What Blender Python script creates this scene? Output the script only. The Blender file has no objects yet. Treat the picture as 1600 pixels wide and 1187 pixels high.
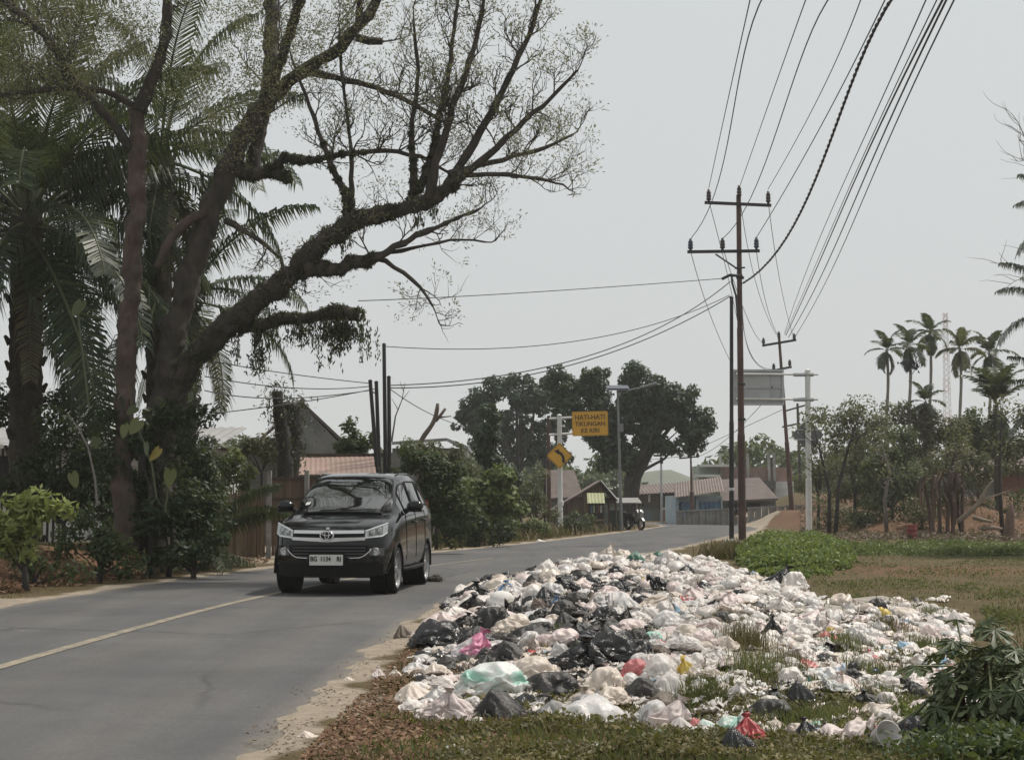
import bpy, bmesh, math, random
import numpy as np
from mathutils import Vector, Matrix, noise as mnoise

SC = bpy.context.scene
COL = SC.collection
R = math.radians
rng = np.random.default_rng(11)
random.seed(11)

# ------------------------------------------------------------------ camera
IW, IH, FPX, CAMZ = 1600.0, 1187.0, 2500.0, 1.4
HORIZON = 784.0
PITCH = math.atan((HORIZON - IH / 2) / FPX)
cam_data = bpy.data.cameras.new('camera')
cam_data.sensor_width = 36.0
cam_data.lens = FPX / IW * 36.0
cam_data.clip_start = 0.1
cam_data.clip_end = 4000
cam = bpy.data.objects.new('camera', cam_data)
cam.location = (0, 0, CAMZ)
cam.rotation_euler = (R(90) + PITCH, 0, 0)
COL.objects.link(cam)
SC.camera = cam

# ------------------------------------------------------------------ sky, sun, exposure
SUN_EL, SUN_AZ = R(62), R(60)           # azimuth measured from +Y towards +X
world = bpy.data.worlds.new('World')
SC.world = world
world.use_nodes = True
nt = world.node_tree
nt.nodes.clear()
sky = nt.nodes.new('ShaderNodeTexSky')
sky.sky_type = 'NISHITA'
sky.sun_disc = False
sky.sun_elevation = SUN_EL
sky.sun_rotation = SUN_AZ
sky.dust_density = 6.0
sky.air_density = 1.0
sky.ozone_density = 1.0
hsv = nt.nodes.new('ShaderNodeHueSaturation')
hsv.inputs['Saturation'].default_value = 0.25
mixs = nt.nodes.new('ShaderNodeMixRGB')
mixs.inputs[0].default_value = 0.88
mixs.inputs[2].default_value = (4.55, 4.74, 4.76, 1)        # the even grey of the dry season haze overhead
bg = nt.nodes.new('ShaderNodeBackground')
bg.inputs['Strength'].default_value = 0.1
out = nt.nodes.new('ShaderNodeOutputWorld')
nt.links.new(sky.outputs[0], hsv.inputs['Color'])
nt.links.new(hsv.outputs[0], mixs.inputs[1])
nt.links.new(mixs.outputs[0], bg.inputs['Color'])
nt.links.new(bg.outputs[0], out.inputs['Surface'])

sl = bpy.data.lights.new('sun', 'SUN')
sl.energy = 2.4
sl.angle = R(5)
sl.color = (1.0, 0.93, 0.84)
sun = bpy.data.objects.new('sun', sl)
dirv = Vector((math.sin(SUN_AZ) * math.cos(SUN_EL), math.cos(SUN_AZ) * math.cos(SUN_EL), math.sin(SUN_EL)))
sun.rotation_euler = dirv.to_track_quat('Z', 'Y').to_euler()
sun.location = (20, 20, 60)
COL.objects.link(sun)

vs = SC.view_settings
vs.view_transform = 'Standard'
vs.look = 'None'
vs.exposure = 0.50
vs.gamma = 1.0
vs.use_curve_mapping = False
cy = SC.cycles
cy.use_denoising = True
cy.max_bounces = 6
cy.diffuse_bounces = 3
cy.glossy_bounces = 3
cy.transmission_bounces = 4
cy.transparent_max_bounces = 6
cy.volume_bounces = 3
cy.caustics_reflective = False
cy.caustics_refractive = False

# ------------------------------------------------------------------ picture <-> place
cP, sP = math.cos(PITCH), math.sin(PITCH)
def ray(px, py):
    xc, yc = (px - IW / 2) / FPX, (IH / 2 - py) / FPX
    return xc, cP - sP * yc, sP + cP * yc
def at(px, py, Y):
    dx, dy, dz = ray(px, py)
    t = Y / dy
    return Vector((dx * t, Y, CAMZ + dz * t))
def gnd(px, py, z=0.0):
    dx, dy, dz = ray(px, py)
    t = (z - CAMZ) / dz
    return Vector((dx * t, dy * t, z))
def S(Y):                                # pixels per metre at depth Y
    return FPX / Y
def project(V):
    X, Y, Z = V[:, 0], V[:, 1], V[:, 2] - CAMZ
    f = cP * Y + sP * Z
    u = -sP * Y + cP * Z
    f = np.maximum(f, 0.01)
    return IW / 2 + FPX * X / f, IH / 2 - FPX * u / f

# ------------------------------------------------------------------ tagging
def tag(o, label=None, cat=None, group=None, kind=None):
    if label: o['label'] = label
    if cat: o['category'] = cat
    if group: o['group'] = group
    if kind: o['kind'] = kind
    return o
def thing(name, label, cat, loc=(0, 0, 0), rz=0.0, group=None):
    o = bpy.data.objects.new(name, None)
    o.location = loc
    o.rotation_euler = (0, 0, rz)
    o.empty_display_size = 0.2
    COL.objects.link(o)
    return tag(o, label, cat, group)
def link(name, me, parent=None, mats=None):
    o = bpy.data.objects.new(name, me)
    COL.objects.link(o)
    if parent is not None:
        o.parent = parent
    return o
def local(parent, o):
    """o was built in world space: keep it there under its parent (parent may be moved or turned)."""
    pm = Matrix.Translation(parent.location) @ parent.rotation_euler.to_matrix().to_4x4()
    o.matrix_parent_inverse = pm.inverted()
    return o
def copy_tree(o, parent=None):
    c = o.copy(); COL.objects.link(c); c.parent = parent
    for ch in list(o.children): copy_tree(ch, c)
    return c

# ------------------------------------------------------------------ materials
def nd(t, kind, **kw):
    n = t.nodes.new(kind)
    for k, v in kw.items():
        if hasattr(n, k): setattr(n, k, v)
        else: n.inputs[k].default_value = v
    return n
def ramp(t, fac, stops):
    r = t.nodes.new('ShaderNodeValToRGB')
    e = r.color_ramp.elements
    while len(e) > len(stops): e.remove(e[-1])
    while len(e) < len(stops): e.new(0.5)
    for el, (p, c) in zip(e, stops):
        el.position = p
        el.color = (*c, 1) if len(c) == 3 else c
    t.links.new(fac, r.inputs[0])
    return r.outputs[0]
def mixc(t, fac, a, b, mode='MIX'):
    m = t.nodes.new('ShaderNodeMixRGB'); m.blend_type = mode
    for i, v in ((0, fac), (1, a), (2, b)):
        if hasattr(v, 'is_output'): t.links.new(v, m.inputs[i])
        elif isinstance(v, (int, float)): m.inputs[i].default_value = v
        else: m.inputs[i].default_value = (*v[:3], 1)
    return m.outputs[0]
def noise_fac(t, scale, detail=4, rough=.6, coord='Object', vec=None, dist=0.0, stretch=None):
    if vec is None:
        tc = t.nodes.new('ShaderNodeTexCoord'); vec = tc.outputs[coord]
    if stretch:
        mp = t.nodes.new('ShaderNodeMapping'); mp.inputs['Scale'].default_value = stretch
        t.links.new(vec, mp.inputs[0]); vec = mp.outputs[0]
    n = nd(t, 'ShaderNodeTexNoise', Scale=scale, Detail=detail, Roughness=rough, Distortion=dist)
    t.links.new(vec, n.inputs['Vector'])
    return n.outputs['Fac']
def newmat(name):
    m = bpy.data.materials.new(name); m.use_nodes = True
    t = m.node_tree
    return m, t, t.nodes['Principled BSDF']
def bump(t, p, height, strength, distance=0.02):
    b = nd(t, 'ShaderNodeBump', Strength=strength, Distance=distance)
    t.links.new(height, b.inputs['Height'])
    t.links.new(b.outputs[0], p.inputs['Normal'])
def mat(name, col, rough=.7, var=.25, scale=3.0, metal=0.0, bmp=0.0, bscale=None, dirt=None, spec=.5, stretch=None, rand=0.0, coat=0.0):
    """plain weathered surface: colour broken by two noises, optional dirt colour in patches, fine bump."""
    m, t, p = newmat(name)
    tc = t.nodes.new('ShaderNodeTexCoord')
    f = noise_fac(t, scale, 6, .65, vec=tc.outputs['Object'], stretch=stretch)
    lo = tuple(c * (1 - var) for c in col); hi = tuple(min(1, c * (1 + var)) for c in col)
    c = ramp(t, f, [(.3, lo), (.7, hi)])
    if dirt:
        f2 = noise_fac(t, scale * .45, 5, .7, vec=tc.outputs['Object'], stretch=stretch)
        fr = ramp(t, f2, [(.5, (0, 0, 0)), (.68, (.75, .75, .75))])
        c = mixc(t, fr, c, dirt)
    if rand:
        oi = t.nodes.new('ShaderNodeObjectInfo')
        hs = t.nodes.new('ShaderNodeHueSaturation')
        mr = nd(t, 'ShaderNodeMapRange'); mr.inputs[3].default_value = 1 - rand; mr.inputs[4].default_value = 1 + rand
        t.links.new(oi.outputs['Random'], mr.inputs[0]); t.links.new(mr.outputs[0], hs.inputs['Value'])
        t.links.new(c, hs.inputs['Color']); c = hs.outputs[0]
    t.links.new(c, p.inputs['Base Color'])
    p.inputs['Roughness'].default_value = rough
    p.inputs['Metallic'].default_value = metal
    p.inputs['Specular IOR Level'].default_value = spec
    if coat: p.inputs['Coat Weight'].default_value = coat; p.inputs['Coat Roughness'].default_value = .03
    if bmp:
        bump(t, p, noise_fac(t, bscale or scale * 6, 5, .7, vec=tc.outputs['Object']), bmp)
    return m
def leafmat(name, a, b, c=None, trans=.25, rough=.55):
    """leaf: colour runs a..b(..c) with the per-leaf value 'var'; some light passes through."""
    m, t, p = newmat(name)
    at_ = nd(t, 'ShaderNodeAttribute', attribute_name='var')
    stops = [(0, a), (1, b)] if c is None else [(0, a), (.72, b), (1, c)]
    col = ramp(t, at_.outputs['Fac'], stops)
    t.links.new(col, p.inputs['Base Color'])
    p.inputs['Roughness'].default_value = rough
    p.inputs['Specular IOR Level'].default_value = .35
    if trans:
        tr = t.nodes.new('ShaderNodeBsdfTranslucent')
        g = mixc(t, .5, col, (.25, .30, .06), 'MIX')
        t.links.new(g, tr.inputs['Color'])
        ms = t.nodes.new('ShaderNodeMixShader'); ms.inputs[0].default_value = trans
        o_ = t.nodes['Material Output']
        t.links.new(p.outputs[0], ms.inputs[1]); t.links.new(tr.outputs[0], ms.inputs[2])
        t.links.new(ms.outputs[0], o_.inputs['Surface'])
    return m

# ------------------------------------------------------------------ meshes
def mesh_np(name, V, F, m=None, var=None, smooth=False):
    V = np.asarray(V, dtype=np.float32); F = np.asarray(F, dtype=np.int32)
    me = bpy.data.meshes.new(name)
    k = F.shape[1]
    me.vertices.add(len(V)); me.vertices.foreach_set('co', V.ravel())
    me.loops.add(F.size); me.loops.foreach_set('vertex_index', F.ravel())
    me.polygons.add(len(F))
    me.polygons.foreach_set('loop_start', np.arange(0, F.size, k, dtype=np.int32))
    me.polygons.foreach_set('loop_total', np.full(len(F), k, dtype=np.int32))
    if smooth: me.polygons.foreach_set('use_smooth', np.ones(len(F), dtype=bool))
    me.update(calc_edges=True)
    if var is not None:
        a = me.attributes.new('var', 'FLOAT', 'POINT')
        a.data.foreach_set('value', np.asarray(var, dtype=np.float32))
    if m is not None: me.materials.append(m)
    return me

class MB:
    def __init__(s): s.v = []; s.f = []; s.var = []
    def add(s, V, F):
        n = len(s.v)
        s.v += [tuple(p) for p in V]
        s.f += [tuple(i + n for i in f) for f in F]
        return s
    def box(s, c, size, rz=0.0, M=None):
        hx, hy, hz = size[0] / 2, size[1] / 2, size[2] / 2
        V = [Vector((x, y, z)) for z in (-hz, hz) for y in (-hy, hy) for x in (-hx, hx)]
        if M is not None: V = [M @ v for v in V]
        elif rz:
            q = Matrix.Rotation(rz, 3, 'Z'); V = [q @ v for v in V]
        c = Vector(c)
        return s.add([v + c for v in V], [(0, 2, 3, 1), (4, 5, 7, 6), (0, 1, 5, 4), (2, 6, 7, 3), (0, 4, 6, 2), (1, 3, 7, 5)])
    def boxmm(s, lo, hi):
        return s.box([(a + b) / 2 for a, b in zip(lo, hi)], [b - a for a, b in zip(lo, hi)])
    def tube(s, pts, rad, n=6, cap=True):
        pts = [Vector(p) for p in pts]
        if not hasattr(rad, '__len__'): rad = [rad] * len(pts)
        base = len(s.v); up = None
        for i, p in enumerate(pts):
            d = (pts[min(i + 1, len(pts) - 1)] - pts[max(i - 1, 0)])
            if d.length < 1e-9: d = Vector((0, 0, 1))
            d.normalize()
            if up is None: up = d.orthogonal().normalized()
            up = (up - d * up.dot(d))
            if up.length < 1e-6: up = d.orthogonal()
            up.normalize(); w = d.cross(up)
            for k in range(n):
                a = 2 * math.pi * k / n
                s.v.append(tuple(p + (up * math.cos(a) + w * math.sin(a)) * rad[i]))
        for i in range(len(pts) - 1):
            for k in range(n):
                a, b = base + i * n + k, base + i * n + (k + 1) % n
                s.f.append((a, b, b + n, a + n))
        if cap:
            s.f.append(tuple(base + k for k in reversed(range(n))))
            s.f.append(tuple(base + (len(pts) - 1) * n + k for k in range(n)))
        return s
    def lathe(s, prof, n=16, M=None, c=(0, 0, 0), cap=True):
        """prof: (radius, z) pairs round z."""
        base = len(s.v); c = Vector(c)
        for r_, z in prof:
            for k in range(n):
                a = 2 * math.pi * k / n
                v = Vector((r_ * math.cos(a), r_ * math.sin(a), z))
                if M is not None: v = M @ v
                s.v.append(tuple(v + c))
        for i in range(len(prof) - 1):
            for k in range(n):
                a, b = base + i * n + k, base + i * n + (k + 1) % n
                s.f.append((a, b, b + n, a + n))
        if cap:
            s.f.append(tuple(base + k for k in reversed(range(n))))
            s.f.append(tuple(base + (len(prof) - 1) * n + k for k in range(n)))
        return s
    def prism(s, poly, vec):
        n = len(poly); vec = Vector(vec)
        P = [Vector(p) for p in poly]
        return s.add(P + [p + vec for p in P],
                     [tuple(reversed(range(n))), tuple(range(n, 2 * n))] + [(i, (i + 1) % n, n + (i + 1) % n, n + i) for i in range(n)])
    def mesh(s, name, m, smooth=False, var=None):
        me = bpy.data.meshes.new(name)
        me.from_pydata(s.v, [], s.f); me.update()
        if m is not None: me.materials.append(m)
        if smooth: me.polygons.foreach_set('use_smooth', np.ones(len(me.polygons), dtype=bool))
        bm = bmesh.new(); bm.from_mesh(me); bmesh.ops.recalc_face_normals(bm, faces=bm.faces); bm.to_mesh(me); bm.free()
        return me
    def build(s, name, m, parent=None, smooth=False, bevel=0.0):
        o = link(name, s.mesh(name, m, smooth), parent)
        if bevel:
            b = o.modifiers.new('bevel', 'BEVEL'); b.width = bevel; b.segments = 2; b.limit_method = 'ANGLE'
        return o

def rand_unit(n):
    v = rng.normal(size=(n, 3)); return v / np.linalg.norm(v, axis=1, keepdims=True)
def leaf_arrays(C, Ddir, Nrm, L, Wd, fold=.25):
    """one folded diamond leaf at each centre C, long axis Ddir, normal Nrm."""
    n = len(C)
    L = np.broadcast_to(np.asarray(L, float), (n,))[:, None]; Wd = np.broadcast_to(np.asarray(Wd, float), (n,))[:, None]
    D = Ddir / (np.linalg.norm(Ddir, axis=1, keepdims=True) + 1e-9)
    B = np.cross(Nrm, D); B /= (np.linalg.norm(B, axis=1, keepdims=True) + 1e-9)
    N = np.cross(D, B)
    V = np.empty((n, 4, 3))
    V[:, 0] = C - D * L * .5
    V[:, 1] = C + B * Wd * .5 - N * Wd * fold
    V[:, 2] = C + D * L * .5
    V[:, 3] = C - B * Wd * .5 - N * Wd * fold
    i = np.arange(n)[:, None] * 4
    F = np.concatenate([i + [0, 1, 2], i + [0, 2, 3]], axis=1).reshape(-1, 3)
    return V.reshape(-1, 3), F
def leaf_cloud(C, size, aspect=.5, out=None, upb=.3, droop=0.0, jit=.5):
    n = len(C)
    N = rand_unit(n) * .8
    if out is not None: N = N + out
    N[:, 2] += upb
    N /= np.linalg.norm(N, axis=1, keepdims=True)
    D = rand_unit(n); D[:, 2] -= droop
    D = D - N * (D * N).sum(1, keepdims=True)
    sz = size * (1 + jit * (rng.random(n) - .5) * 2)
    return leaf_arrays(C, D, N, sz, sz * aspect)
def clump_points(clumps, per_r2, shell=.55):
    """points spread in the outer part of each (x,y,z,r) clump."""
    Cs, Os = [], []
    for c in clumps:
        r_ = c[3]; n = max(6, int(per_r2 * r_ * r_))
        d = rand_unit(n); rr = r_ * (shell + (1 - shell) * rng.random(n) ** .7)[:, None] * (1 + .25 * (rng.random((n, 1)) - .5))
        Cs.append(np.array(c[:3]) + d * rr * [1, 1, .85]); Os.append(d)
    return np.concatenate(Cs), np.concatenate(Os)
# ================================================================== SETTING
# ---- the road: edges read off the photograph as ground points (Y, X)
RE = [(-25, -1.6), (5, -1.45), (8.7, -1.41), (13.4, -1.31), (18.3, -1.17), (22.4, -.95), (28, -.15), (34, 1.0), (40, 2.5), (46, 4.4), (58, 7.1), (70, 9.8), (80, 12.2), (90, 14.0)]
LE = [(-25, -7.5), (5, -7.42), (8.7, -7.4), (13.4, -7.3), (21.7, -6.95), (28.7, -6.2), (35, -5.15), (44.9, -2.2), (53, .05), (65, 2.9), (79.5, 6.1), (88, 8.0)]
def smooth_interp(tab, y):
    ys = np.array([a for a, b in tab], float); xs = np.array([b for a, b in tab], float)
    y = np.asarray(y, float)
    acc = 0
    for o in (-3, -1.5, 0, 1.5, 3): acc = acc + np.interp(y + o, ys, xs)
    return acc / 5
def xr(y): return smooth_interp(RE, y)
def xl(y): return smooth_interp(LE, y)
# centre line of the far bend (turning left behind the hut)
BEND = [(10.9, 88), (12.0, 93), (12.1, 98), (10.4, 103), (6.5, 107), (0, 109.5), (-10, 111), (-40, 113), (-90, 114)]
def bend_dist(x, y):
    d = np.full(np.shape(x), 1e9)
    for (ax, ay), (bx, by) in zip(BEND[:-1], BEND[1:]):
        vx, vy = bx - ax, by - ay
        t = np.clip(((x - ax) * vx + (y - ay) * vy) / (vx * vx + vy * vy), 0, 1)
        d = np.minimum(d, np.hypot(x - ax - t * vx, y - ay - t * vy))
    return d

def sstep(a, b, x):
    t = np.clip((x - a) / (b - a), 0, 1); return t * t * (3 - 2 * t)
def wob(x, y, f, s=0.0):
    return (np.sin(x * f * 1.3 + y * f * .7 + s) + np.sin(x * f * -.6 + y * f * 1.7 + 2.1 + s * 2) + np.sin(x * f * 2.3 - y * f * 1.1 + 4 + s) * .5) / 2.5
PILE = np.array([gnd(*p)[:2] for p in [(650, 1100), (655, 1000), (700, 930), (770, 900), (850, 888), (925, 876), (1010, 874), (1110, 880), (1190, 898),
        (1250, 925), (1300, 945), (1400, 938), (1500, 955), (1510, 990), (1470, 1030), (1520, 1120), (1440, 1150), (1300, 1150), (1200, 1130), (1060, 1128), (950, 1115), (850, 1115), (740, 1118)]])
def poly_sd(x, y, P):
    """signed distance, negative inside."""
    x = np.asarray(x, float); y = np.asarray(y, float)
    d = np.full(x.shape, 1e9); ins = np.zeros(x.shape, bool)
    n = len(P)
    for i in range(n):
        ax, ay = P[i]; bx, by = P[(i + 1) % n]
        vx, vy = bx - ax, by - ay
        t = np.clip(((x - ax) * vx + (y - ay) * vy) / (vx * vx + vy * vy + 1e-12), 0, 1)
        d = np.minimum(d, np.hypot(x - ax - t * vx, y - ay - t * vy))
        c = ((ay > y) != (by > y)) & (x < (bx - ax) * (y - ay) / (by - ay + 1e-12) + ax)
        ins ^= c
    return np.where(ins, -d, d)
def road_gap(x, y):
    """distance outside the asphalt (negative on it)."""
    x = np.asarray(x, float); y = np.asarray(y, float)
    yy = np.clip(y, -25, 90)
    a = np.maximum(x - xr(yy), xl(yy) - x)
    a = np.where(y > 88, 1e9, a)
    return np.minimum(a, bend_dist(x, y) - 3.1)
def hz(x, y):
    x = np.asarray(x, float); y = np.asarray(y, float)
    g = road_gap(x, y)
    off = sstep(.1, 1.6, g)
    z = -.035 + .047 * sstep(-.28, .0, g + .12 * wob(x, y, 2.3) + .07 * wob(x, y, 7.1, 2)) + off * (.05 * wob(x, y, .9) + .035 * wob(x, y, 2.7, 1) )
    # the rubbish heap raises the verge
    sd = poly_sd(x, y, PILE)
    z = z + .22 * sstep(.2, -1.8, sd) * (1 + .35 * wob(x, y, 1.1, 3))
    # field to the right lies a little lower
    z = z - .12 * sstep(2.5, 6, x - xr(np.clip(y, -25, 90))) * sstep(20, 30, y) * sstep(60, 48, y)
    # bank under the big tree, left
    lg = xl(np.clip(y, -25, 88)) - x
    z = z + .55 * sstep(1.3, 3.0, lg) * sstep(22, 26, y) * sstep(37, 33, y)
    # red soil mound and slope, right
    mx = sstep(13.0, 15.5, x) * sstep(63, 68, y)
    z = z + mx * (sstep(22.5, 19, x) * (.85 + .25 * wob(x, y, .8)) + sstep(18, 21, x) * (.5 + sstep(66, 80, y) * 1.0 + .2 * wob(x, y, .9)))
    return z
def gz(px, py):
    """ground point under a pixel, on the terrain."""
    z = 0.0
    for _ in range(6):
        p = gnd(px, py, z); z = .5 * z + .5 * float(hz(p.x, p.y))
    return Vector((p.x, p.y, float(hz(p.x, p.y))))
def HZ(x, y): return float(hz(x, y))

# ---- terrain sheet
rows = [-30, -15, -6, 0, 3]
y_ = 5.0
while y_ < 118: rows.append(y_); y_ *= 1.0115
while y_ < 900: rows.append(y_); y_ *= 1.08
rows.append(920); rows = np.array(rows, float)
cols = np.linspace(-1, 1, 281); cols = np.sign(cols) * np.abs(cols) ** 1.25
Yg = np.repeat(rows[:, None], len(cols), 1)
Xg = cols[None, :] * (9 + .62 * np.maximum(Yg, 3)) + .06 * np.maximum(Yg, 3)
Zg = hz(Xg, Yg)
gap = road_gap(Xg, Yg); sdp = poly_sd(Xg, Yg, PILE)
lside = xl(np.clip(Yg, -25, 88)) - Xg
Wb = wob(Xg, Yg, 1.7) * .5 + wob(Xg, Yg, 5.3, 2) * .3
dust = sstep(.5, -.05, gap + .45 * Wb)                                     # pale dust along the asphalt
dust = np.maximum(dust, sstep(7, 8.5, Xg + .5 * Wb) * sstep(12.4, 10.6, Xg - .06 * (Yg - 60) + .8 * Wb) * sstep(54, 60, Yg) * sstep(84, 74, Yg))   # side track, right
dust = np.maximum(dust, sstep(13, 14.5, Xg) * sstep(54.5, 55.2, Yg + .2 * Wb) * sstep(57.5, 56.5, Yg + .3 * Wb))
dust = np.maximum(dust, .9 * sstep(.3, .8, lside) * sstep(36, 38, Yg) * sstep(52, 48, Yg))                               # driveway, left
dust = np.maximum(dust, .95 * sstep(1.9, 1.2, lside) * sstep(0, .2, lside) * sstep(25, 22, Yg))
red = sstep(.4, 1.0, gap) * sstep(19, 12, Yg) * sstep(1.5, -.4, Xg + .5 * Wb) * (Xg > -1.6)
red = np.maximum(red, sstep(12.5, 14.5, Xg) * sstep(60, 66, Yg) * sstep(120, 90, Yg))
red = np.maximum(red, .7 * sstep(.7, 1.2, lside) * sstep(4, 2.2, lside) * sstep(22, 25, Yg) * sstep(38, 34, Yg))
red = np.maximum(red, .75 * np.exp(-((Xg - 9.5) / 3.2) ** 2 - ((Yg - 36) / 3.5) ** 2))
green = sstep(42, 46, Yg) * sstep(56, 53, Yg) * sstep(5.5, 7.5, Xg) * .9 + sstep(13, 10.5, Yg) * sstep(-1.2, .2, Xg) * .7
green = np.clip(green + .35 * (Wb > .1) * sstep(1.2, 2.2, gap), 0, 1) * (1 - red)
litter = sstep(.3, -.5, sdp)
V = np.stack([Xg, Yg, Zg], -1).reshape(-1, 3)
nr, nc = Xg.shape
idx = np.arange(nr * nc).reshape(nr, nc)
F = np.stack([idx[:-1, :-1], idx[:-1, 1:], idx[1:, 1:], idx[1:, :-1]], -1).reshape(-1, 4)
m, t, p = newmat('verge_soil')
tc = t.nodes.new('ShaderNodeTexCoord')
def att(n): return nd(t, 'ShaderNodeAttribute', attribute_name=n).outputs['Fac']
def edge(n, w=.5):                                                          # break the soft weight up with noise
    nf = noise_fac(t, 2.3, 6, .7, vec=tc.outputs['Object'])
    a = t.nodes.new('ShaderNodeMath'); a.operation = 'ADD'; t.links.new(att(n), a.inputs[0])
    b = t.nodes.new('ShaderNodeMath'); b.operation = 'SUBTRACT'; t.links.new(nf, b.inputs[0]); b.inputs[1].default_value = .5
    c = t.nodes.new('ShaderNodeMath'); c.operation = 'MULTIPLY'; t.links.new(b.outputs[0], c.inputs[0]); c.inputs[1].default_value = 1.1
    t.links.new(c.outputs[0], a.inputs[1])
    return ramp(t, a.outputs[0], [(.32, (0, 0, 0)), (.66, (1, 1, 1))])
fine = noise_fac(t, 9, 8, .75, vec=tc.outputs['Object'])
c = ramp(t, fine, [(.3, (.07, .055, .028)), (.7, (.15, .115, .06))])
gcol = ramp(t, noise_fac(t, 14, 6, .7, vec=tc.outputs['Object']), [(.3, (.035, .042, .014)), (.7, (.085, .085, .032))])
c = mixc(t, edge('green'), c, gcol)
rcol = ramp(t, noise_fac(t, 12, 8, .75, vec=tc.outputs['Object']), [(.28, (.075, .040, .024)), (.5, (.15, .085, .05)), (.75, (.24, .165, .11))])
c = mixc(t, edge('red'), c, rcol)
lcol = ramp(t, noise_fac(t, 7, 8, .8, vec=tc.outputs['Object']), [(.3, (.10, .085, .06)), (.5, (.36, .33, .29)), (.7, (.55, .52, .48))])
c = mixc(t, edge('litter'), c, lcol)
dcol = ramp(t, noise_fac(t, 6, 8, .7, vec=tc.outputs['Object']), [(.3, (.25, .205, .155)), (.7, (.42, .36, .285))])
c = mixc(t, edge('dust'), c, dcol)
t.links.new(c, p.inputs['Base Color']); p.inputs['Roughness'].default_value = .95; p.inputs['Specular IOR Level'].default_value = .15
bump(t, p, noise_fac(t, 22, 8, .75, vec=tc.outputs['Object']), .7, .05)
SOIL = m
me = mesh_np('ground', V, F, m, smooth=True)
for nm, arr in (('dust', dust), ('red', red), ('green', green), ('litter', litter)):
    a = me.attributes.new(nm, 'FLOAT', 'POINT'); a.data.foreach_set('value', np.clip(arr, 0, 1).astype(np.float32).ravel())
tag(link('ground', me), 'dusty roadside ground of dry grass, soil and a red mound', kind='structure')

# ---- asphalt
m, t, p = newmat('asphalt')
tc = t.nodes.new('ShaderNodeTexCoord')
big = noise_fac(t, .35, 5, .6, vec=tc.outputs['Object'])
c = ramp(t, big, [(.35, (.078, .079, .082)), (.65, (.106, .104, .104))])
tr = nd(t, 'ShaderNodeAttribute', attribute_name='track').outputs['Fac']    # wheel-polished lanes, dusty edge
trn = ramp(t, noise_fac(t, 3.0, 7, .75, vec=tc.outputs['Object']), [(.3, (.25, .25, .25)), (.65, (1, 1, 1))])
c = mixc(t, mixc(t, 1.0, tr, trn, 'MULTIPLY'), c, (.235, .20, .155))
mpl = nd(t, 'ShaderNodeMapping'); mpl.inputs['Scale'].default_value = (1.6, .09, 1); t.links.new(tc.outputs['Object'], mpl.inputs[0])
st_ = nd(t, 'ShaderNodeTexNoise', Scale=1.0, Detail=6.0, Roughness=.65); t.links.new(mpl.outputs[0], st_.inputs['Vector'])
c = mixc(t, .7, c, ramp(t, st_.outputs['Fac'], [(.3, (.40, .40, .41)), (.7, (.60, .595, .58))]), 'OVERLAY')
mot = noise_fac(t, 1.1, 7, .7, vec=tc.outputs['Object'])
c = mixc(t, .6, c, ramp(t, mot, [(.32, (.42, .42, .42)), (.68, (.58, .58, .58))]), 'OVERLAY')
grain = noise_fac(t, 120, 3, .8, vec=tc.outputs['Object'])
c = mixc(t, .55, c, ramp(t, grain, [(.3, (.25, .25, .25)), (.75, (.8, .8, .8))]), 'OVERLAY')
mp = nd(t, 'ShaderNodeMapping'); mp.inputs['Scale'].default_value = (1, .55, 1); t.links.new(tc.outputs['Object'], mp.inputs[0])
vo = nd(t, 'ShaderNodeTexVoronoi', Scale=.32, feature='DISTANCE_TO_EDGE'); 
wn = nd(t, 'ShaderNodeTexNoise', Scale=2.5, Detail=5.0); t.links.new(mp.outputs[0], wn.inputs['Vector'])
wm = t.nodes.new('ShaderNodeMixRGB'); wm.inputs[0].default_value = .18; t.links.new(mp.outputs[0], wm.inputs[1]); t.links.new(wn.outputs['Color'], wm.inputs[2])
t.links.new(wm.outputs[0], vo.inputs['Vector'])
crack = ramp(t, vo.outputs['Distance'], [(.0, (.8, .8, .8)), (.012, (0, 0, 0))])
gatec = ramp(t, noise_fac(t, .22, 3, .5, vec=tc.outputs['Object']), [(.44, (0, 0, 0)), (.56, (1, 1, 1))])
c = mixc(t, mixc(t, 1.0, crack, gatec, 'MULTIPLY'), c, (.045, .045, .045))
pt = nd(t, 'ShaderNodeTexNoise', Scale=1.6, Detail=7.0, Roughness=.75); mp2 = nd(t, 'ShaderNodeMapping'); mp2.inputs['Scale'].default_value = (1, 1.5, 1)
t.links.new(tc.outputs['Object'], mp2.inputs[0]); t.links.new(mp2.outputs[0], pt.inputs['Vector'])
c = mixc(t, ramp(t, pt.outputs['Fac'], [(.655, (0, 0, 0)), (.70, (.55, .55, .55))]), c, (.32, .31, .29))    # scuffed pale spots
t.links.new(c, p.inputs['Base Color']); p.inputs['Roughness'].default_value = .8; p.inputs['Specular IOR Level'].default_value = .3
spk = noise_fac(t, 38, 4, .75, vec=tc.outputs['Object'])
c = mixc(t, .65, c, ramp(t, spk, [(.3, (.36, .36, .36)), (.7, (.66, .66, .65))]), 'OVERLAY')
t.links.new(c, p.inputs['Base Color'])
bump(t, p, grain, .35, .012)
ASPHALT = m
ys = np.concatenate([np.arange(-25, 4, 4.0), np.arange(4, 88.01, .8)])
NX = 41
A = np.linspace(0, 1, NX)
cen = [np.stack([(1 - A) * xl(y) + A * xr(y), np.full(NX, y)], -1) for y in ys]
last_c, last_y = BEND[0]
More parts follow.
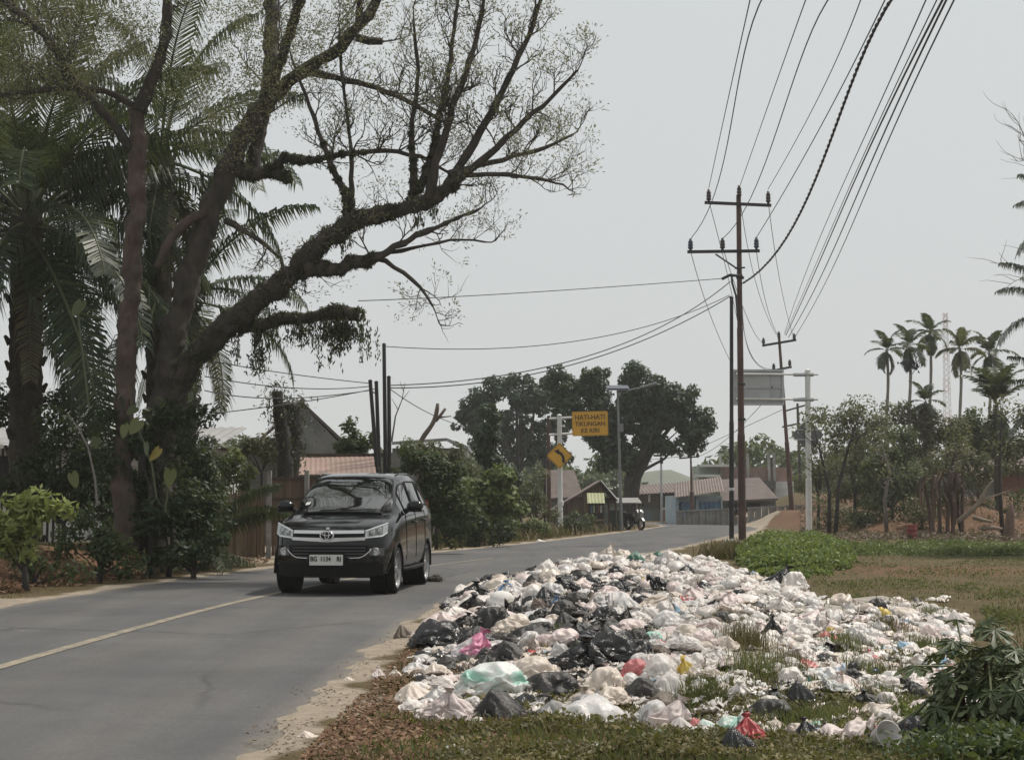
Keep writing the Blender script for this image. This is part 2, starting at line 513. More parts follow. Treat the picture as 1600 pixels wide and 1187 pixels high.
def bend_pts():
    P = [Vector(b) for b in BEND]
    out_ = []
    for i in range(1, len(P)):
        n = max(2, int((P[i] - P[i - 1]).length / 1.5))
        for k in range(1, n + 1): out_.append(P[i - 1].lerp(P[i], k / n))
    for _ in range(6): out_ = [out_[0]] + [(out_[i - 1] + out_[i] * 2 + out_[i + 1]) / 4 for i in range(1, len(out_) - 1)] + [out_[-1]]
    return out_
bp = bend_pts()
for i, q in enumerate(bp):
    if q.y < 88.5 and i < 3: continue
    d = (bp[min(i + 1, len(bp) - 1)] - bp[max(i - 1, 0)]).normalized()
    nrm = Vector((-d.y, d.x))
    cen.append(np.stack([q.x + nrm.x * 3.05 * (1 - 2 * A), q.y + nrm.y * 3.05 * (1 - 2 * A)], -1))
G = np.array(cen)
n0, n1 = G.shape[:2]
crown = .03 * (1 - (2 * A - 1) ** 2)
V = np.concatenate([G, np.broadcast_to(crown[None, :, None], (n0, n1, 1))], -1).reshape(-1, 3)
idx = np.arange(n0 * n1).reshape(n0, n1)
F = np.stack([idx[:-1, :-1], idx[:-1, 1:], idx[1:, 1:], idx[1:, :-1]], -1).reshape(-1, 4)
me = mesh_np('road', V, F, m, smooth=True)
trk = np.maximum(sstep(.07, .0, A) * .9, sstep(.95, 1.0, A) * .8) + .10 * np.exp(-((A - .25) / .07) ** 2) + .12 * np.exp(-((A - .62) / .06) ** 2) + .1 * np.exp(-((A - .83) / .05) ** 2)
a = me.attributes.new('track', 'FLOAT', 'POINT'); a.data.foreach_set('value', np.broadcast_to(trk[None], (n0, n1)).astype(np.float32).ravel())
tag(link('road', me), 'two lane asphalt road bending away to the right', kind='structure')

# ---- worn centre line
m, t, p = newmat('worn_line_paint')
tc = t.nodes.new('ShaderNodeTexCoord')
f = noise_fac(t, 6, 8, .8, vec=tc.outputs['Object'])
c = ramp(t, f, [(.38, (.11, .105, .10)), (.52, (.25, .215, .155)), (.72, (.36, .31, .225))])
t.links.new(c, p.inputs['Base Color']); p.inputs['Roughness'].default_value = .8
mk = []
for y in np.arange(3, 40, .5):
    f_ = .505 if y < 14 else .505 + .02 * (y - 14) / 14
    x = (1 - f_) * xl(y) + f_ * xr(y); w = .066 if y < 32 else .055
    z = .03 * (1 - (2 * f_ - 1) ** 2) + .005
    mk.append([(x - w, y, z), (x + w, y, z)])
mk = np.array(mk); k = len(mk)
V = mk.reshape(-1, 3); i = np.arange(k - 1)[:, None] * 2
tag(link('road_marking', mesh_np('road_marking', V, (i + [0, 1, 3, 2]), m)), 'worn cream centre line on the asphalt', kind='structure')

# ---- far hill
m = mat('far_hill', (.07, .09, .05), .95, .4, .02)
pts = [(-260, 0), (-200, 3), (-120, 6), (-60, 5), (0, 5), (45, 8), (62, 15), (78, 16.5), (90, 14), (104, 7), (150, 6), (240, 7), (330, 3), (420, 0)]
g = []
for k_ in range(7):
    g.append([(x, 780 + 18 * (k_ - 3) + 3 * math.sin(x * .1 + k_), (h + .8 * math.sin(x * .21) ) * math.sin(math.pi * (k_ + .0) / 6) * (1 + .08 * math.sin(x * .3 + k_)) - .3) for x, h in pts])
# finer along x
gx = np.linspace(-260, 420, 120)
V = []
for row in g:
    r_ = np.array(row)
    V.append(np.stack([gx, np.interp(gx, r_[:, 0], r_[:, 1]), np.interp(gx, r_[:, 0], r_[:, 2]) + .5 * np.sin(gx * .9) * (r_[5, 2] > .5)], -1))
V = np.array(V); n0, n1 = V.shape[:2]; idx = np.arange(n0 * n1).reshape(n0, n1)
F = np.stack([idx[:-1, :-1], idx[:-1, 1:], idx[1:, 1:], idx[1:, :-1]], -1).reshape(-1, 4)
tag(link('hill', mesh_np('hill', V.reshape(-1, 3), F, m, smooth=True)), 'faint wooded hill on the hazy skyline', kind='structure')

# ---- haze
m = bpy.data.materials.new('haze_air'); m.use_nodes = True; t = m.node_tree; t.nodes.clear()
pv = t.nodes.new('ShaderNodeVolumePrincipled')
pv.inputs['Color'].default_value = (.985, .995, 1.0, 1)
pv.inputs['Density'].default_value = .00046
pv.inputs['Anisotropy'].default_value = .2
o_ = t.nodes.new('ShaderNodeOutputMaterial'); t.links.new(pv.outputs[0], o_.inputs['Volume'])
o = MB().boxmm((-640, -40, -1.6), (700, 960, 42)).build('haze', m)
tag(o, 'thin pale haze hanging over the whole road', kind='stuff')
# ================================================================== BUILDINGS, WALLS, FENCES (far to near)
M_CONC = mat('old_concrete', (.30, .29, .27), .9, .3, 1.5, bmp=.3, dirt=(.12, .115, .10))
M_WALLGREY = mat('stained_plaster', (.19, .19, .178), .9, .35, .9, bmp=.25, dirt=(.09, .09, .08))
M_WALLWHITE = mat('lime_plaster', (.52, .52, .50), .9, .2, .8, dirt=(.30, .29, .26))
M_ROOFRED = mat('clay_tile', (.112, .086, .077), .85, .35, 2.0, dirt=(.10, .085, .075), stretch=(1, 1, 3))
M_ROOFRUST = mat('rusted_tin', (.165, .128, .112), .7, .3, 1.2, dirt=(.15, .10, .08))
M_ROOFORANGE = mat('pinkish_tin', (.275, .185, .15), .7, .2, .8, dirt=(.20, .145, .12))
M_ROOFGREY = mat('weathered_tin', (.26, .255, .25), .6, .25, 1.2, dirt=(.17, .15, .13))
M_WOODDARK = mat('dark_timber', (.075, .055, .042), .85, .4, 3.0, stretch=(1, 1, .2))
M_WOODBROWN = mat('brown_board', (.16, .11, .078), .85, .3, 2.5, stretch=(3, 3, .3), rand=.25)
M_BAMBOO = mat('split_bamboo', (.20, .15, .10), .8, .3, 4, stretch=(4, 4, .4), rand=.3)
M_BRICK = mat('red_brick', (.22, .115, .08), .9, .35, 5, bmp=.3)
M_BLUE = mat('blue_paint', (.10, .20, .32), .6, .2, 1.5, dirt=(.16, .2, .24))
M_BLUEPALE = mat('pale_blue_plaster', (.34, .42, .47), .85, .15, 1.0, dirt=(.24, .27, .28))
M_GREENPALE = mat('pale_green_plaster', (.33, .37, .30), .85, .18, 1.0, dirt=(.2, .22, .18))
M_DARKIN = mat('dark_interior', (.02, .02, .02), .9, .2, 1)
M_STEELPOLE = mat('rusty_steel_pole', (.085, .045, .036), .55, .35, 1.5, dirt=(.045, .025, .02), spec=.35)
M_DARKPOLE = mat('dark_steel_pole', (.03, .028, .028), .6, .35, 1.2, spec=.35)
M_WHITEPOST = mat('white_post_paint', (.62, .62, .60), .6, .12, 1.0, dirt=(.45, .44, .41))
M_GALV = mat('galvanised_metal', (.38, .39, .40), .5, .12, 1.0, metal=.3)
M_GREYBACK = mat('sign_back_grey', (.40, .41, .41), .6, .12, .9, dirt=(.33, .33, .33))
M_YELLOW = mat('sign_yellow', (.62, .33, .03), .55, .07, .8)
M_BLACKPRINT = mat('black_print', (.02, .018, .016), .6, .1, 1)

def corrugated(name, p00, p10, p01, n, amp, m, parent, th=.01):
    """tin sheet: edge p00-p10 carries the waves, p00-p01 is the fall."""
    p00, p10, p01 = Vector(p00), Vector(p10), Vector(p01)
    nrm = (p10 - p00).cross(p01 - p00).normalized()
    if nrm.z < 0: nrm = -nrm
    V = []; F = []
    for i in range(n * 2 + 1):
        o_ = nrm * (amp if i % 2 else -amp)
        a = p00.lerp(p10, i / (2 * n)); V += [a + o_, a + (p01 - p00) + o_]
    for i in range(n * 2): F.append((2 * i, 2 * i + 2, 2 * i + 3, 2 * i + 1))
    mb = MB().add(V, F)
    o = mb.build(name, m, parent)
    s_ = o.modifiers.new('thick', 'SOLIDIFY'); s_.thickness = th
    return o
def pbox(mb, px0, px1, py0, py1, d, dep):
    """box whose front face covers that pixel range at depth d."""
    a = at(px0, py1, d); b = at(px1, py0, d)
    return mb.boxmm((a.x, d, min(a.z, b.z)), (b.x, d + dep, max(a.z, b.z)))
def root(name, label, cat, px, d, group=None, z=None):
    x = at(px, 784, d).x
    return thing(name, label, cat, (x, d, HZ(x, d) if z is None else z), 0, group)
def part(mb, name, m, par, **k):
    return local(par, mb.build(name, m, par, **k))
def cpart(o, par):
    return local(par, o)
def pX(px, d): return (px - 800) / S(d)
def pZ(py, d): return at(800, py, d).z

# ---- gabled house, grey gable wall with a red roof plane running back to the left
d = 52.0
h = root('gabled_house', 'old gabled house with stained grey gable wall and red roof', 'house', 480, d)
A_ = at(474, 628, d); B_ = at(534, 684, d); C_ = at(426, 676, d)
zb = -.1
mb = MB().prism([(C_.x + .1, d, zb), (B_.x - .15, d, zb), (B_.x - .15, d, B_.z - .1), (A_.x, d, A_.z - .12), (C_.x + .1, d, C_.z - .1)], (0, .25, 0))
part(mb, 'gable_wall', M_WALLGREY, h)
mb = MB().boxmm((C_.x - .9, d + .25, zb), (C_.x + .2, d + 8, C_.z - .15)); part(mb, 'side_wall', M_WALLGREY, h)
bk = Vector((-1.7, 8, 0))
def slab(a, b, c_, d_, th): # quad with thickness downwards
    return MB().prism([a, b, c_, d_], (0, 0, -th))
rr = slab(A_, A_ + bk, at(534, 684, d) + bk + Vector((.2, 0, -.2)), B_ + Vector((.2, 0, -.2)), .12); part(rr, 'roof_plane', M_ROOFRED, h)
L0 = C_ + Vector((-.45, -.2, -.25))
rl = slab(A_ + Vector((0, -.15, 0)), A_ + bk, L0 + bk, L0, .1); part(rl, 'roof_plane', M_ROOFRED, h)
part(MB().tube([A_ + Vector((0, -.2, .03)), A_ + bk + Vector((0, 0, .03))], .09, 8), 'ridge_cap', M_ROOFRED, h)
part(MB().boxmm((pX(395, d), d - .9, pZ(702, d)), (pX(478, d), d + .2, pZ(694, d))), 'porch_roof', M_DARKPOLE, h)
part(MB().boxmm((pX(455, d - .9), d - .85, -.1), (pX(459, d - .9), d - .75, pZ(700, d - .9))), 'porch_post', M_CONC, h)

# ---- low tin roofed shed behind the car, orange pink roof band, timber wall
d = 43.0
h = root('tin_roofed_shed', 'low shed with pinkish orange tin roof behind the car', 'shed', 520, d)
p00 = at(459, 742, d); p10 = at(588, 740, d); p01 = at(461, 715, d + 2.2)
cpart(corrugated('tin_roof', p00, p10, p01, 16, .007, M_ROOFORANGE, h), h)
part(MB().boxmm((p00.x + .05, d + 2.2, p01.z + .02), (p10.x, d + 2.35, p01.z + .12)), 'ridge_board', M_WOODDARK, h)
zz = HZ(-5, d)
n = 24
for i in range(n):
    x0 = p00.x + .1 + (p10.x - p00.x - .2) * i / n; w = (p10.x - p00.x - .2) / n
    o = MB().box((x0 + w / 2, d + .35 + .012 * (i % 2), (p00.z - .05) / 2), (w * .97, .025, p00.z - .03)).build('board', M_WOODBROWN, h); local(h, o)
part(MB().boxmm((p00.x + .1, d + .4, 0), (p10.x - .1, d + 2.2, p00.z - .05)), 'shed_body', M_DARKIN, h)
part(MB().boxmm((p00.x, d - .03, p00.z - .1), (p10.x, d + .03, p00.z - .02)), 'fascia', M_WOODDARK, h)

# ---- timber yard gate left of the car
d = 40.0
h = root('timber_gate', 'brown timber yard gate with pale posts left of the car', 'gate', 447, d)
def rail_z(py): return pZ(py, d)
n = 12; xa, xb = pX(426, d), pX(478, d)
for i in range(n):
    w = (xb - xa) / n
    local(h, MB().boxmm((xa + i * w + .004, d, .08), (xa + (i + 1) * w - .004, d + .03, rail_z(744 + (i % 3)))).build('board', M_WOODBROWN, h))
for py in (748, 780, 815): part(MB().boxmm((xa, d - .035, rail_z(py) - .04), (xb, d - .004, rail_z(py) + .04)), 'rail', M_WOODDARK, h)
for px in (421.5, 480): part(MB().box((pX(px, d), d, rail_z(738) / 2), (.11, .11, rail_z(738) + .1)), 'gate_post', M_CONC, h)

# ---- bamboo paling fence
d = 41.0
h = root('paling_fence', 'grey brown paling fence beside the timber gate', 'fence', 370, d)
n = 40; xa, xb = pX(322, d), pX(416, d)
for i in range(n):
    w = (xb - xa) / n; hh = rail_z(770) + .05 * math.sin(i * 2.3) + .02 * (i % 3)
    local(h, MB().box((xa + (i + .5) * w, d + .012 * math.sin(i * 5), hh / 2), (w * .93, .02, hh)).build('paling', M_BAMBOO, h))
for z in (.35, 1.2): part(MB().boxmm((xa, d + .04, z - .03), (xb, d + .08, z + .03)), 'rail', M_WOODDARK, h)
part(MB().box((pX(328, d), d - .05, .85), (.1, .1, 1.75)), 'fence_post', mat('pale_timber', (.34, .27, .2), .85, .2, 3), h)

# ---- dark steel fence and white house behind the palms, far left
d = 38.0
h = root('picket_fence', 'dark picket fence in front of the whitewashed house', 'fence', 20, d)
for i in range(16):
    x = pX(-40 + i * 9, d); zt = pZ(700, d)
    part(MB().box((x, d, (zt + .3) / 2), (.055, .03, zt - .3)), 'picket', M_DARKPOLE, h)
for py in (715, 778): part(MB().boxmm((pX(-60, d), d + .02, pZ(py, d) - .03), (pX(105, d), d + .05, pZ(py, d) + .03)), 'rail', M_DARKPOLE, h)
d = 46.0
h = root('whitewashed_house', 'low whitewashed house half hidden behind the palms', 'house', 120, d)
part(pbox(MB(), -220, 330, 700, 850, d, 7), 'wall', M_WALLWHITE, h)
for (a, b) in ((110, 160), (-20, 30), (215, 262)):
    part(pbox(MB(), a, b, 712, 775, d - .06, .05), 'window', M_DARKIN, h)
e0 = at(-240, 694, d - .9); e1 = at(345, 692, d - .9)
cpart(corrugated('tin_roof', e0, e1, Vector((e0.x, d + 3.5, e0.z + .65)), 34, .025, M_ROOFGREY, h), h)
part(MB().boxmm((e0.x, d - .93, e0.z - .12), (e1.x, d - .88, e0.z - .015)), 'fascia', M_WALLWHITE, h)
part(MB().boxmm((e0.x + .1, d - .9, e0.z - .05), (e1.x - .1, d + 3.5, e0.z - .035)), 'soffit', M_WOODDARK, h)

# ---- house with white gable end behind the bushes right of the poles
d = 62.0
h = root('low_grey_house', 'low grey house with pale roof edge behind the bushes', 'house', 680, d)
part(pbox(MB(), 612, 722, 700, 850, d, 6), 'wall', M_WALLGREY, h)
a = at(698, 684, d - .4); b = at(732, 697, d - .4); c_ = at(612, 690, d - .4)
part(MB().prism([c_, a, a + Vector((0, 7, .3)), c_ + Vector((0, 7, .3))], (0, 0, -.12)), 'roof_plane', M_ROOFGREY, h)
part(MB().prism([a, b, b + Vector((0, 7, 0)), a + Vector((0, 7, .3))], (0, 0, -.12)), 'roof_plane', M_GALV, h)
part(pbox(MB(), 716, 731, 700, 714, d - .2, .5), 'water_tank', M_WALLWHITE, h)

# ---- roadside hut with boarded gable
d = 78.0
h = root('boarded_hut', 'weathered hut with boarded brown gable by the curve sign', 'hut', 905, d)
zb = 0
gl, gp, gr = at(866, 792, d), at(938, 752, d), at(944, 786, d)
xa, xb = gl.x, gr.x
n = 22
for i in range(n):
    x0 = xa + (xb - xa) * i / n; x1 = xa + (xb - xa) * (i + 1) / n
    def top(x):
        return gl.z + (gp.z - gl.z) * min(1, (x - gl.x) / (gp.x - gl.x)) if x < gp.x else gp.z + (gr.z - gp.z) * (x - gp.x) / (gr.x - gp.x + .01) * .25
    local(h, MB().prism([(x0 + .006, d, pZ(803, d)), (x1 - .006, d, pZ(803, d)), (x1 - .006, d, top(x1)), (x0 + .006, d, top(x0))], (0, .03, 0)).build('board', M_WOODBROWN, h))
part(MB().boxmm((xa + .1, d + .06, 0), (xb + .2, d + 4, pZ(797, d))), 'hut_body', M_WALLGREY, h)
ov = Vector((0, -.5, 0)); dp = Vector((0, 5, 0))
a = at(846, 806, d) + ov; b = gp + Vector((0, 0, .06)) + ov; c_ = at(966, 790, d) + ov; c_.z = pZ(782, d)
part(MB().prism([a, b, b + dp, a + dp], (0, 0, -.07)), 'roof_plane', M_ROOFRUST, h)
cpart(corrugated('roof_plane', b, b + dp * .9, c_, 12, .03, M_ROOFGREY, h), h)
part(MB().boxmm((xb + .02, d + .2, pZ(786, d)), (c_.x - .1, d + .3, pZ(780, d))), 'tie_beam', M_WOODDARK, h)
for px in (951, 962): part(MB().tube([(pX(px, d), d + .1, 0), (pX(px, d), d + .1, pZ(785, d))], .05, 6), 'post', M_WOODDARK, h)

# ---- red tiled roof house behind the hut
d = 92.0
h = root('red_roofed_house', 'house with dull red tiled roof behind the hut', 'house', 885, d)
a, b, c_, e = at(850, 778, d), at(912, 776, d), at(897, 734, d + 4), at(850, 734, d + 4)
part(MB().prism([a, b, c_, e], (0, 0, -.12)), 'roof_plane', M_ROOFRED, h)
part(MB().boxmm((a.x + .3, d + .4, 0), (b.x - .3, d + 6, a.z - .1)), 'wall', M_WALLGREY, h)

# ---- kiosk with yellow green awning
d = 76.0
h = root('snack_kiosk', 'small roadside kiosk with pale yellow green awning', 'kiosk', 932, d)
M_AWN = mat('awning_cloth', (.36, .37, .22), .8, .12, 2)
a, b = at(918, 786, d - .6), at(945, 786, d - .6); up = Vector((0, .7, .48))
cpart(corrugated('awning', a, b, a + up, 5, .015, M_AWN, h), h)
for px in (920, 932, 943): part(MB().boxmm((pX(px - .8, d), d, 0), (pX(px + .8, d), d + .05, pZ(774, d))), 'post', M_WOODDARK, h)
part(pbox(MB(), 919, 944, 811, 814, d - .1, .5), 'counter', M_WOODBROWN, h)
part(pbox(MB(), 920, 943, 814, 826, d + .02, .05), 'front_board', M_WOODDARK, h)
part(pbox(MB(), 919, 944, 774, 822, d + 1.0, .06), 'back_board', M_DARKIN, h)
for k, px in enumerate((924, 928, 935, 939)):
    part(MB().box((pX(px, d), d + .1, pZ(795, d)), (.09, .03, .34)), 'hanging_packet', (M_BLUE, M_AWN, M_BRICK, M_WALLWHITE)[k], h)

# ---- green stall cabinet, tarp roof next to it
d = 79.0
h = root('stall_cabinet', 'dark green stall cabinet under a low grey roof', 'stall', 962, d)
part(pbox(MB(), 952, 972, 797, 824, d, .9), 'cabinet', mat('dark_green_paint', (.03, .075, .05), .6, .2, 2), h)
part(pbox(MB(), 951, 973, 792, 797, d - .05, 1.0), 'cabinet_top', M_GALV, h)
a, b = at(946, 785, d - .4), at(1003, 785, d - .4)
part(MB().prism([a, b, b + Vector((0, 2.4, .25)), a + Vector((0, 2.4, .25))], (0, 0, -.05)), 'roof', M_ROOFGREY, h)
for px in (950, 998): part(MB().tube([(pX(px, d), d, 0), (pX(px, d), d, pZ(784, d))], .035, 6), 'post', M_WOODDARK, h)

# ---- workshop with lean-to, closed grey block behind the motorcycle
d = 116.0
h = root('roadside_workshop', 'grey roadside workshop with rusty flat roof beyond the motorcycle', 'workshop', 1020, d)
part(pbox(MB(), 996, 1062, 768, 826, d, 6), 'wall', M_WALLGREY, h)
part(pbox(MB(), 1003, 1021, 792, 824, d - .06, .05), 'shutter', mat('grey_green_shutter', (.16, .19, .19), .7, .2, 2), h)
part(pbox(MB(), 1034, 1060, 796, 826, d - 1.2, .12), 'brick_wall', M_BRICK, h)
part(pbox(MB(), 1034, 1060, 793, 796, d - 1.25, .25), 'coping', M_WALLWHITE, h)
a, b = at(995, 772, d - 1.2), at(1072, 768, d - 1.2)
cpart(corrugated('tin_roof', a, b, a + Vector((0, 6, .7)), 14, .04, M_ROOFRUST, h), h)
part(pbox(MB(), 996, 1070, 770, 789, d - .7, .1), 'dark_sign_band', M_WOODDARK, h)
part(pbox(MB(), 1013, 1016, 772, 784, d - .85, .05), 'hanging_rag', M_WALLWHITE, h)

# ---- shop with blue folding doors
d = 103.0
h = root('blue_door_shop', 'low shop with pale blue front and blue folding doors', 'shop', 1092, d)
part(pbox(MB(), 1056, 1128, 774, 826, d, 7), 'wall', M_BLUEPALE, h)
part(pbox(MB(), 1060, 1083, 785, 821, d - .03, .02), 'opening', M_DARKIN, h)
for (x0, x1, nn) in ((1064, 1083, 5), (1093, 1124, 9)):
    for i in range(nn):
        w = (x1 - x0) / nn
        a = at(x0 + w * i, 822, d - .05); b = at(x0 + w * (i + 1), 784, d - .05)
        lo = .10 if i % 2 else 0
        part(MB().prism([(a.x, d - .07 - lo, a.z), (b.x, d - .17 + lo, a.z), (b.x, d - .17 + lo, b.z), (a.x, d - .07 - lo, b.z)], (0, .025, 0)), 'door_leaf', M_BLUE, h)
for px in (1058, 1088, 1126): part(MB().boxmm((pX(px - 1.5, d), d - .25, 0), (pX(px + 1.5, d), d - .01, pZ(778, d))), 'pilaster', M_BLUEPALE, h)
a, b = at(1054, 777, d - 1.3), at(1131, 767, d - 1.3)
cpart(corrugated('tin_roof', a, b, a + Vector((.6, 6, 1.0)), 18, .035, M_ROOFRUST, h), h)
# neighbouring house under a tiled roof
d = 106.0
h = root('tile_roofed_shop', 'old shop under a long brown tiled roof behind the tall pole', 'shop', 1165, d)
part(pbox(MB(), 1130, 1212, 780, 826, d, 7), 'wall', M_WALLGREY, h)
part(pbox(MB(), 1139, 1154, 787, 818, d - .04, .03), 'door', M_DARKIN, h)
part(pbox(MB(), 1168, 1188, 786, 804, d - .04, .03), 'window', M_DARKIN, h)
a, b = at(1128, 782, d - 1.3), at(1216, 778, d - 1.3)
part(MB().prism([a, b, b + Vector((-.3, 6, 1.45)), a + Vector((.4, 6, 1.45))], (0, 0, -.12)), 'roof_plane', M_ROOFRED, h)

# ---- unfinished two storey building with concrete columns
d = 128.0
h = root('unfinished_building', 'unfinished two storey brick building with bare concrete columns', 'building', 1165, d)
part(pbox(MB(), 1092, 1126, 727, 800, d, 6), 'green_wall', M_GREENPALE, h)
part(pbox(MB(), 1126, 1238, 730, 752, d + .3, 6), 'brick_wall', mat('bare_brick', (.28, .18, .15), .9, .25, 2, dirt=(.18, .14, .12)), h)
part(pbox(MB(), 1110, 1212, 751, 764, d - .8, 7), 'floor_slab', mat('dark_concrete', (.085, .085, .085), .9, .3, 1), h)
part(pbox(MB(), 1200, 1240, 752, 815, d, 6), 'white_wall', M_WALLWHITE, h)
for px, pt in ((1125, 708), (1168, 708), (1201, 704), (1209, 707)):
    part(MB().boxmm((pX(px - 1.7, d), d - .2, pZ(775, d)), (pX(px + 1.7, d), d + .15, pZ(pt, d))), 'column', M_CONC, h)
    for k in (-1, 1): part(MB().tube([(pX(px + k, d), d, pZ(pt, d)), (pX(px + k * 1.3, d), d, pZ(pt - 6, d))], .02, 4), 'rebar', M_DARKPOLE, h)
for (x0, x1, y0, y1) in ((1086, 1125, 741, 745), (1096, 1150, 725, 729)):
    part(pbox(MB(), x0, x1, y0, y1, d - 1.4, 1.4), 'canopy_slab', M_WALLWHITE, h)
for px in (1098, 1111): part(pbox(MB(), px, px + 8, 746, 756, d - .05, .04), 'window', M_DARKIN, h)

# ---- balustrade along the bend
h = root('balustrade_wall', 'weathered concrete balustrade along the outside of the bend', 'wall', 1150, 97, z=0)
def bal(px): 
    dd = 99 - (px - 1060) * .035
    return Vector((pX(px, dd), dd, 0))
pxs = [1060, 1072, 1079, 1086, 1097, 1108, 1113, 1124, 1131, 1141, 1157, 1172, 1183, 1194, 1206, 1219, 1232, 1246, 1260]
for i, px in enumerate(pxs):
    q = bal(px); w = .34 if px not in (1206, 1113) else .42
    hh = .78 + .38 * (px - 1060) / 190
    part(MB().boxmm((q.x - w / 2, q.y - .15, -.1), (q.x + w / 2, q.y + .15, hh)).boxmm((q.x - w / 2 - .05, q.y - .2, hh), (q.x + w / 2 + .05, q.y + .2, hh + .09)), 'post', M_CONC, h)
    if i < len(pxs) - 1:
        q2 = bal(pxs[i + 1]); mm = (q + q2) / 2
        part(MB().box((mm.x, mm.y + .05, .26), (q2.x - q.x - w, .1, .52)), 'panel', mat('panel_plaster', (.20, .19, .18), .9, .3, 1.2) if i == 0 else bpy.data.materials['panel_plaster'], h)

# ---- house right, grey render and brick under a long tin roof
d = 84.0
h = root('brick_and_render_house', 'long low house of grey render and red brick, far right', 'house', 1560, d)
zg = 1.2
part(pbox(MB(), 1506, 1566, 742, 800, d, 7), 'rendered_wall', M_WALLGREY, h)
mbk = pbox(MB(), 1566, 1700, 738, 800, d - .02, 7); part(mbk, 'brick_wall', M_BRICK, h)
a, b = at(1500, 737, d - .9), at(1720, 727, d - .9)
cpart(corrugated('tin_roof', a, b, a + Vector((0, 5, .7)), 26, .03, M_ROOFRUST, h), h)
part(MB().boxmm((a.x, d - .85, a.z - .16), (b.x, d - .8, a.z - .02)), 'fascia', M_WOODDARK, h)
# ================================================================== POLES, SIGNS, WIRES
def pole_pts(px0, py0, px1, py1, d):
    b = at(px0, py0, d); t_ = at(px1, py1, d); b.z = HZ(b.x, d) - .15
    return b, t_
M_INS = mat('brown_porcelain', (.035, .022, .02), .35, .2, 4)
M_INSB = mat('blue_grey_porcelain', (.03, .04, .07), .35, .2, 4)
def insulator(par, p, h, r_, m):
    prof = [(r_ * .45, 0), (r_ * .5, h * .18), (r_ * .95, h * .22), (r_, h * .34), (r_ * .7, h * .38), (r_ * .95, h * .44), (r_, h * .56), (r_ * .66, h * .6), (r_ * .9, h * .66), (r_ * .85, h * .8), (r_ * .5, h * .86), (r_ * .5, h)]
    return local(par, MB().lathe(prof, 10, c=p).build('insulator', m, par, smooth=True))
def crossarm(par, pxa, pya, pxb, pyb, d, w=.1, name='crossarm', m=None):
    a, b = at(pxa, pya, d - .12), at(pxb, pyb, d - .12)
    v = (b - a); M_ = Matrix(((v.normalized().x, 0, -v.normalized().z), (0, 1, 0), (v.normalized().z, 0, v.normalized().x)))
    return part(MB().box((a + b) / 2, (v.length, .09, w), M=M_), name, m or M_DARKPOLE, par, bevel=.008)

# ---- main utility pole
d = 53.0
b, t_ = pole_pts(1160, 852, 1154, 305, d)
h = thing('utility_pole', 'tall rust brown utility pole with two crossarms by the heap', 'utility pole', (b.x, b.y, b.z))
part(MB().tube([b, b.lerp(t_, .32), b.lerp(t_, .325), b.lerp(t_, .62), b.lerp(t_, .625), t_], [.128, .122, .108, .102, .09, .08], 14), 'pole', M_STEELPOLE, h, smooth=False)
crossarm(h, 1101, 316.5, 1205, 321, d); crossarm(h, 1074, 393.5, 1187, 392, d)
for px, py in ((1107.5, 317), (1155, 311), (1200.5, 320)): insulator(h, at(px, py, d - .12), .46, .085, M_INS)
for px, py, mm in ((1079, 393, M_INSB), (1129, 392, M_INS), (1182, 391, M_INSB)): insulator(h, at(px, py, d - .12), .43, .09, mm)
part(MB().tube([at(1118, 397, d - .1), at(1152, 420, d - .06)], .028, 6), 'brace', M_DARKPOLE, h)
part(MB().tube([at(1148, 419, d - .1), at(1164, 418, d - .1)], .03, 6), 'clamp', M_DARKPOLE, h)
part(MB().tube([at(1128, 436, d - .2), at(1140, 430, d - .2), at(1160, 431, d - .15)], .05, 6), 'cable_bracket', M_DARKPOLE, h)
part(MB().tube([at(1143, 428, d - .2), at(1144, 442, d - .2), at(1150, 462, d - .15), at(1153, 500, d - .14)], .035, 6), 'cable_tail', M_DARKPOLE, h)
for py in (434, 600, 655): part(MB().lathe([(.125, -.04), (.135, -.03), (.135, .03), (.125, .04)], 12, c=at(1156.5 + (py - 434) * .0115, py, d)), 'band', M_DARKPOLE, h)

d = 55.0
b, t_ = pole_pts(1143, 846, 1143, 466, d)
h = thing('steel_pole', 'thin black steel pole standing against the tall brown pole', 'pole', tuple(b))
part(MB().tube([b, b.lerp(t_, .5), b.lerp(t_, .505), t_], [.085, .08, .068, .062], 12), 'pole', M_DARKPOLE, h)
part(MB().lathe([(.09, -.05), (.095, 0), (.09, .05)], 12, c=at(1143, 764, d)), 'white_band', M_WHITEPOST, h)
part(MB().lathe([(.07, 0), (.075, .03), (.03, .08)], 12, c=t_), 'cap', M_DARKPOLE, h)

# concrete collar at the foot of the poles
def lump(name, c, size, m, seed, label, cat, group=None, sub=4, amp=.5):
    bm = bmesh.new(); bmesh.ops.create_icosphere(bm, subdivisions=sub, radius=.5)
    for v in bm.verts:
        q = v.co * 2.2 + Vector((seed * 7.3, seed * 1.9, seed))
        v.co *= 1 + amp * mnoise.noise(q) + amp * .45 * mnoise.noise(q * 2.7) + amp * .2 * mnoise.noise(q * 6)
        v.co.z = max(v.co.z, -.28)
    me = bpy.data.meshes.new(name); bm.to_mesh(me); bm.free(); me.materials.append(m)
    o = link(name, me); o.location = c; o.scale = size
    return tag(o, label, cat, group)
p = gz(1146, 862); lump('concrete_block', (p.x, p.y, p.z + .1), (.75, .7, .5), M_CONC, 3, 'broken concrete lump at the foot of the thin black pole', 'concrete')
p = gz(1163, 860); lump('concrete_block', (p.x, p.y, p.z + .06), (.5, .5, .36), M_CONC, 5, 'small broken concrete lump at the foot of the tall brown pole', 'concrete')

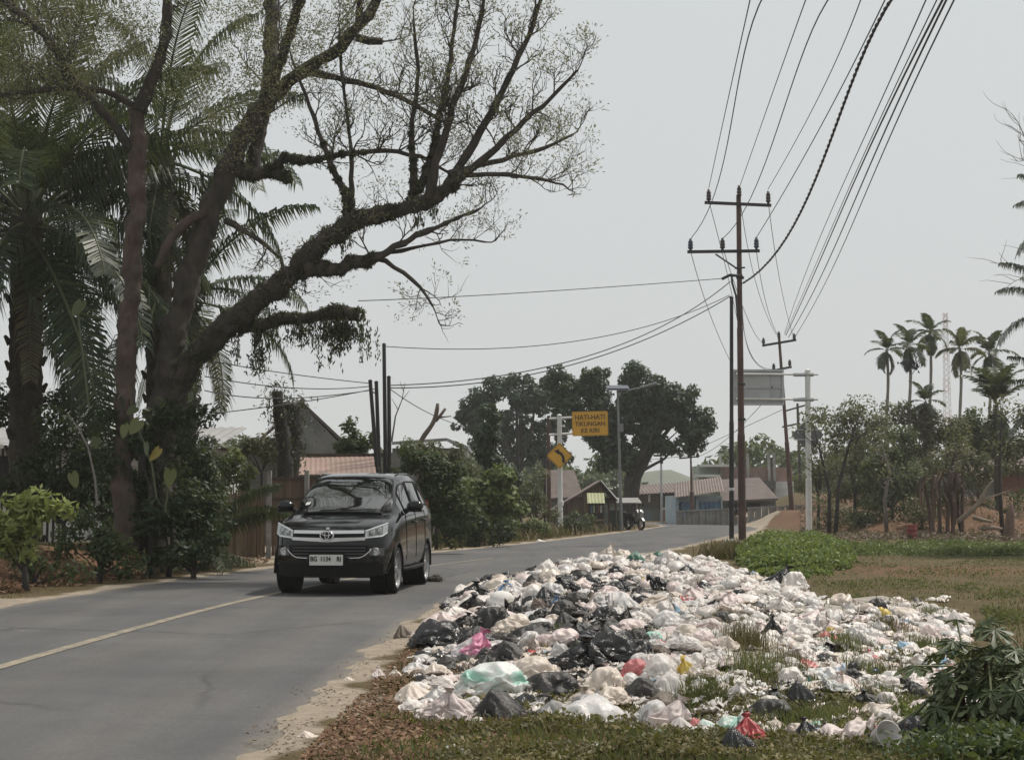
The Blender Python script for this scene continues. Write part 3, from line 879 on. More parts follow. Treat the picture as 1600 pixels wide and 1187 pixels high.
# ---- second and third utility poles
d = 92.0
b, t_ = pole_pts(1238, 822, 1217, 524, d)
h = thing('utility_pole', 'leaning utility pole behind the grey sign panel', 'utility pole', tuple(b))
part(MB().tube([b, b.lerp(t_, .4), b.lerp(t_, .41), t_], [.15, .135, .11, .08], 10), 'pole', M_STEELPOLE, h)
crossarm(h, 1191, 540, 1244, 531, d, .13); crossarm(h, 1203, 580, 1237, 573, d, .13)
for px, py in ((1193, 539), (1217, 529), (1241, 532), (1209, 579), (1234, 573)): insulator(h, at(px, py, d - .12), .42, .1, M_INS)
d = 132.0
b, t_ = pole_pts(1252, 815, 1246, 630, d)
h = thing('utility_pole', 'most distant pole with two small crossarms, beyond the white signpost', 'utility pole', tuple(b))
part(MB().tube([b, t_], [.14, .1], 8), 'pole', M_DARKPOLE, h)
crossarm(h, 1227, 642, 1258, 633, d, .14); crossarm(h, 1222, 667, 1250, 661, d, .14)
# small poles near the blue shop
d = 101.0
b, t_ = pole_pts(1082, 824, 1079, 700, d)
h = thing('utility_pole', 'short pole with one crossarm in front of the blue shop', 'utility pole', tuple(b))
part(MB().tube([b, b.lerp(t_, .45), b.lerp(t_, .46), t_], [.13, .125, .08, .05], 8), 'pole', M_STEELPOLE, h)
crossarm(h, 1061, 716, 1092, 713, d, .09)
for px in (1063, 1077, 1090): insulator(h, at(px, 715, d - .12), .3, .12, M_INS)
d = 104.0
b, t_ = pole_pts(1034, 824, 1033, 712, d)
h = thing('street_lamp', 'slim street lamp with a small box head near the workshop', 'street lamp', tuple(b))
part(MB().tube([b, t_], [.08, .06], 8), 'pole', M_GALV, h)
part(MB().tube([t_, t_ + Vector((-.35, 0, .06))], .035, 6), 'arm', M_GALV, h)
part(MB().box(t_ + Vector((-.25, 0, .02)), (.5, .22, .12)), 'lamp_head', M_DARKPOLE, h)
part(MB().box(t_ + Vector((.02, 0, -.3)), (.2, .18, .4)), 'battery_box', M_DARKPOLE, h)

# ---- four thin steel poles behind the car
for (px0, py0, px1, py1, dd, lb) in ((592, 770, 578.5, 596, 44, 'steel pole leaning left, leftmost of the four behind the car'),
        (594, 770, 588, 598, 44.4, 'steel pole with a small hook, second of the four behind the car'),
        (603, 770, 600, 539, 45, 'tallest of the four thin steel poles behind the car'),
        (609, 770, 607.5, 590, 44.2, 'straight steel pole carrying wires, rightmost of the four behind the car')):
    b, t_ = pole_pts(px0, py0, px1, py1, dd)
    # carry the line of the pole down to the ground
    a = at(px0, py0, dd); dirp = (a - t_).normalized(); b = a + dirp * ((a.z - HZ(a.x, dd) + .1) / max(.2, -dirp.z))
    h = thing('steel_pole', lb, 'pole', tuple(b), group='thin steel poles behind the car')
    part(MB().tube([b, b.lerp(t_, .5), b.lerp(t_, .505), t_], [.075, .07, .058, .052], 10), 'pole', M_DARKPOLE, h)
    part(MB().lathe([(.055, 0), (.06, .03), (.02, .06)], 10, c=t_), 'cap', M_DARKPOLE, h)
    if '588' in str(px1): part(MB().tube([t_ + Vector((0, -.05, -.3)), t_ + Vector((-.12, -.1, -.25)), t_ + Vector((-.14, -.1, -.12))], .02, 5), 'hook', M_DARKPOLE, h)

# ---- dark poles near the left signs
for (px0, py0, px1, py1, dd, lb) in ((812, 820, 807, 636, 66, 'slim dark pole rising out of the green bushes'),
        (852, 835, 851, 715, 72, 'short dark pole between the bush and the curve sign')):
    b, t_ = pole_pts(px0, py0, px1, py1, dd)
    h = thing('steel_pole', lb, 'pole', tuple(b))
    part(MB().tube([b, t_], [.075, .06], 8), 'pole', M_DARKPOLE, h)
    part(MB().tube([t_ + Vector((-.25, 0, -.1)), t_ + Vector((.25, 0, -.08))], .025, 6), 'bracket', M_DARKPOLE, h)
d = 71.0
b, t_ = pole_pts(858, 832, 857, 652, d)
h = thing('steel_pole', 'dark steel pole standing just left of the white sign post', 'pole', tuple(b))
part(MB().tube([b, b.lerp(t_, .5), b.lerp(t_, .505), t_], [.1, .095, .08, .07], 10), 'pole', M_STEELPOLE, h)
part(MB().lathe([(.075, 0), (.08, .05), (.02, .09)], 10, c=t_), 'cap', M_DARKPOLE, h)

# ---- signs: lettering
def text_mesh(txt, size, ext=.004):
    cu = bpy.data.curves.new('lettering', 'FONT'); cu.body = txt; cu.size = size; cu.align_x = 'CENTER'; cu.align_y = 'CENTER'; cu.extrude = ext
    cu.offset = size * .018
    o = bpy.data.objects.new('lettering', cu); COL.objects.link(o)
    me = bpy.data.meshes.new_from_object(o.evaluated_get(bpy.context.evaluated_depsgraph_get()))
    bpy.data.objects.remove(o); bpy.data.curves.remove(cu)
    return me
def lettering(txt, size, loc, par, m, sx=1.0, rot=(R(90), 0, 0), name='lettering'):
    me = text_mesh(txt, size); me.materials.clear(); me.materials.append(m)
    o = link(name, me, par); o.location = loc; o.rotation_euler = rot; o.scale = (sx, 1, 1)
    return o
def rounded(w, h_, r_, n=4):
    P = []
    for cx, cz, a0 in ((w / 2 - r_, h_ / 2 - r_, 0), (-w / 2 + r_, h_ / 2 - r_, 90), (-w / 2 + r_, -h_ / 2 + r_, 180), (w / 2 - r_, -h_ / 2 + r_, 270)):
        for k in range(n + 1):
            a = R(a0 + 90 * k / n); P.append((cx + r_ * math.cos(a), cz + r_ * math.sin(a)))
    return P
def plate(w, h_, r_, th, M_=None):
    return MB().prism([(x, 0, z) for x, z in rounded(w, h_, r_)], (0, th, 0))

# ---- left sign post with the yellow panel
d = 70.0
b, t_ = pole_pts(876, 834, 874, 650, d)
h = thing('warning_sign_post', 'white post with yellow panel reading HATI-HATI TIKUNGAN KE KIRI', 'road sign', tuple(b))
part(MB().tube([b, t_], [.11, .10], 14), 'post', M_WHITEPOST, h)
part(MB().lathe([(.115, 0), (.12, .04), (.03, .1)], 14, c=t_), 'cap', M_WHITEPOST, h)
part(MB().lathe([(.122, -.1), (.13, -.09), (.13, .09), (.122, .1)], 14, c=at(876, 786, d)), 'collar', M_WHITEPOST, h)
for py in (653, 678): part(MB().tube([at(858, py + 1, d), at(894, py - 1, d), at(946, py - 2, d)], .05, 8), 'arm', M_WHITEPOST, h)
c0 = at(922, 661.5, d - .12)
w_, hh_ = 56 / S(d), 38 / S(d)
pn = local(h, plate(w_, hh_, .06, .03).build('sign_panel', M_YELLOW, h)); pn.matrix_parent_inverse = Matrix(); pn.location = c0 - b
pn.rotation_euler = (0, -R(1.2), R(-3))
bd = MB()
for s1, s2 in ((-1, 0), (1, 0), (0, -1), (0, 1)):
    bd.box((s1 * (w_ / 2 - .035), -.004, s2 * (hh_ / 2 - .035)), (.014 if s1 else w_ - .07, .006, .014 if s2 else hh_ - .07))
link('border', bd.mesh('border', mat('sign_border', (.36, .20, .03), .6, .1, 1)), pn)
LT = mat('faded_print', (.11, .055, .012), .7, .3, 3)
lettering('HATI-HATI', .30, (0, -.012, .27), pn, LT, .92)
lettering('TIKUNGAN', .27, (0, -.012, -.02), pn, LT, .95)
lettering('KE KIRI', .27, (0, -.012, -.31), pn, LT, .95)

# ---- diamond curve sign
d = 69.5
h = thing('curve_warning_sign', 'yellow diamond sign with black left curve arrow', 'road sign', tuple(at(874, 712, d)))
sd = 29.5 / S(d) 
dp_ = local(h, plate(sd, sd, .07, .02).build('sign_panel', M_YELLOW, h)); dp_.matrix_parent_inverse = Matrix(); dp_.location = (0, -.2, 0); dp_.rotation_euler = (0, R(45), 0)
ds = MB()
for s1, s2 in ((-1, 0), (1, 0), (0, -1), (0, 1)):
    ds.box((s1 * (sd / 2 - .035), -.004, s2 * (sd / 2 - .035)), (.018 if s1 else sd - .08, .006, .018 if s2 else sd - .08))
link('border', ds.mesh('border', M_BLACKPRINT), dp_)
ar = MB()
cur = [(.17, -.30), (.17, -.12), (.13, .02), (.03, .12), (-.06, .17)]
for i in range(len(cur) - 1):
    (x0, z0), (x1, z1) = cur[i], cur[i + 1]
    v = Vector((x1 - x0, 0, z1 - z0)); pn_ = Vector((v.z, 0, -v.x)).normalized() * .058
    ar.add([Vector((x0, 0, z0)) - pn_, Vector((x0, 0, z0)) + pn_, Vector((x1, 0, z1)) + pn_, Vector((x1, 0, z1)) - pn_], [(0, 1, 2, 3)])
ar.add([(-.04, 0, .05), (-.02, 0, .30), (-.23, 0, .21)], [(0, 1, 2)])
ao = link('curve_arrow', ar.mesh('curve_arrow', M_BLACKPRINT), h); ao.location = (0, -.212, 0)
so = ao.modifiers.new('t', 'SOLIDIFY'); so.thickness = .006
part(MB().boxmm((-.13 + h.location.x, d - .18, h.location.z - .04), (.13 + h.location.x, d + .4, h.location.z + .04)), 'bracket', M_GALV, h)

# ---- right sign post seen from behind
d = 66.0
b, t_ = pole_pts(1264, 838, 1262, 580, d)
h = thing('sign_post', 'tall white post carrying a big grey sign panel seen from behind', 'road sign', tuple(b))
part(MB().tube([b, b.lerp(t_, .36), b.lerp(t_, .365), t_], [.125, .125, .115, .112], 14), 'post', M_WHITEPOST, h)
part(MB().lathe([(.115, 0), (.12, .05), (.04, .1)], 14, c=t_), 'cap', M_WHITEPOST, h)
for py in (585, 624):
    part(MB().tube([at(1150, py - 1, d - .05), at(1278, py, d - .05)], .045, 8), 'arm', M_WHITEPOST, h)
    part(MB().tube([at(1240, py, d - .05), at(1271, py, d - .05)], .085, 8), 'clamp', M_GALV, h)
xa, xb = pX(1145.5, d), pX(1226, d); za, zb2 = pZ(633, d), pZ(577, d)
part(MB().boxmm((xa, d + .05, za), (xb, d + .09, zb2)), 'sign_panel', M_GREYBACK, h)
for (lo, hi) in (((xa, d - .02, za), (xb, d + .046, za + .09)), ((xa, d - .02, zb2 - .09), (xb, d + .046, zb2)), ((xa, d - .025, za + .09), (xa + .08, d + .046, zb2 - .09)), ((xb - .08, d - .025, za + .09), (xb, d + .046, zb2 - .09)),
                 ((xa + .08, d + .0, (za + zb2) / 2 - .04), (xb - .08, d + .046, (za + zb2) / 2 + .04)), ((xa + .5, d + .0, za + .09), (xa + .56, d + .046, (za + zb2) / 2 - .04)), ((xb - .52, d + .0, za + .09), (xb - .46, d + .046, zb2 - .09))):
    part(MB().boxmm(lo, hi), 'frame_bar', M_GALV, h)
h = thing('diamond_sign', 'dark grey diamond sign seen from behind on the right white post', 'road sign', tuple(at(1262, 679, d + .2)))
sd = 36 / S(d)
dp_ = link('sign_panel', plate(sd, sd, .08, .03).mesh('sign_panel', mat('dark_sign_back', (.13, .14, .145), .6, .15, 1.2)), h); dp_.rotation_euler = (0, R(45), 0)
bar = MB().boxmm((-.62, -.06, .18), (.62, -.005, .24)).boxmm((-.62, -.06, -.24), (.62, -.005, -.18)); 
for z in (.2, -.2):
    o = link('bracket', MB().boxmm((-.45, -.06, z - .03), (.45, -.005, z + .03)).mesh('bracket', M_GALV), h)

# ---- solar street lamp
d = 78.0
M_LAMPGREY = mat('weathered_lamp_grey', (.17, .18, .185), .6, .15, 1.0)
b, t_ = pole_pts(971, 826, 965, 606, d)
h = thing('solar_street_lamp', 'tall grey solar street lamp in front of the big dark tree', 'street lamp', tuple(b))
part(MB().tube([b, b.lerp(t_, .5), t_], [.085, .065, .05], 12), 'pole', M_LAMPGREY, h)
pm = Matrix.Rotation(R(14), 3, 'X')
part(MB().box(at(965, 605, d), (1.05, .9, .05), M=pm), 'solar_panel', mat('solar_panel', (.02, .025, .045), .25, .1, 2), h)
part(MB().box(at(965, 606.5, d) , (1.12, .97, .03), M=pm), 'panel_frame', M_LAMPGREY, h)
part(MB().tube([at(966, 618, d), at(985, 609, d), at(1014, 602, d)], .035, 8), 'lamp_arm', M_LAMPGREY, h)
part(MB().tube([at(1006, 604, d), at(1026, 598.5, d)], [.05, .09], 8), 'lamp_head', M_LAMPGREY, h)
part(MB().box(at(970, 668, d), (.25, .2, .4)), 'battery_box', M_LAMPGREY, h)

# ---- lattice tower
d = 320.0
h = root('lattice_tower', 'faint red and white lattice radio mast on the skyline', 'mast', 1480, d, z=0)
mr, mw = mat('mast_red_haze_tint', (.48, .30, .28), .7, .1, .2), mat('mast_white_haze_tint', (.6, .6, .6), .7, .1, .2)  # both tones paled towards the sky: distance haze put into the colour
zt = pZ(489, d); x0 = pX(1481, d); nseg = 12
for s_ in range(nseg):
    mb = MB(); z0, z1 = zt * s_ / nseg, zt * (s_ + 1) / nseg
    w0, w1 = .85 - .5 * s_ / nseg, .85 - .5 * (s_ + 1) / nseg
    for sx, sy in ((-1, -1), (1, -1), (1, 1), (-1, 1)):
        mb.tube([(x0 + sx * w0, d + sy * w0, z0), (x0 + sx * w1, d + sy * w1, z1)], .05, 4)
    for k in range(3):
        za, zb2 = z0 + (z1 - z0) * k / 3, z0 + (z1 - z0) * (k + 1) / 3; wa, wb = w0 + (w1 - w0) * k / 3, w0 + (w1 - w0) * (k + 1) / 3
        for sy in (-1, 1):
            mb.tube([(x0 - wa, d + sy * wa, za), (x0 + wb, d + sy * wb, zb2)], .04, 3); mb.tube([(x0 + wa, d + sy * wa, za), (x0 - wb, d + sy * wb, zb2)], .04, 3)
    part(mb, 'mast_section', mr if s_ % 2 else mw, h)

# ---- wires
M_WIRE = mat('black_cable', (.012, .012, .013), .6, .2, 2)
def wire(pts, r_, label, group, name='power_wire', ext=None, braid=False):
    """smooth curve through image points (px, py, depth); ext: carry the last span on towards the camera to that depth."""
    P = [at(*q) for q in pts]
    if len(P) == 2: P = [P[0], (P[0] + P[1]) / 2 + Vector((0, 0, -.012 * (P[1] - P[0]).length)), P[1]]
    ys = np.linspace(0, 1, len(P)); T = np.linspace(0, 1, 26)
    tt = [0]
    for i in range(1, len(P)): tt.append(tt[-1] + (P[i] - P[i - 1]).length)
    tt = np.array(tt); deg = min(len(P) - 1, 3)
    A3 = np.array([tuple(q) for q in P])
    tmax = tt[-1]
    if ext is not None: tmax = tt[-1] + (P[-1].y - ext)
    T = np.linspace(0, tmax, 30)
    co = []; te = np.minimum(T, tt[-1])
    for k in range(3):
        q = np.polyfit(tt, A3[:, k], deg); v = np.polyval(q, te)
        co.append(v + np.maximum(T - tt[-1], 0) * np.polyval(np.polyder(q), tt[-1]))      # past the last point it runs on straight
    C3 = np.array(co).T
    mb = MB()
    if braid:
        fine = np.array([[np.interp(u, T, C3[:, k]) for k in range(3)] for u in np.linspace(0, tmax, 360)])
        for ph in (0, math.pi):
            mb.tube([Vector(q) + Vector((math.cos(i * .9 + ph), 0, math.sin(i * .9 + ph))) * r_ * .8 for i, q in enumerate(fine)], r_, 4)
    else:
        mb.tube([Vector(q) for q in C3], r_, 5)
    o = mb.build(name, M_WIRE)
    return tag(o, label, 'wire', group)
G1 = 'bare power lines from the tall pole over the verge'
for (a, m_, e) in (((1107.5, 294, 53), (1130, 190, 41), (1172, 0, 25)), ((1155, 294, 53), (1202, 160, 40), (1259, 0, 25.5)), ((1200, 296, 53), (1270, 170, 40), (1345, 0, 26))):
    wire((a, m_, e), .011, 'thin power line rising from the %s insulator of the upper crossarm' % {1107.5: 'left', 1155: 'middle', 1200: 'right'}[a[0]], 'lines on the upper crossarm', ext=9)
for (a, m_, m2, e) in (((1080, 372, 53), (1106, 330, 48), (1143, 190, 37), (1190, 0, 25)), ((1130, 372, 53), (1165, 325, 47), (1225, 170, 36), (1294, 0, 25.5)), ((1182, 371, 53), (1225, 300, 46), (1300, 165, 35.5), (1383, 0, 26))):
    wire((a, m_, m2, e), .013, 'power line rising from the %s insulator of the lower crossarm' % {1080: 'left', 1130: 'middle', 1182: 'right'}[a[0]], 'lines on the lower crossarm', ext=9)
wire(((1160, 441, 53), (1175, 436, 51.5), (1215, 390, 47), (1290, 240, 37), (1392, 0, 25)), .021, 'thick twisted black cable sweeping up from the tall pole', None, ext=9, braid=True)
for (e, mx, en, r_) in ((1447, (1330, 260), (1226, 520), .013), (1464, (1338, 268), (1226, 523), .012), (1473, (1342, 268), (1228, 524), .022), (1479, (1350, 280), (1232, 527), .02), (1491, (1362, 280), (1240, 530), .016)):
    wire(((en[0], en[1], 92), (mx[0] - 55, mx[1] + 118 + 8, 66), (mx[0], mx[1], 46), (e, 0, 25)), r_, {1447: 'thin cable set apart on the left of the bundle right of the tall pole', 1464: 'thinnest inner cable of the bundle right of the tall pole', 1473: 'thickest cable of the bundle right of the tall pole', 1479: 'heavy black cable just right of the thickest in the bundle', 1491: 'outermost right cable of the bundle'}[e], 'cable bundle right of the tall pole', ext=9)
for (p0, p1, p2) in (((1108, 316, 53), (1126, 385, 60), (1152, 500, 76)), ((1157, 316, 53), (1178, 430, 68), (1213, 523, 91.8)), ((1201, 320, 53), (1217, 430, 68), (1240, 527, 91.8)), ((1080, 396, 53), (1102, 470, 62), (1140, 562, 78)), ((1182, 393, 53), (1196, 470, 68), (1217, 526, 91.8)), ((1131, 392, 53), (1150, 450, 60), (1194, 536, 91.8)),
                     ((1157, 450, 53), (1168, 540, 68), (1206, 576, 91.8)), ((1160, 478, 53), (1176, 560, 68), (1236, 572, 91.8))):
    wire((p0, p1, p2), .012, 'slack line to the leaning pole from the ' + {1108: 'left insulator of the upper crossarm', 1157: 'pole top' if p0[1] < 400 else 'cable bracket', 1201: 'right insulator of the upper crossarm', 1080: 'left end of the lower crossarm', 1182: 'right end of the lower crossarm', 1131: 'middle insulator of the lower crossarm', 1160: 'pole below the cable bracket'}[p0[0]], 'lines between the two utility poles')
for (p0, p1, p2, lb) in (((1130, 435, 53), (900, 452, 49), (560, 470, 40), 'wire from the tall pole into the big tree'),
        ((1140, 461, 53), (930, 528, 49), (600, 541, 45), 'wire from the tall pole to the top of the tallest thin pole'),
        ((1141, 440, 53), (960, 542, 49), (606, 602, 44.5), 'upper of the low cables strung from the tall pole to the thin poles'),
        ((1141, 463, 53), (900, 568, 49), (607, 606, 44.5), 'lower of the low cables strung from the tall pole to the thin poles')):
    wire((p0, p1, p2), .016 if 'cables' in lb else .012, lb, 'lines crossing the road')
for (p0, p1, p2, lb) in (((580, 599, 44.1), (460, 585, 41), (320, 562, 37), 'topmost wire from the thin poles towards the big tree'),
        ((581, 603, 44.2), (480, 607, 41), (320, 588, 37), 'second wire from the thin poles towards the big tree'),
        ((582, 609, 44.2), (450, 622, 41), (320, 610, 37), 'wire passing just above the cut trunk'),
        ((588, 607, 44.4), (470, 628, 41), (310, 648, 37), 'lowest wire from the thin poles, behind the cut trunk'),
        ((606, 605, 44.3), (660, 640, 52), (712, 662, 61), 'wire dropping right from the thin poles to the grey house')):
    wire((p0, p1, p2), .013, lb, 'lines left of the thin poles')
for (p0, p1, p2, lb) in (((1077, 712, 101), (1034, 716, 103), (985, 735, 88), 'wire from the shop pole to the big dark tree'),
        ((1090, 713, 101), (1130, 690, 97), (1217, 600, 92), 'wire from the shop pole up to the leaning pole'),
        ((1063, 713, 101), (1140, 678, 97), (1222, 640, 92), 'lower wire from the shop pole to the leaning pole')):
    wire((p0, p1, p2), .016, lb, 'wires near the blue shop')
# ================================================================== TREES AND PLANTS
M_BARK = mat('rain_tree_bark', (.055, .045, .037), .95, .45, 5, bmp=1.0, bscale=16, dirt=(.028, .03, .018), stretch=(1, 1, .45))
M_BARKRED = mat('reddish_bark', (.088, .062, .050), .95, .4, 5, bmp=1.0, bscale=18, dirt=(.05, .045, .035), stretch=(1, 1, .45))
M_TWIG = mat('twig_bark', (.06, .05, .042), .95, .3, 3)
M_BARKDARK = mat('dark_bark', (.04, .034, .03), .95, .35, 4, bmp=.5)
M_BARKGREY = mat('grey_bark', (.17, .15, .13), .95, .3, 4, bmp=.5)
M_TUFT = leafmat('feathery_leaf', (.11, .108, .06), (.18, .17, .10), (.26, .235, .15), .35)
M_MOSS = leafmat('fern_and_moss', (.018, .02, .010), (.045, .055, .022), (.08, .085, .03), .15)
M_PALM = leafmat('oil_palm_leaflet', (.012, .024, .013), (.03, .05, .022), (.075, .095, .04), .18, .42)
M_PALMDRY = leafmat('dry_palm_leaflet', (.08, .065, .04), (.15, .13, .07), (.10, .11, .05), .2)
M_RACHIS = mat('frond_stalk', (.075, .085, .035), .6, .3, 2)
M_PALMTRUNK = mat('palm_trunk_boots', (.06, .048, .036), .95, .45, 6, bmp=.8)
M_ARECATRUNK = mat('areca_trunk', (.20, .19, .165), .9, .25, 3, bmp=.3)
M_SHRUB = leafmat('shrub_leaf', (.025, .042, .015), (.055, .085, .028), (.11, .13, .045), .25)
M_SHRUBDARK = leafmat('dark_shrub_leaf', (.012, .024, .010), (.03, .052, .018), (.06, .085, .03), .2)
M_SHRUBLIGHT = leafmat('light_shrub_leaf', (.06, .085, .02), (.12, .16, .045), (.20, .22, .08), .3)
M_OLIVE = leafmat('olive_leaf', (.05, .055, .025), (.10, .105, .05), (.16, .15, .075), .25)
M_BIGTREE = leafmat('glossy_dark_leaf', (.022, .04, .022), (.046, .072, .035), (.09, .12, .06), .15, .55)
M_BIGTREE2 = leafmat('bluish_leaf', (.03, .05, .035), (.05, .08, .05), (.08, .11, .07), .15)
M_DRYLEAF = leafmat('dry_brown_leaf', (.07, .042, .028), (.14, .095, .065), (.23, .18, .13), .15)

def leaves_obj(name, V, F, m, parent=None, n=4, lump=None):
    k = len(V) // n
    v = rng.random(k) if lump is None else np.clip(.55 * rng.random(k) + .45 * lump, 0, 1)
    o = link(name, mesh_np(name, V, F, m, var=np.repeat(v, n)), parent)
    o['kind'] = 'stuff' if parent is not None else o.get('kind', 'thing')
    return o

# ------------------------------------------------------------------ the big rain tree
D0 = 30.5
def tpath(pts, dd=0.0, d1=None):
    """pixel path with radius in pixels -> 3D points, radii; depth runs dd..d1."""
    d1 = dd if d1 is None else d1
    P, Rr = [], []
    for i, (px, py, r_) in enumerate(pts):
        d = D0 + dd + (d1 - dd) * i / max(1, len(pts) - 1)
        P.append(at(px, py, d)); Rr.append(r_ / S(d))
    return P, Rr
def resample(P, Rr, step):
    P = [np.array(p) for p in P]
    L = [0]
    for a, b in zip(P[:-1], P[1:]): L.append(L[-1] + np.linalg.norm(b - a))
    n = max(3, int(L[-1] / step) + 1); T = np.linspace(0, L[-1], n); A3 = np.array(P)
    Q = np.stack([np.interp(T, L, A3[:, k]) for k in range(3)], 1)
    for _ in range(2):
        Q[1:-1] = (Q[:-2] + 2 * Q[1:-1] + Q[2:]) / 4
    return [Vector(q) for q in Q], list(np.interp(T, L, Rr))
base = at(238, 784, D0); base.z = HZ(base.x, D0)
rain = thing('rain_tree', 'huge sparse leaning tree with several trunks over the road', 'tree', tuple(base))
LIMBS = {  # name: (points, depth offsets)
 'trunk A': ([(196, 860, 24), (193, 700, 18), (196, 560, 17.5), (207, 430, 17), (213, 300, 16.5), (217, 170, 14)], -.6, -.6),
 'trunk B': ([(236, 860, 30), (246, 720, 25), (264, 560, 21.5), (295, 430, 19.5), (330, 330, 18), (365, 240, 16), (400, 180, 14.5), (425, 150, 13)], 0, 0),
 'trunk C': ([(252, 860, 25), (256, 700, 24), (278, 592, 22.5), (320, 540, 22), (365, 500, 21), (420, 455, 20), (470, 415, 18), (520, 365, 17), (570, 340, 16), (620, 330, 13.5), (680, 312, 11), (708, 290, 9.5)], .3, -1.5),
 'A1': ([(216, 175, 13), (240, 115, 10), (262, 60, 8.5), (258, 0, 8), (256, -110, 7), (275, -220, 5)], -.6, -1.5),
 'A2': ([(207, 235, 8), (170, 180, 8), (120, 140, 7.5), (85, 70, 7), (20, 10, 6), (-60, -40, 4)], -.6, -2),
 'A3': ([(214, 170, 7), (175, 140, 6), (120, 138, 5), (50, 142, 4.5), (-40, 155, 3)], -.6, -1.6),
 'B1': ([(388, 275, 13), (405, 220, 12), (415, 160, 12), (422, 80, 11.5), (426, 0, 11), (432, -110, 9), (415, -240, 6)], .2, .8),
 'B2': ([(420, 155, 13), (455, 122, 12), (500, 96, 11), (545, 62, 10), (575, 22, 9), (600, -20, 8), (660, -110, 6)], 0, -1.5),
 'B3': ([(480, 112, 7), (530, 122, 5.5), (590, 138, 5), (640, 160, 4.5), (690, 190, 3)], 0, -1.2),
 'B4': ([(556, 60, 7), (590, 68, 7), (596, 66, 6)], -.4, -.5),
 'B5': ([(560, 45, 6), (562, 0, 5), (575, -80, 4)], -.4, -1.2),
 'stub1': ([(360, 268, 13), (405, 268, 12), (440, 275, 11), (445, 276, 10)], .1, -.3),
 'hook': ([(420, 268, 7), (440, 245, 8), (466, 243, 9), (480, 258, 7), (510, 245, 5), (560, 236, 4.5), (620, 234, 4), (665, 245, 3.2), (700, 270, 2.5)], -.2, -1.2),
 'C1': ([(668, 312, 9), (685, 240, 7), (715, 150, 5.5), (745, 65, 4.5), (758, -10, 3.5), (775, -90, 2)], -1.4, -2),
 'C2': ([(690, 304, 9), (735, 235, 7.5), (785, 145, 6), (825, 60, 4.5), (850, -15, 3)], -1.4, -1.6),
 'C3': ([(704, 294, 8), (765, 240, 6), (830, 180, 4.5), (885, 130, 3), (903, 110, 2)], -1.5, -2.4),
 'C4': ([(700, 272, 6), (775, 252, 4.5), (845, 235, 3.5), (895, 210, 2)], -1.5, -.6),
 'C5': ([(712, 275, 5), (790, 270, 4), (850, 282, 2.8), (880, 288, 1.8)], -1.5, -2.8),
 'C6': ([(655, 292, 9), (668, 270, 7), (685, 190, 5.5), (702, 110, 4), (712, 25, 3), (722, -40, 2)], -1.3, -.4),
 'C7': ([(548, 335, 11), (538, 305, 8), (520, 260, 5), (500, 215, 4), (478, 150, 3), (455, 90, 2)], -.9, -1.8),
 'C8': ([(545, 330, 6), (552, 270, 4), (545, 200, 3), (533, 110, 2.5), (530, 40, 1.6)], -.9, -.2),
 'C9': ([(640, 316, 8), (652, 285, 7), (640, 220, 4.5), (655, 120, 3.5), (645, 30, 2.5)], -1.1, -2.4),
 'D': ([(480, 422, 13), (530, 420, 12), (576, 408, 10), (600, 395, 6), (650, 368, 4.5), (705, 345, 3.2), (752, 325, 2)], -.8, -1.8),
 'D2': ([(585, 402, 5), (625, 418, 4), (660, 450, 3), (676, 478, 2)], -1, -1.6),
 'D3': ([(610, 395, 4), (660, 385, 3), (715, 372, 2.2), (758, 378, 1.5)], -1.1, -1.9),
 'stub2': ([(372, 512, 12), (440, 500, 11), (500, 490, 11), (545, 487, 12), (558, 490, 11)], -.2, -.5),
 'light limb': ([(322, 330, 8), (300, 340, 8), (278, 356, 8), (255, 385, 7), (245, 420, 5)], -.2, -.6),
 'low twig': ([(352, 345, 6), (380, 358, 5), (410, 378, 4), (440, 405, 2.5)], -.2, -.8),
 'over road': ([(420, 150, 10), (450, 60, 9), (480, -40, 8), (560, -150, 7), (650, -230, 5), (760, -290, 3)], 0, -7),
}
BARKTEX = bpy.data.textures.new('bark_relief', 'MUSGRAVE'); BARKTEX.noise_scale = .16
twigs = MB(); TIPS = []
def grow(p, d, L, r_, lev):
    n = 4; P = [p.copy()]; q = p.copy(); dd = d.copy()
    for k in range(n):
        dd = (dd + Vector(rng.normal(size=3)) * .22 + Vector((0, 0, .10))).normalized()
        q = q + dd * (L / n); P.append(q.copy())
    twigs.tube(P, [r_ * (1 - .7 * k / n) for k in range(n + 1)], 4 if lev < 2 else 3, cap=False)
    if lev >= 3:
        TIPS.append((P[-1], dd)); 
        if rng.random() < .6: TIPS.append((P[-2], dd))
        return
    m_ = 4 if lev == 1 else 3
    for k in range(m_):
        t_ = .3 + .7 * (k + rng.random() * .7) / m_; i = min(n - 1, int(t_ * n)); pp = P[i].lerp(P[i + 1], min(1, t_ * n - i))
        side = Vector(rng.normal(size=3)); side = (side - dd * side.dot(dd)).normalized()
        grow(pp, (dd * .75 + side * .7 + Vector((0, 0, .12))).normalized(), L * (.62 + .2 * rng.random()), r_ * .6, lev + 1)
bark_pts = []
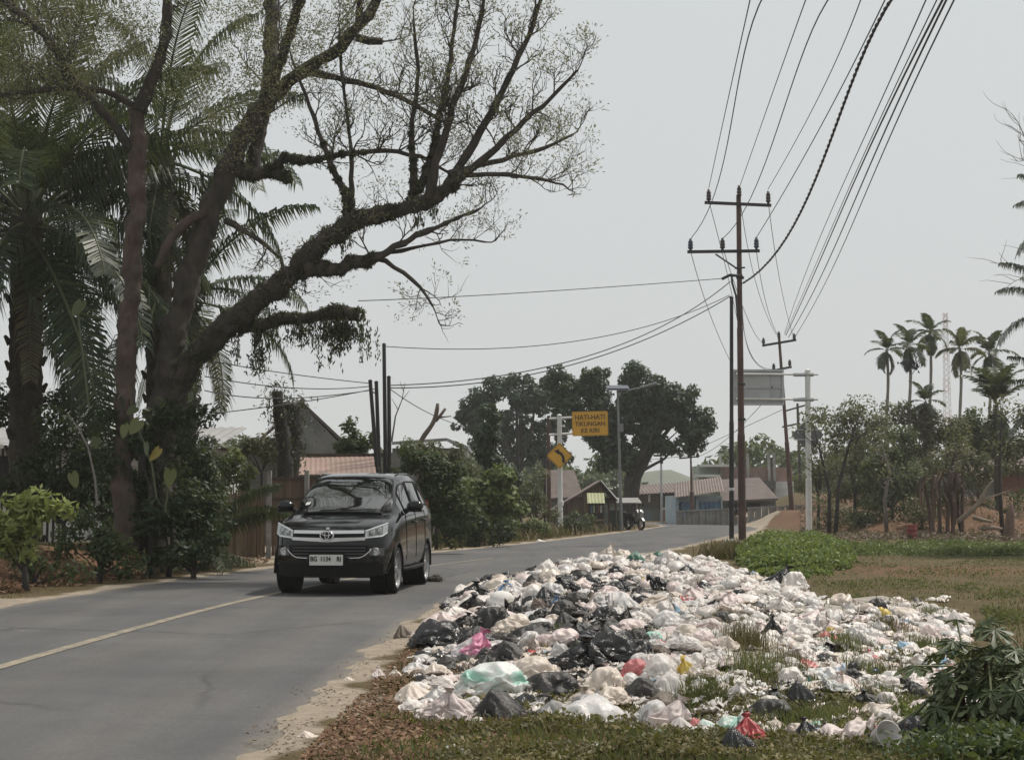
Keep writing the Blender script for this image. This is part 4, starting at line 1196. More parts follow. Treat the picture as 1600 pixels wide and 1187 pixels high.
for nm, (pts, da, db) in LIMBS.items():
    P, Rr = tpath(pts, da, db); P, Rr = resample(P, Rr, .22)
    Rr = [q_ * (.86 if nm == 'trunk C' else .82 if nm == 'trunk A' else .92) for q_ in Rr]
    for i in range(len(P)):
        P[i] = P[i] + Vector(rng.normal(size=3)) * min(.03, Rr[i] * .25)
        Rr[i] *= 1 + .07 * math.sin(i * 1.7) + .05 * rng.normal()
    big = nm.startswith('trunk')
    o = MB().tube(P, Rr, 14 if big else 8).build('trunk' if big else 'limb', M_BARKRED if nm in ('trunk A', 'light limb') else M_BARK, rain, smooth=True); local(rain, o)
    if max(Rr) > .15:
        sd_ = o.modifiers.new('s', 'SUBSURF'); sd_.subdivision_type = 'SIMPLE'; sd_.levels = sd_.render_levels = 2
        o.modifiers.new('d', 'DISPLACE').texture = BARKTEX; o.modifiers['d'].strength = .035 if big else .02; o.modifiers['d'].mid_level = .72; o.modifiers['d'].texture_coords = 'GLOBAL'
    bark_pts.append((nm, P, Rr))
    if big and nm != 'trunk C' or nm in ('stub1', 'stub2', 'light limb'): continue
    thin = max(Rr) * S(D0) < 9; SH_ = .58 if nm[0] in 'CD' or nm in ('hook', 'B3', 'trunk C') else .9
    st = 5 if not big else int(len(P) * .62)
    stepn = 2 if thin else 3
    for i in range(st, len(P) - 1, stepn):
        tdir = (P[i + 1] - P[i]).normalized()
        for rep in range(2 if thin else 1):
            side = Vector(rng.normal(size=3)); side = (side - tdir * side.dot(tdir)).normalized()
            grow(P[i], (tdir * .7 + side * .75 + Vector((0, 0, .25))).normalized(), SH_ * (.95 if thin else 1.15) * (.6 + .7 * rng.random()), min(.024, Rr[i] * .45), 1)
    grow(P[-1], (P[-1] - P[-3]).normalized(), SH_ * .8, min(.02, Rr[-1]), 1)
o = twigs.build('twigs', M_TWIG, rain); o['kind'] = 'stuff'; local(rain, o)
# feathery tufts at the twig tips (half the tips are bare)
Ct, Dt = [], []
for p, d in TIPS:
    if rng.random() < .60: continue
    n = int(rng.integers(8, 17)); off = rng.normal(size=(n, 3)) * .075
    Ct.append(np.array(p) + off + np.array(d) * .05); Dt.append(off + np.array(d) * .08 + rng.normal(size=(n, 3)) * .03)
Ct = np.concatenate(Ct); Dt = np.concatenate(Dt)
V, F = leaf_arrays(Ct, Dt, rand_unit(len(Ct)) + [0, 0, .6], .058 * (1 + .5 * rng.random(len(Ct))), .021)
# denser olive foliage over the upper left
Cl = []
for px, py, r_, n in ((60, 60, 90, 300), (150, 30, 90, 300), (120, 110, 70, 180), (20, 130, 60, 160), (200, 60, 50, 120), (330, 190, 70, 170), (400, 130, 60, 140), (470, 60, 70, 150), (380, 40, 60, 90), (300, 120, 60, 110), (560, 20, 60, 110), (350, -80, 200, 420), (100, -80, 160, 420)):
    q = rng.normal(size=(n, 2)) * r_ * .5; dd = D0 - 1 + rng.normal(size=n) * .9
    for (a, b), d in zip(q, dd): Cl.append(at(px + a, py + b, d))
Cl = np.array([tuple(c) for c in Cl]); k = 13
Cl = np.repeat(Cl, k, 0) + rng.normal(size=(len(Cl) * k, 3)) * .085
V2, F2 = leaf_arrays(Cl, rand_unit(len(Cl)), rand_unit(len(Cl)) + [0, 0, .6], .065, .023)
V = np.concatenate([V, V2]); F = np.concatenate([F, F2 + len(Ct) * 4])
local(rain, leaves_obj('foliage', V, F, M_TUFT, rain))
# ferns and moss on the big leaning trunk and its stubs
Cm, Dm = [], []
for nm, P, Rr in bark_pts:
    if nm not in ('trunk C', 'stub1', 'stub2', 'D', 'hook', 'C7', 'C9', 'C6'): continue
    for i, (p, r_) in enumerate(zip(P, Rr)):
        if nm == 'trunk C' and (i < 8): continue
        if nm in ('D', 'C7', 'C9', 'C6') and i > 6: break
        if nm == 'hook' and i > 10: break
        n = int(70 + 900 * r_ * (1.3 if nm.startswith('stub') else 1))
        dv = rand_unit(n) * [1, 1, 1]; off = dv * (r_ * (.95 + .35 * rng.random((n, 1)) ** 2))
        Cm.append(np.array(p) + off); Dm.append(dv * .6 + rng.normal(size=(n, 3)) * .5 + [0, 0, -.2])
        if nm == 'stub2' or (nm == 'trunk C' and rng.random() < .25):     # hanging roots and fern beards
            for rep in range(10 if nm == 'stub2' and i > len(P) * .55 else 3):
                hl = (.25 + .55 * rng.random()) * (1.25 if nm == 'stub2' and i > len(P) * .6 else .7); m2 = 26
                tt = rng.random(m2) ** .8; hx = rng.normal(size=2) * .12
                Cm.append(np.array(p) + np.stack([hx[0] + rng.normal(size=m2) * .035, hx[1] + rng.normal(size=m2) * .05, -r_ - tt * hl], 1)); Dm.append(np.tile([0, 0, -1.0], (m2, 1)) + rng.normal(size=(m2, 3)) * .35)
for (px, py, n) in ((405, 555, 160), (402, 572, 150), (545, 520, 420), (530, 515, 260), (470, 520, 120), (310, 560, 80)):
    pp = at(px, py, D0 - .4); Cm.append(np.array(pp) + rng.normal(size=(n, 3)) * [.09, .1, .11]); Dm.append(rng.normal(size=(n, 3)) * .6 + [0, 0, -.7])
Cm = np.concatenate(Cm); Dm = np.concatenate(Dm)
V, F = leaf_arrays(Cm, Dm, rand_unit(len(Cm)), .10 * (.5 + rng.random(len(Cm))), .03)
local(rain, leaves_obj('ferns', V, F, M_MOSS, rain))
mb = MB(); 
for px0, py0, ln in ((404, 500, 70), (398, 505, 55), (372, 520, 40), (458, 500, 40)):
    p = at(px0, py0, D0 - .4); mb.tube([p, p + Vector((.02, 0, -ln / S(D0) * .5)), p + Vector((0, 0, -ln / S(D0)))], [.012, .009, .006], 4)
part(mb, 'hanging_root', M_TWIG, rain)

# ------------------------------------------------------------------ palms
def frond_mesh(L, elev, droop, nl, ll, lw, m, seed, hang=.5, name='frond'):
    """pinnate frond from the origin out along +X; second slot is the stalk."""
    r_ = np.random.default_rng(seed)
    n = 16; pts = []; p = np.zeros(3); a = elev
    for i in range(n + 1):
        pts.append(p.copy()); p = p + np.array([math.cos(a), 0, math.sin(a)]) * (L / n); a -= droop / n * (.5 + 1.1 * i / n)
    pts = np.array(pts)
    mb = MB().tube([Vector(q) for q in pts], list(np.linspace(.05, .012, n + 1) * (L / 5)), 5)
    nR = len(mb.f)
    T = np.linspace(.14, .99, nl); Vv = list(mb.v); Ff = list(mb.f); var = [.5] * len(Vv)
    for t_ in T:
        f = t_ * n; i = min(n - 1, int(f)); q = pts[i] + (pts[i + 1] - pts[i]) * (f - i); d = pts[i + 1] - pts[i]; d /= np.linalg.norm(d)
        le = ll * (.45 + .55 * math.sin(math.pi * min(1, .12 + t_ * .9))) * (.85 + .3 * r_.random())
        for s_ in (-1, 1):
            v_ = np.array([d[0] * .75, s_ * (.85 + .2 * r_.random()), d[2] * .75 + .25 * (r_.random() - .2)]); v_ /= np.linalg.norm(v_)
            v2 = v_ * (1 - hang) + np.array([0, 0, -1]) * hang * (.8 + .5 * r_.random()) + r_.normal(size=3) * .08; v2 /= np.linalg.norm(v2)
            a0 = q; a1 = q + v_ * le * .5; a2 = a1 + v2 * le * .5
            w_ = d * lw * .5
            b = len(Vv)
            Vv += [tuple(a0 - w_ * .6), tuple(a0 + w_ * .6), tuple(a1 + w_), tuple(a1 - w_), tuple(a2)]
            Ff += [(b, b + 1, b + 2, b + 3), (b + 3, b + 2, b + 4)]
            c_ = r_.random(); var += [c_] * 5
    me = bpy.data.meshes.new(name); me.from_pydata(Vv, [], Ff); me.update()
    me.materials.append(m); me.materials.append(M_RACHIS)
    mi = np.zeros(len(me.polygons), dtype=np.int32); mi[:nR] = 1; me.polygons.foreach_set('material_index', mi)
    at_ = me.attributes.new('var', 'FLOAT', 'POINT'); at_.data.foreach_set('value', np.array(var, dtype=np.float32))
    return me
ELEV = [R(80), R(62), R(44), R(26), R(8), R(-12), R(-38)]
OILF = [[frond_mesh(4.6, e, R(60) + R(18) * (i > 2), 66, 1.12, .058, M_PALM, 100 + i * 3 + k, .74) for k in range(2)] for i, e in enumerate(ELEV)]
OILDRY = frond_mesh(3.2, R(-60), R(20), 46, .7, .05, M_PALMDRY, 177, .8)
def oil_palm(label, px, py, d, nf, sc=1.0, skip=(), group=None, trunk_px=None, dry=5):
    crown_ = at(px, py, d); b = Vector((pX(trunk_px if trunk_px is not None else px, d), d, 0)); b.z = HZ(b.x, d)
    h = thing('oil_palm', label, 'palm tree', tuple(b), 0, group)
    mb = MB(); H = crown_.z - b.z; n = 26
    P = [b.lerp(crown_, i / n) for i in range(n + 1)]
    mb.tube(P, [.30 * sc * (1 + .12 * (i % 2)) for i in range(n + 1)], 14)
    tr = part(mb, 'trunk', M_PALMTRUNK, h)
    bt = MB()
    for i in range(int(H / .11)):
        z = i * .11; a = i * 2.4; c_ = b.lerp(crown_, z / H) + Vector((math.cos(a), math.sin(a), 0)) * .30 * sc
        bt.tube([c_, c_ + Vector((math.cos(a) * .12, math.sin(a) * .12, .17))], [.085, .035], 5)
    bt = part(bt, 'frond_bases', M_PALMTRUNK, h); bt['kind'] = 'stuff'
    for i in range(nf):
        a = i * 2.39996 + .4; k = min(6, int(7 * ((i + .5) / nf) ** .8))
        o = link('frond', OILF[k][i % 2], h); o.location = crown_ - b + Vector((math.cos(a), math.sin(a), 0)) * .15 * sc + Vector((0, 0, .2 - .6 * i / nf))
        o.rotation_euler = (rng.normal() * .12, rng.normal() * .08, a); s_ = sc * (.85 + .3 * rng.random()); o.scale = (s_, s_, s_)
    for i in range(dry):
        a = i * 2.1 + .9; o = link('dry_frond', OILDRY, h); o.location = crown_ - b + Vector((math.cos(a) * .25, math.sin(a) * .25, -.5)); o.rotation_euler = (0, 0, a); o.scale = (sc, sc, sc)
    return h
oil_palm('largest oil palm, its crown at the far left of the big tree', 42, 335, 33.5, 40, 1.06)
oil_palm('oil palm behind the upright trunk of the big tree', 250, 235, 36.5, 18, .9)
oil_palm('lower oil palm between the trunks of the big tree', 292, 455, 39, 18, .80, dry=3)
oil_palm('oil palm mostly outside the frame at the left edge', -95, 190, 36, 36, 1.0)
# young palm at the foot of the big tree
c_ = Vector((pX(300, 33), 33, 0)); c_.z = HZ(c_.x, 33)
h = thing('young_oil_palm', 'young trunkless oil palm in the thicket by the paling fence', 'palm tree', tuple(c_))
for i in range(15):
    a = i * 2.4; k = 1 + i % 4
    o = link('frond', OILF[k][i % 2], h); o.rotation_euler = (rng.normal() * .1, 0, a); s_ = .5 + .12 * rng.random(); o.scale = (s_, s_, s_); o.location = (0, 0, .25)

# areca palms
ARF = [frond_mesh(1.9, e, R(75), 26, .62, .10, M_PALM, 300 + i, .35) for i, e in enumerate((R(84), R(58), R(20), R(-20), R(-55)))]
ARO = [frond_mesh(1.9, e, R(75), 26, .62, .10, M_OLIVE, 320 + i, .6) for i, e in enumerate((R(82), R(50), R(15), R(-25), R(-50)))]
M_FRUIT = mat('dark_fruit', (.02, .022, .045), .7, .3, 6)
def areca(label, px, py, d, sc, fr=ARF, nf=11, fruit=False, pb=None):
    t_ = at(px, py, d); b = Vector((pX(pb if pb else px, d), d, 0)); b.z = HZ(b.x, d)
    h = thing('areca_palm', label, 'palm tree', tuple(b), 0, 'slender palms on the right skyline')
    n = 14; P = [b.lerp(t_, i / n) + Vector((.05 * math.sin(i * .7), 0, 0)) for i in range(n + 1)]
    part(MB().tube(P, [.10 - .03 * i / n + .008 * (i % 2) for i in range(n + 1)], 8), 'trunk', M_ARECATRUNK, h)
    part(MB().tube([t_ - Vector((0, 0, .8)), t_ - Vector((0, 0, .4)), t_], [.07, .09, .06], 8), 'crownshaft', M_RACHIS, h)
    for i in range(nf):
        a = i * 2.39996 + px; o = link('frond', fr[min(4, int(5 * (i + .5) / nf))], h); o.location = t_ - b; o.rotation_euler = (0, 0, a); s_ = .74 * sc * (.85 + .3 * rng.random()); o.scale = (s_, s_, s_)
    if fruit:
        q = t_ + Vector((0, -.1, -1.0)); C = np.array(q) + rng.normal(size=(160, 3)) * [.26, .2, .17]
        V, F = leaf_cloud(C, .16, .8); o = leaves_obj('fruit_bunch', V, F, M_FRUIT, h); local(h, o)
areca('leftmost slender areca palm on the right skyline', 1386, 548, 86, 1.0)
areca('areca palm with a dark fruit bunch below its crown', 1421, 540, 84, 1.02, fruit=True)
areca('tallest areca palm with narrow crown, beside the radio mast', 1453, 520, 88, 1.05)
areca('areca palm with faded drooping brown green fronds', 1500, 546, 87, 1.05, ARO, 13)
areca('areca palm behind the stout green palm, far right', 1546, 552, 90, 1.15, nf=13)
areca('short areca palm rising just above the thicket', 1446, 628, 74, .8, nf=12)
d = 70
t_ = at(1556, 632, d); b = Vector((t_.x, d, HZ(t_.x, d)))
h = thing('palm_tree', 'stout green palm with upswept fronds at the right', 'palm tree', tuple(b))
part(MB().tube([b, b.lerp(t_, .5), t_], [.16, .13, .12], 10), 'trunk', M_PALMTRUNK, h)
PF = [frond_mesh(2.5, e, R(70), 34, .75, .09, M_PALM, 340 + i, .3) for i, e in enumerate((R(86), R(77), R(66), R(48), R(-58)))]
for i in range(17):
    o = link('frond', PF[min(4, int(5 * i / 15.5))], h); o.location = t_ - b; o.rotation_euler = (0, 0, i * 2.4 + .5); o.scale = (.85,) * 3
d = 47
for (px, py, lb) in ((1676, 492, 'coconut palm leaning into the frame at the right edge'), (1690, 640, 'lower coconut palm fronds at the right edge'), (1705, 352, 'upper palm frond tips at the right edge')):
    t_ = at(px, py, d); b = Vector((t_.x + .5, d, HZ(t_.x, d)))
    h = thing('coconut_palm', lb, 'palm tree', tuple(b))
    part(MB().tube([b, b.lerp(t_, .5) + Vector((.15, 0, 0)), t_], [.2, .15, .12], 10), 'trunk', M_PALMTRUNK, h)
    for i in range(14):
        o = link('frond', OILF[min(6, 1 + int(5.5 * i / 14))][i % 2], h); o.location = t_ - b; o.rotation_euler = (0, 0, i * 2.4 + 2.9); o.scale = (.58,) * 3

DENS = 3.2
# ------------------------------------------------------------------ broadleaf trees from clumps
def broad(name, label, cat, base, limbs, clumps, dens, leaf, m, trunk_r, mtrunk, group=None, aspect=.55, shell=.5, nlim=6, lumpvar=True):
    """clumps: (x,y,z,r) world; base: world foot; limbs: clump indices that get a limb."""
    h = thing(name, label, cat, tuple(base), 0, group)
    base = Vector(base)
    cs = np.array(clumps); top = Vector(cs[:, :3].mean(0)); zmin = (cs[:, 2] - cs[:, 3]).min()
    fork = base.lerp(top, .45 if len(cs) > 3 else .6); fork.z = base.z + max(.3, (zmin - base.z) * .9 + .2) if zmin > base.z + .5 else base.z + .35 * (top.z - base.z)
    part(MB().tube([base - Vector((0, 0, .1)), base.lerp(fork, .5) + Vector(rng.normal(size=3)) * trunk_r * .4, fork], [trunk_r * 1.25, trunk_r, trunk_r * .85], 10), 'trunk', mtrunk, h, smooth=True)
    ids = rng.permutation(len(cs))[:nlim]
    for i in ids:
        q = Vector(cs[i, :3]); mid = fork.lerp(q, .5) + Vector(rng.normal(size=3)) * (q - fork).length * .07 + Vector((0, 0, .05))
        part(MB().tube([fork - Vector((0, 0, .1)), mid, q], [trunk_r * .5, trunk_r * .3, trunk_r * .1], 6), 'limb', mtrunk, h)
    C, O = clump_points(clumps, dens * DENS, shell)
    V, F = leaf_cloud(C, leaf, aspect, out=O * .9, upb=.45, jit=.45)
    lv = None
    if lumpvar:
        q = C * (1.2 / max(.3, leaf * 6)); lv = .5 + .5 * np.sin(q[:, 0] + 1.3 * np.sin(q[:, 2] * 1.1)) * np.sin(q[:, 1] * .9 + q[:, 2])
    local(h, leaves_obj('crown', V, F, m, h, lump=lv))
    return h
def px_clumps(blobs, d, n_per, rs, depth=.6, seed=None):
    """split big picture discs (px, py, r px) at depth d into many small clumps."""
    out_ = []
    for px, py, rp in blobs:
        c_ = at(px, py, d); R_ = rp / S(d); n = max(1, int(n_per * (R_ / rs) ** 1.7))
        for k in range(n):
            v = rand_unit(1)[0] * (R_ * (.35 + .65 * rng.random()))
            out_.append((c_.x + v[0], c_.y + v[1] * depth, c_.z + v[2], rs * (.65 + .7 * rng.random())))
    return out_
# the two big trees over the far bend
d = 90
bl = [(878, 600, 26), (905, 596, 28), (935, 605, 26), (925, 640, 36), (890, 640, 30), (960, 650, 38), (985, 615, 26), (992, 585, 20), (985, 580, 10), (1000, 640, 40), (1020, 610, 28), (1045, 625, 30), (1040, 655, 34), (1070, 635, 26), (1085, 660, 28), (1110, 680, 18), (1075, 685, 22), (1010, 685, 30), (960, 690, 28), (985, 715, 22), (930, 680, 22), (1030, 690, 20), (940, 712, 14)]
cl = px_clumps(bl, d, 3.0, .48)
b = Vector((pX(978, d), d, 0)); b.z = 0
T1 = broad('big_shade_tree', 'large dark round-crowned tree overhanging the far bend', 'tree', b, None, cl, 150, .27, M_BIGTREE, .24, M_BARKDARK, nlim=8, group=None)
part(MB().tube([b + Vector((.1, 0, 0)), at(996, 745, d), at(1020, 700, d), at(1050, 665, d)], [.3, .24, .17, .08], 8), 'limb', M_BARKDARK, T1)
d = 108
bl = [(735, 640, 24), (760, 620, 28), (775, 605, 18), (800, 610, 30), (830, 605, 26), (850, 630, 34), (815, 645, 34), (775, 655, 34), (740, 670, 26), (715, 655, 14), (770, 690, 28), (810, 685, 32), (850, 680, 30), (880, 670, 26), (868, 710, 24), (830, 715, 26)]
cl = px_clumps(bl, d, 2.1, .52)
broad('shade_tree', 'paler broad tree left of the big dark tree, behind the bushes', 'tree', (pX(806, d), d, 0), None, cl, 120, .30, M_BIGTREE2, .4, M_BARKDARK, nlim=10)
d = 60
cl = px_clumps([(772, 660, 20), (768, 690, 26), (775, 720, 28), (780, 745, 28), (760, 640, 8)], d, 1.6, .36)
broad('column_tree', 'narrow dark evergreen standing in front of the pale tree', 'tree', (pX(774, d), d, 0), None, cl, 260, .2, M_BIGTREE, .12, M_BARKDARK)

# bushes and small trees left of the road
G_ = 'roadside bushes along the left verge'
def bush(name, label, blobs, d, m, leaf, rs, dens, n_per=1.5, group=None, tr=.05, cat='bush', aspect=.5, mt=None):
    cl = px_clumps(blobs, d, n_per * (3.1 if d > 65 and name == 'thicket_tree' else 2.3), rs)
    xs = np.mean([b_[0] for b_ in blobs]); x = pX(xs, d)
    return broad(name, label, cat, (x, d, HZ(x, d)), None, cl, dens, leaf, m, tr, mt or M_BARKDARK, group, aspect)
bush('leafy_bush', 'large feathery olive bush right behind the car', [(640, 720, 26), (665, 745, 34), (690, 775, 38), (640, 780, 36), (705, 735, 24), (720, 790, 28), (680, 815, 30), (640, 830, 26), (715, 830, 22), (620, 745, 18)], 43, M_SHRUB, .12, .28, 420)
bush('flat_topped_bush', 'yellow green feathery bush between the four poles and the pale tree', [(640, 705, 18), (675, 705, 20), (705, 715, 20), (730, 725, 16), (660, 725, 18)], 47, M_OLIVE, .12, .28, 380)
bush('round_bush', 'bright round bush of broad leaves beside the slim dark pole', [(765, 770, 34), (785, 755, 26), (745, 785, 26), (790, 790, 26), (770, 810, 28), (740, 760, 14)], 52, M_SHRUBLIGHT, .24, .3, 190, aspect=.7)
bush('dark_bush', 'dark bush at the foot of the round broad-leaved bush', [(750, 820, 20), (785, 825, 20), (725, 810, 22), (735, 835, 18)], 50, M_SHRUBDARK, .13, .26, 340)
bush('clipped_bush', 'low bright green bush at the road edge below the curve sign', [(822, 826, 16), (838, 828, 14), (806, 826, 13), (850, 832, 8)], 61, M_SHRUBLIGHT, .12, .24, 360)
bush('dry_bush', 'thin olive bush between the slim pole and the curve sign', [(830, 765, 18), (835, 790, 20), (845, 745, 12), (815, 780, 14), (855, 800, 14)], 66, M_OLIVE, .13, .3, 170)
bush('weedy_bush', 'weedy bush hiding the foot of the white sign post', [(900, 822, 11), (885, 818, 12), (915, 815, 10), (900, 806, 9)], 68, M_SHRUB, .12, .26, 220)
bush('small_tree', 'small round tree in front of the grey gabled house', [(550, 680, 20), (548, 662, 10), (565, 700, 18), (530, 705, 16), (550, 715, 20), (575, 690, 10)], 48, M_SHRUB, .14, .24, 330, cat='tree')
bush('garden_bush', 'bright feathery bush behind the paling fence', [(370, 730, 24), (355, 745, 22), (385, 750, 18), (375, 765, 18), (350, 720, 14)], 42, M_SHRUBLIGHT, .12, .22, 300)
bush('garden_bush', 'grey green bush by the gabled house wall', [(400, 690, 22), (420, 705, 18), (385, 705, 16), (440, 690, 12)], 47, M_OLIVE, .12, .24, 300)
# dark thicket under the big tree
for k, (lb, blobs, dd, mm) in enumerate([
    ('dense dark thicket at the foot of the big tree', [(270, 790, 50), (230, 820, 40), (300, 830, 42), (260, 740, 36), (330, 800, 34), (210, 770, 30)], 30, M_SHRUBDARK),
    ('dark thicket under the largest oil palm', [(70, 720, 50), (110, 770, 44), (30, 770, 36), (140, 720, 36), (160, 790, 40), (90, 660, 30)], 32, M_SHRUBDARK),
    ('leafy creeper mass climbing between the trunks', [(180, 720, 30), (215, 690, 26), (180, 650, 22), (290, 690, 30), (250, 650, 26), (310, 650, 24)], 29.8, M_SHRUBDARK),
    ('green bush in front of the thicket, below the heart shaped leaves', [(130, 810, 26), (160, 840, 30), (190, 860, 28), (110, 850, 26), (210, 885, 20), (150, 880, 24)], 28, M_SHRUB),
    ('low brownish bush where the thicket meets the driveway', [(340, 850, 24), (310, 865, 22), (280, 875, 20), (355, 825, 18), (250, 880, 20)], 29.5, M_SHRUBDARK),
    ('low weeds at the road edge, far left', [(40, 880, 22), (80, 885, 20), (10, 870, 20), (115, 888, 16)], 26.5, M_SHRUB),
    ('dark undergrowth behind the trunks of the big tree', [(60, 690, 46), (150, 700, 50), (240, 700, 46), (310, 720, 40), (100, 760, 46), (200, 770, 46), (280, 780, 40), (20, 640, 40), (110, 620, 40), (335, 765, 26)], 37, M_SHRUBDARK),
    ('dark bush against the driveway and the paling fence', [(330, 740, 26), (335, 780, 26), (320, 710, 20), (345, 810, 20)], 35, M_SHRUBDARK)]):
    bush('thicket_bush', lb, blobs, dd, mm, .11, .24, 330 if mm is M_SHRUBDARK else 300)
bush('bright_shrub', 'yellow green shrub with sunlight painted into its leaves at the left edge', [(15, 800, 24), (50, 795, 22), (85, 792, 18), (20, 832, 24), (105, 798, 9), (60, 818, 20), (0, 850, 24), (40, 852, 18)], 25, leafmat('painted_sun_leaf', (.13, .16, .04), (.28, .32, .10), (.40, .42, .18), .35), .17, .2, 260, aspect=.42)  # leaf colour lightened to stand in for sun, the shrub sits in tree shade
# big heart shaped leaves of a climbing aroid
M_HEART = leafmat('yellowing_heart_leaf', (.03, .045, .015), (.13, .14, .045), (.26, .20, .05), .2, .4)
def heart_mesh(k):
    P = [(0, -.5), (.22, -.28), (.36, 0), (.36, .22), (.22, .40), (.06, .34), (0, .26), (-.06, .34), (-.22, .40), (-.36, .22), (-.36, 0), (-.22, -.28)]
    V = [(0, .05, 0)] + [(x, .10 * abs(x) ** 1.2 + .05 * z, z) for x, z in P]
    F = [(0, i + 1, (i + 1) % len(P) + 1) for i in range(len(P))]
    return mesh_np('climbing_leaf', V, F, M_HEART, var=[k] * len(V))
HM = [heart_mesh(.2), heart_mesh(.6), heart_mesh(1.0)]
h = thing('climbing_aroid', 'climbing plant with big yellowing heart shaped leaves on the trunks', 'plant', tuple(at(200, 784, 28.8)))
for px, py, s_, k, a in ((122, 480, .62, 0, .3), (212, 665, .58, 1, .5), (194, 672, .50, 1, -.2), (265, 745, .60, 1, .1), (115, 748, .55, 1, -.4), (243, 708, .52, 2, .5), (228, 700, .45, 0, -.3), (207, 640, .4, 0, .9), (150, 690, .4, 0, .2)):
    q = at(px, py, 28.3); o = link('leaf', HM[k], h); o.matrix_parent_inverse = Matrix(); o.location = q - h.location
    o.rotation_euler = (R(-12) + rng.normal() * .15, a, rng.normal() * .5); o.scale = (s_ * .55, s_ * .62, s_ * .68)
for pts in ([(140, 640), (130, 560), (122, 490)], [(245, 780), (238, 730), (225, 690), (210, 660)], [(258, 800), (262, 770), (265, 740)]):
    part(MB().tube([at(px, py, 28.5) for px, py in pts], .018, 5), 'stem', M_RACHIS, h)
h = thing('thin_sapling', 'thin bare curved sapling stem in front of the thicket', 'sapling', tuple(at(155, 784, 27.8)))
part(MB().tube([at(152, 790, 27.8), at(148, 745, 27.9), at(138, 700, 28), at(122, 668, 28.1), at(105, 645, 28.2)], [.022, .02, .016, .012, .008], 6), 'stem', M_BARKGREY, h)

# cut trunks
def stub_tree(name, label, paths, d, m, moss=0):
    b = at(paths[0][0][0], 784, d); b.z = HZ(b.x, d)
    h = thing(name, label, 'tree stump', tuple(b))
    for i, pth in enumerate(paths):
        P = [at(px, py, d) for px, py, r_ in pth]; Rr = [(.68 if name == 'dead_tree' else 1) * r_ / S(d) for *_, r_ in pth]
        if i == 0: P.insert(0, Vector((P[0].x, d, b.z - .1))); Rr.insert(0, Rr[0] * 1.1)
        P, Rr = resample(P, Rr, .18); Rr = [r_ * (1 + .1 * rng.normal()) for r_ in Rr]
        part(MB().tube(P, Rr, 10), 'trunk' if i == 0 else 'limb', m, h, smooth=True)
    if moss:
        P = [at(px, py, d) for px, py, _ in paths[0]]; C = []
        for k in range(moss):
            i = int(rng.integers(0, len(P) - 1)); q = P[i].lerp(P[i + 1], rng.random()); C.append(np.array(q) + rng.normal(size=3) * [.22, .2, .25])
        V, F = leaf_cloud(np.array(C), .12, .3, droop=.6); local(h, leaves_obj('dead_creeper', V, F, M_MOSS, h))
    return h
stub_tree('tree_stump', 'tall blackened cut trunk in front of the gabled house', [[(446, 745, 13), (444, 690, 12), (438, 655, 9), (433, 625, 8), (434, 611, 7)]], 41.5, M_BARKDARK, 900)
stub_tree('tree_stump', 'shorter forked cut trunk, right of the tall blackened one', [[(456, 745, 13), (456, 690, 14), (458, 655, 13), (460, 632, 11)], [(456, 660, 9), (448, 640, 8), (446, 628, 7)]], 42.2, M_BARKDARK, 700)
stub_tree('dead_tree', 'pale dead forked branch rising above the flat topped bush', [[(655, 690, 6), (664, 678, 6), (676, 664, 5), (682, 650, 5), (684, 630, 4)], [(681, 658, 4), (692, 645, 4), (696, 638, 3)], [(686, 652, 2), (705, 650, 1.5)]], 50, mat('dead_wood_red', (.14, .105, .088), .9, .25, 4))
h = thing('bare_sapling', 'spindly leafless sapling right of the four thin poles', 'sapling', tuple(at(625, 784, 46)))
for pts in ([(612, 690), (618, 650), (628, 625), (633, 598)], [(628, 625), (640, 610)], [(622, 640), (612, 622)], [(631, 612), (625, 596)]):
    part(MB().tube([at(px, py, 46) for px, py in pts], [.03, .022, .014, .008][:len(pts)] if len(pts) > 2 else [.014, .006], 5), 'branch', M_BARKGREY, h)

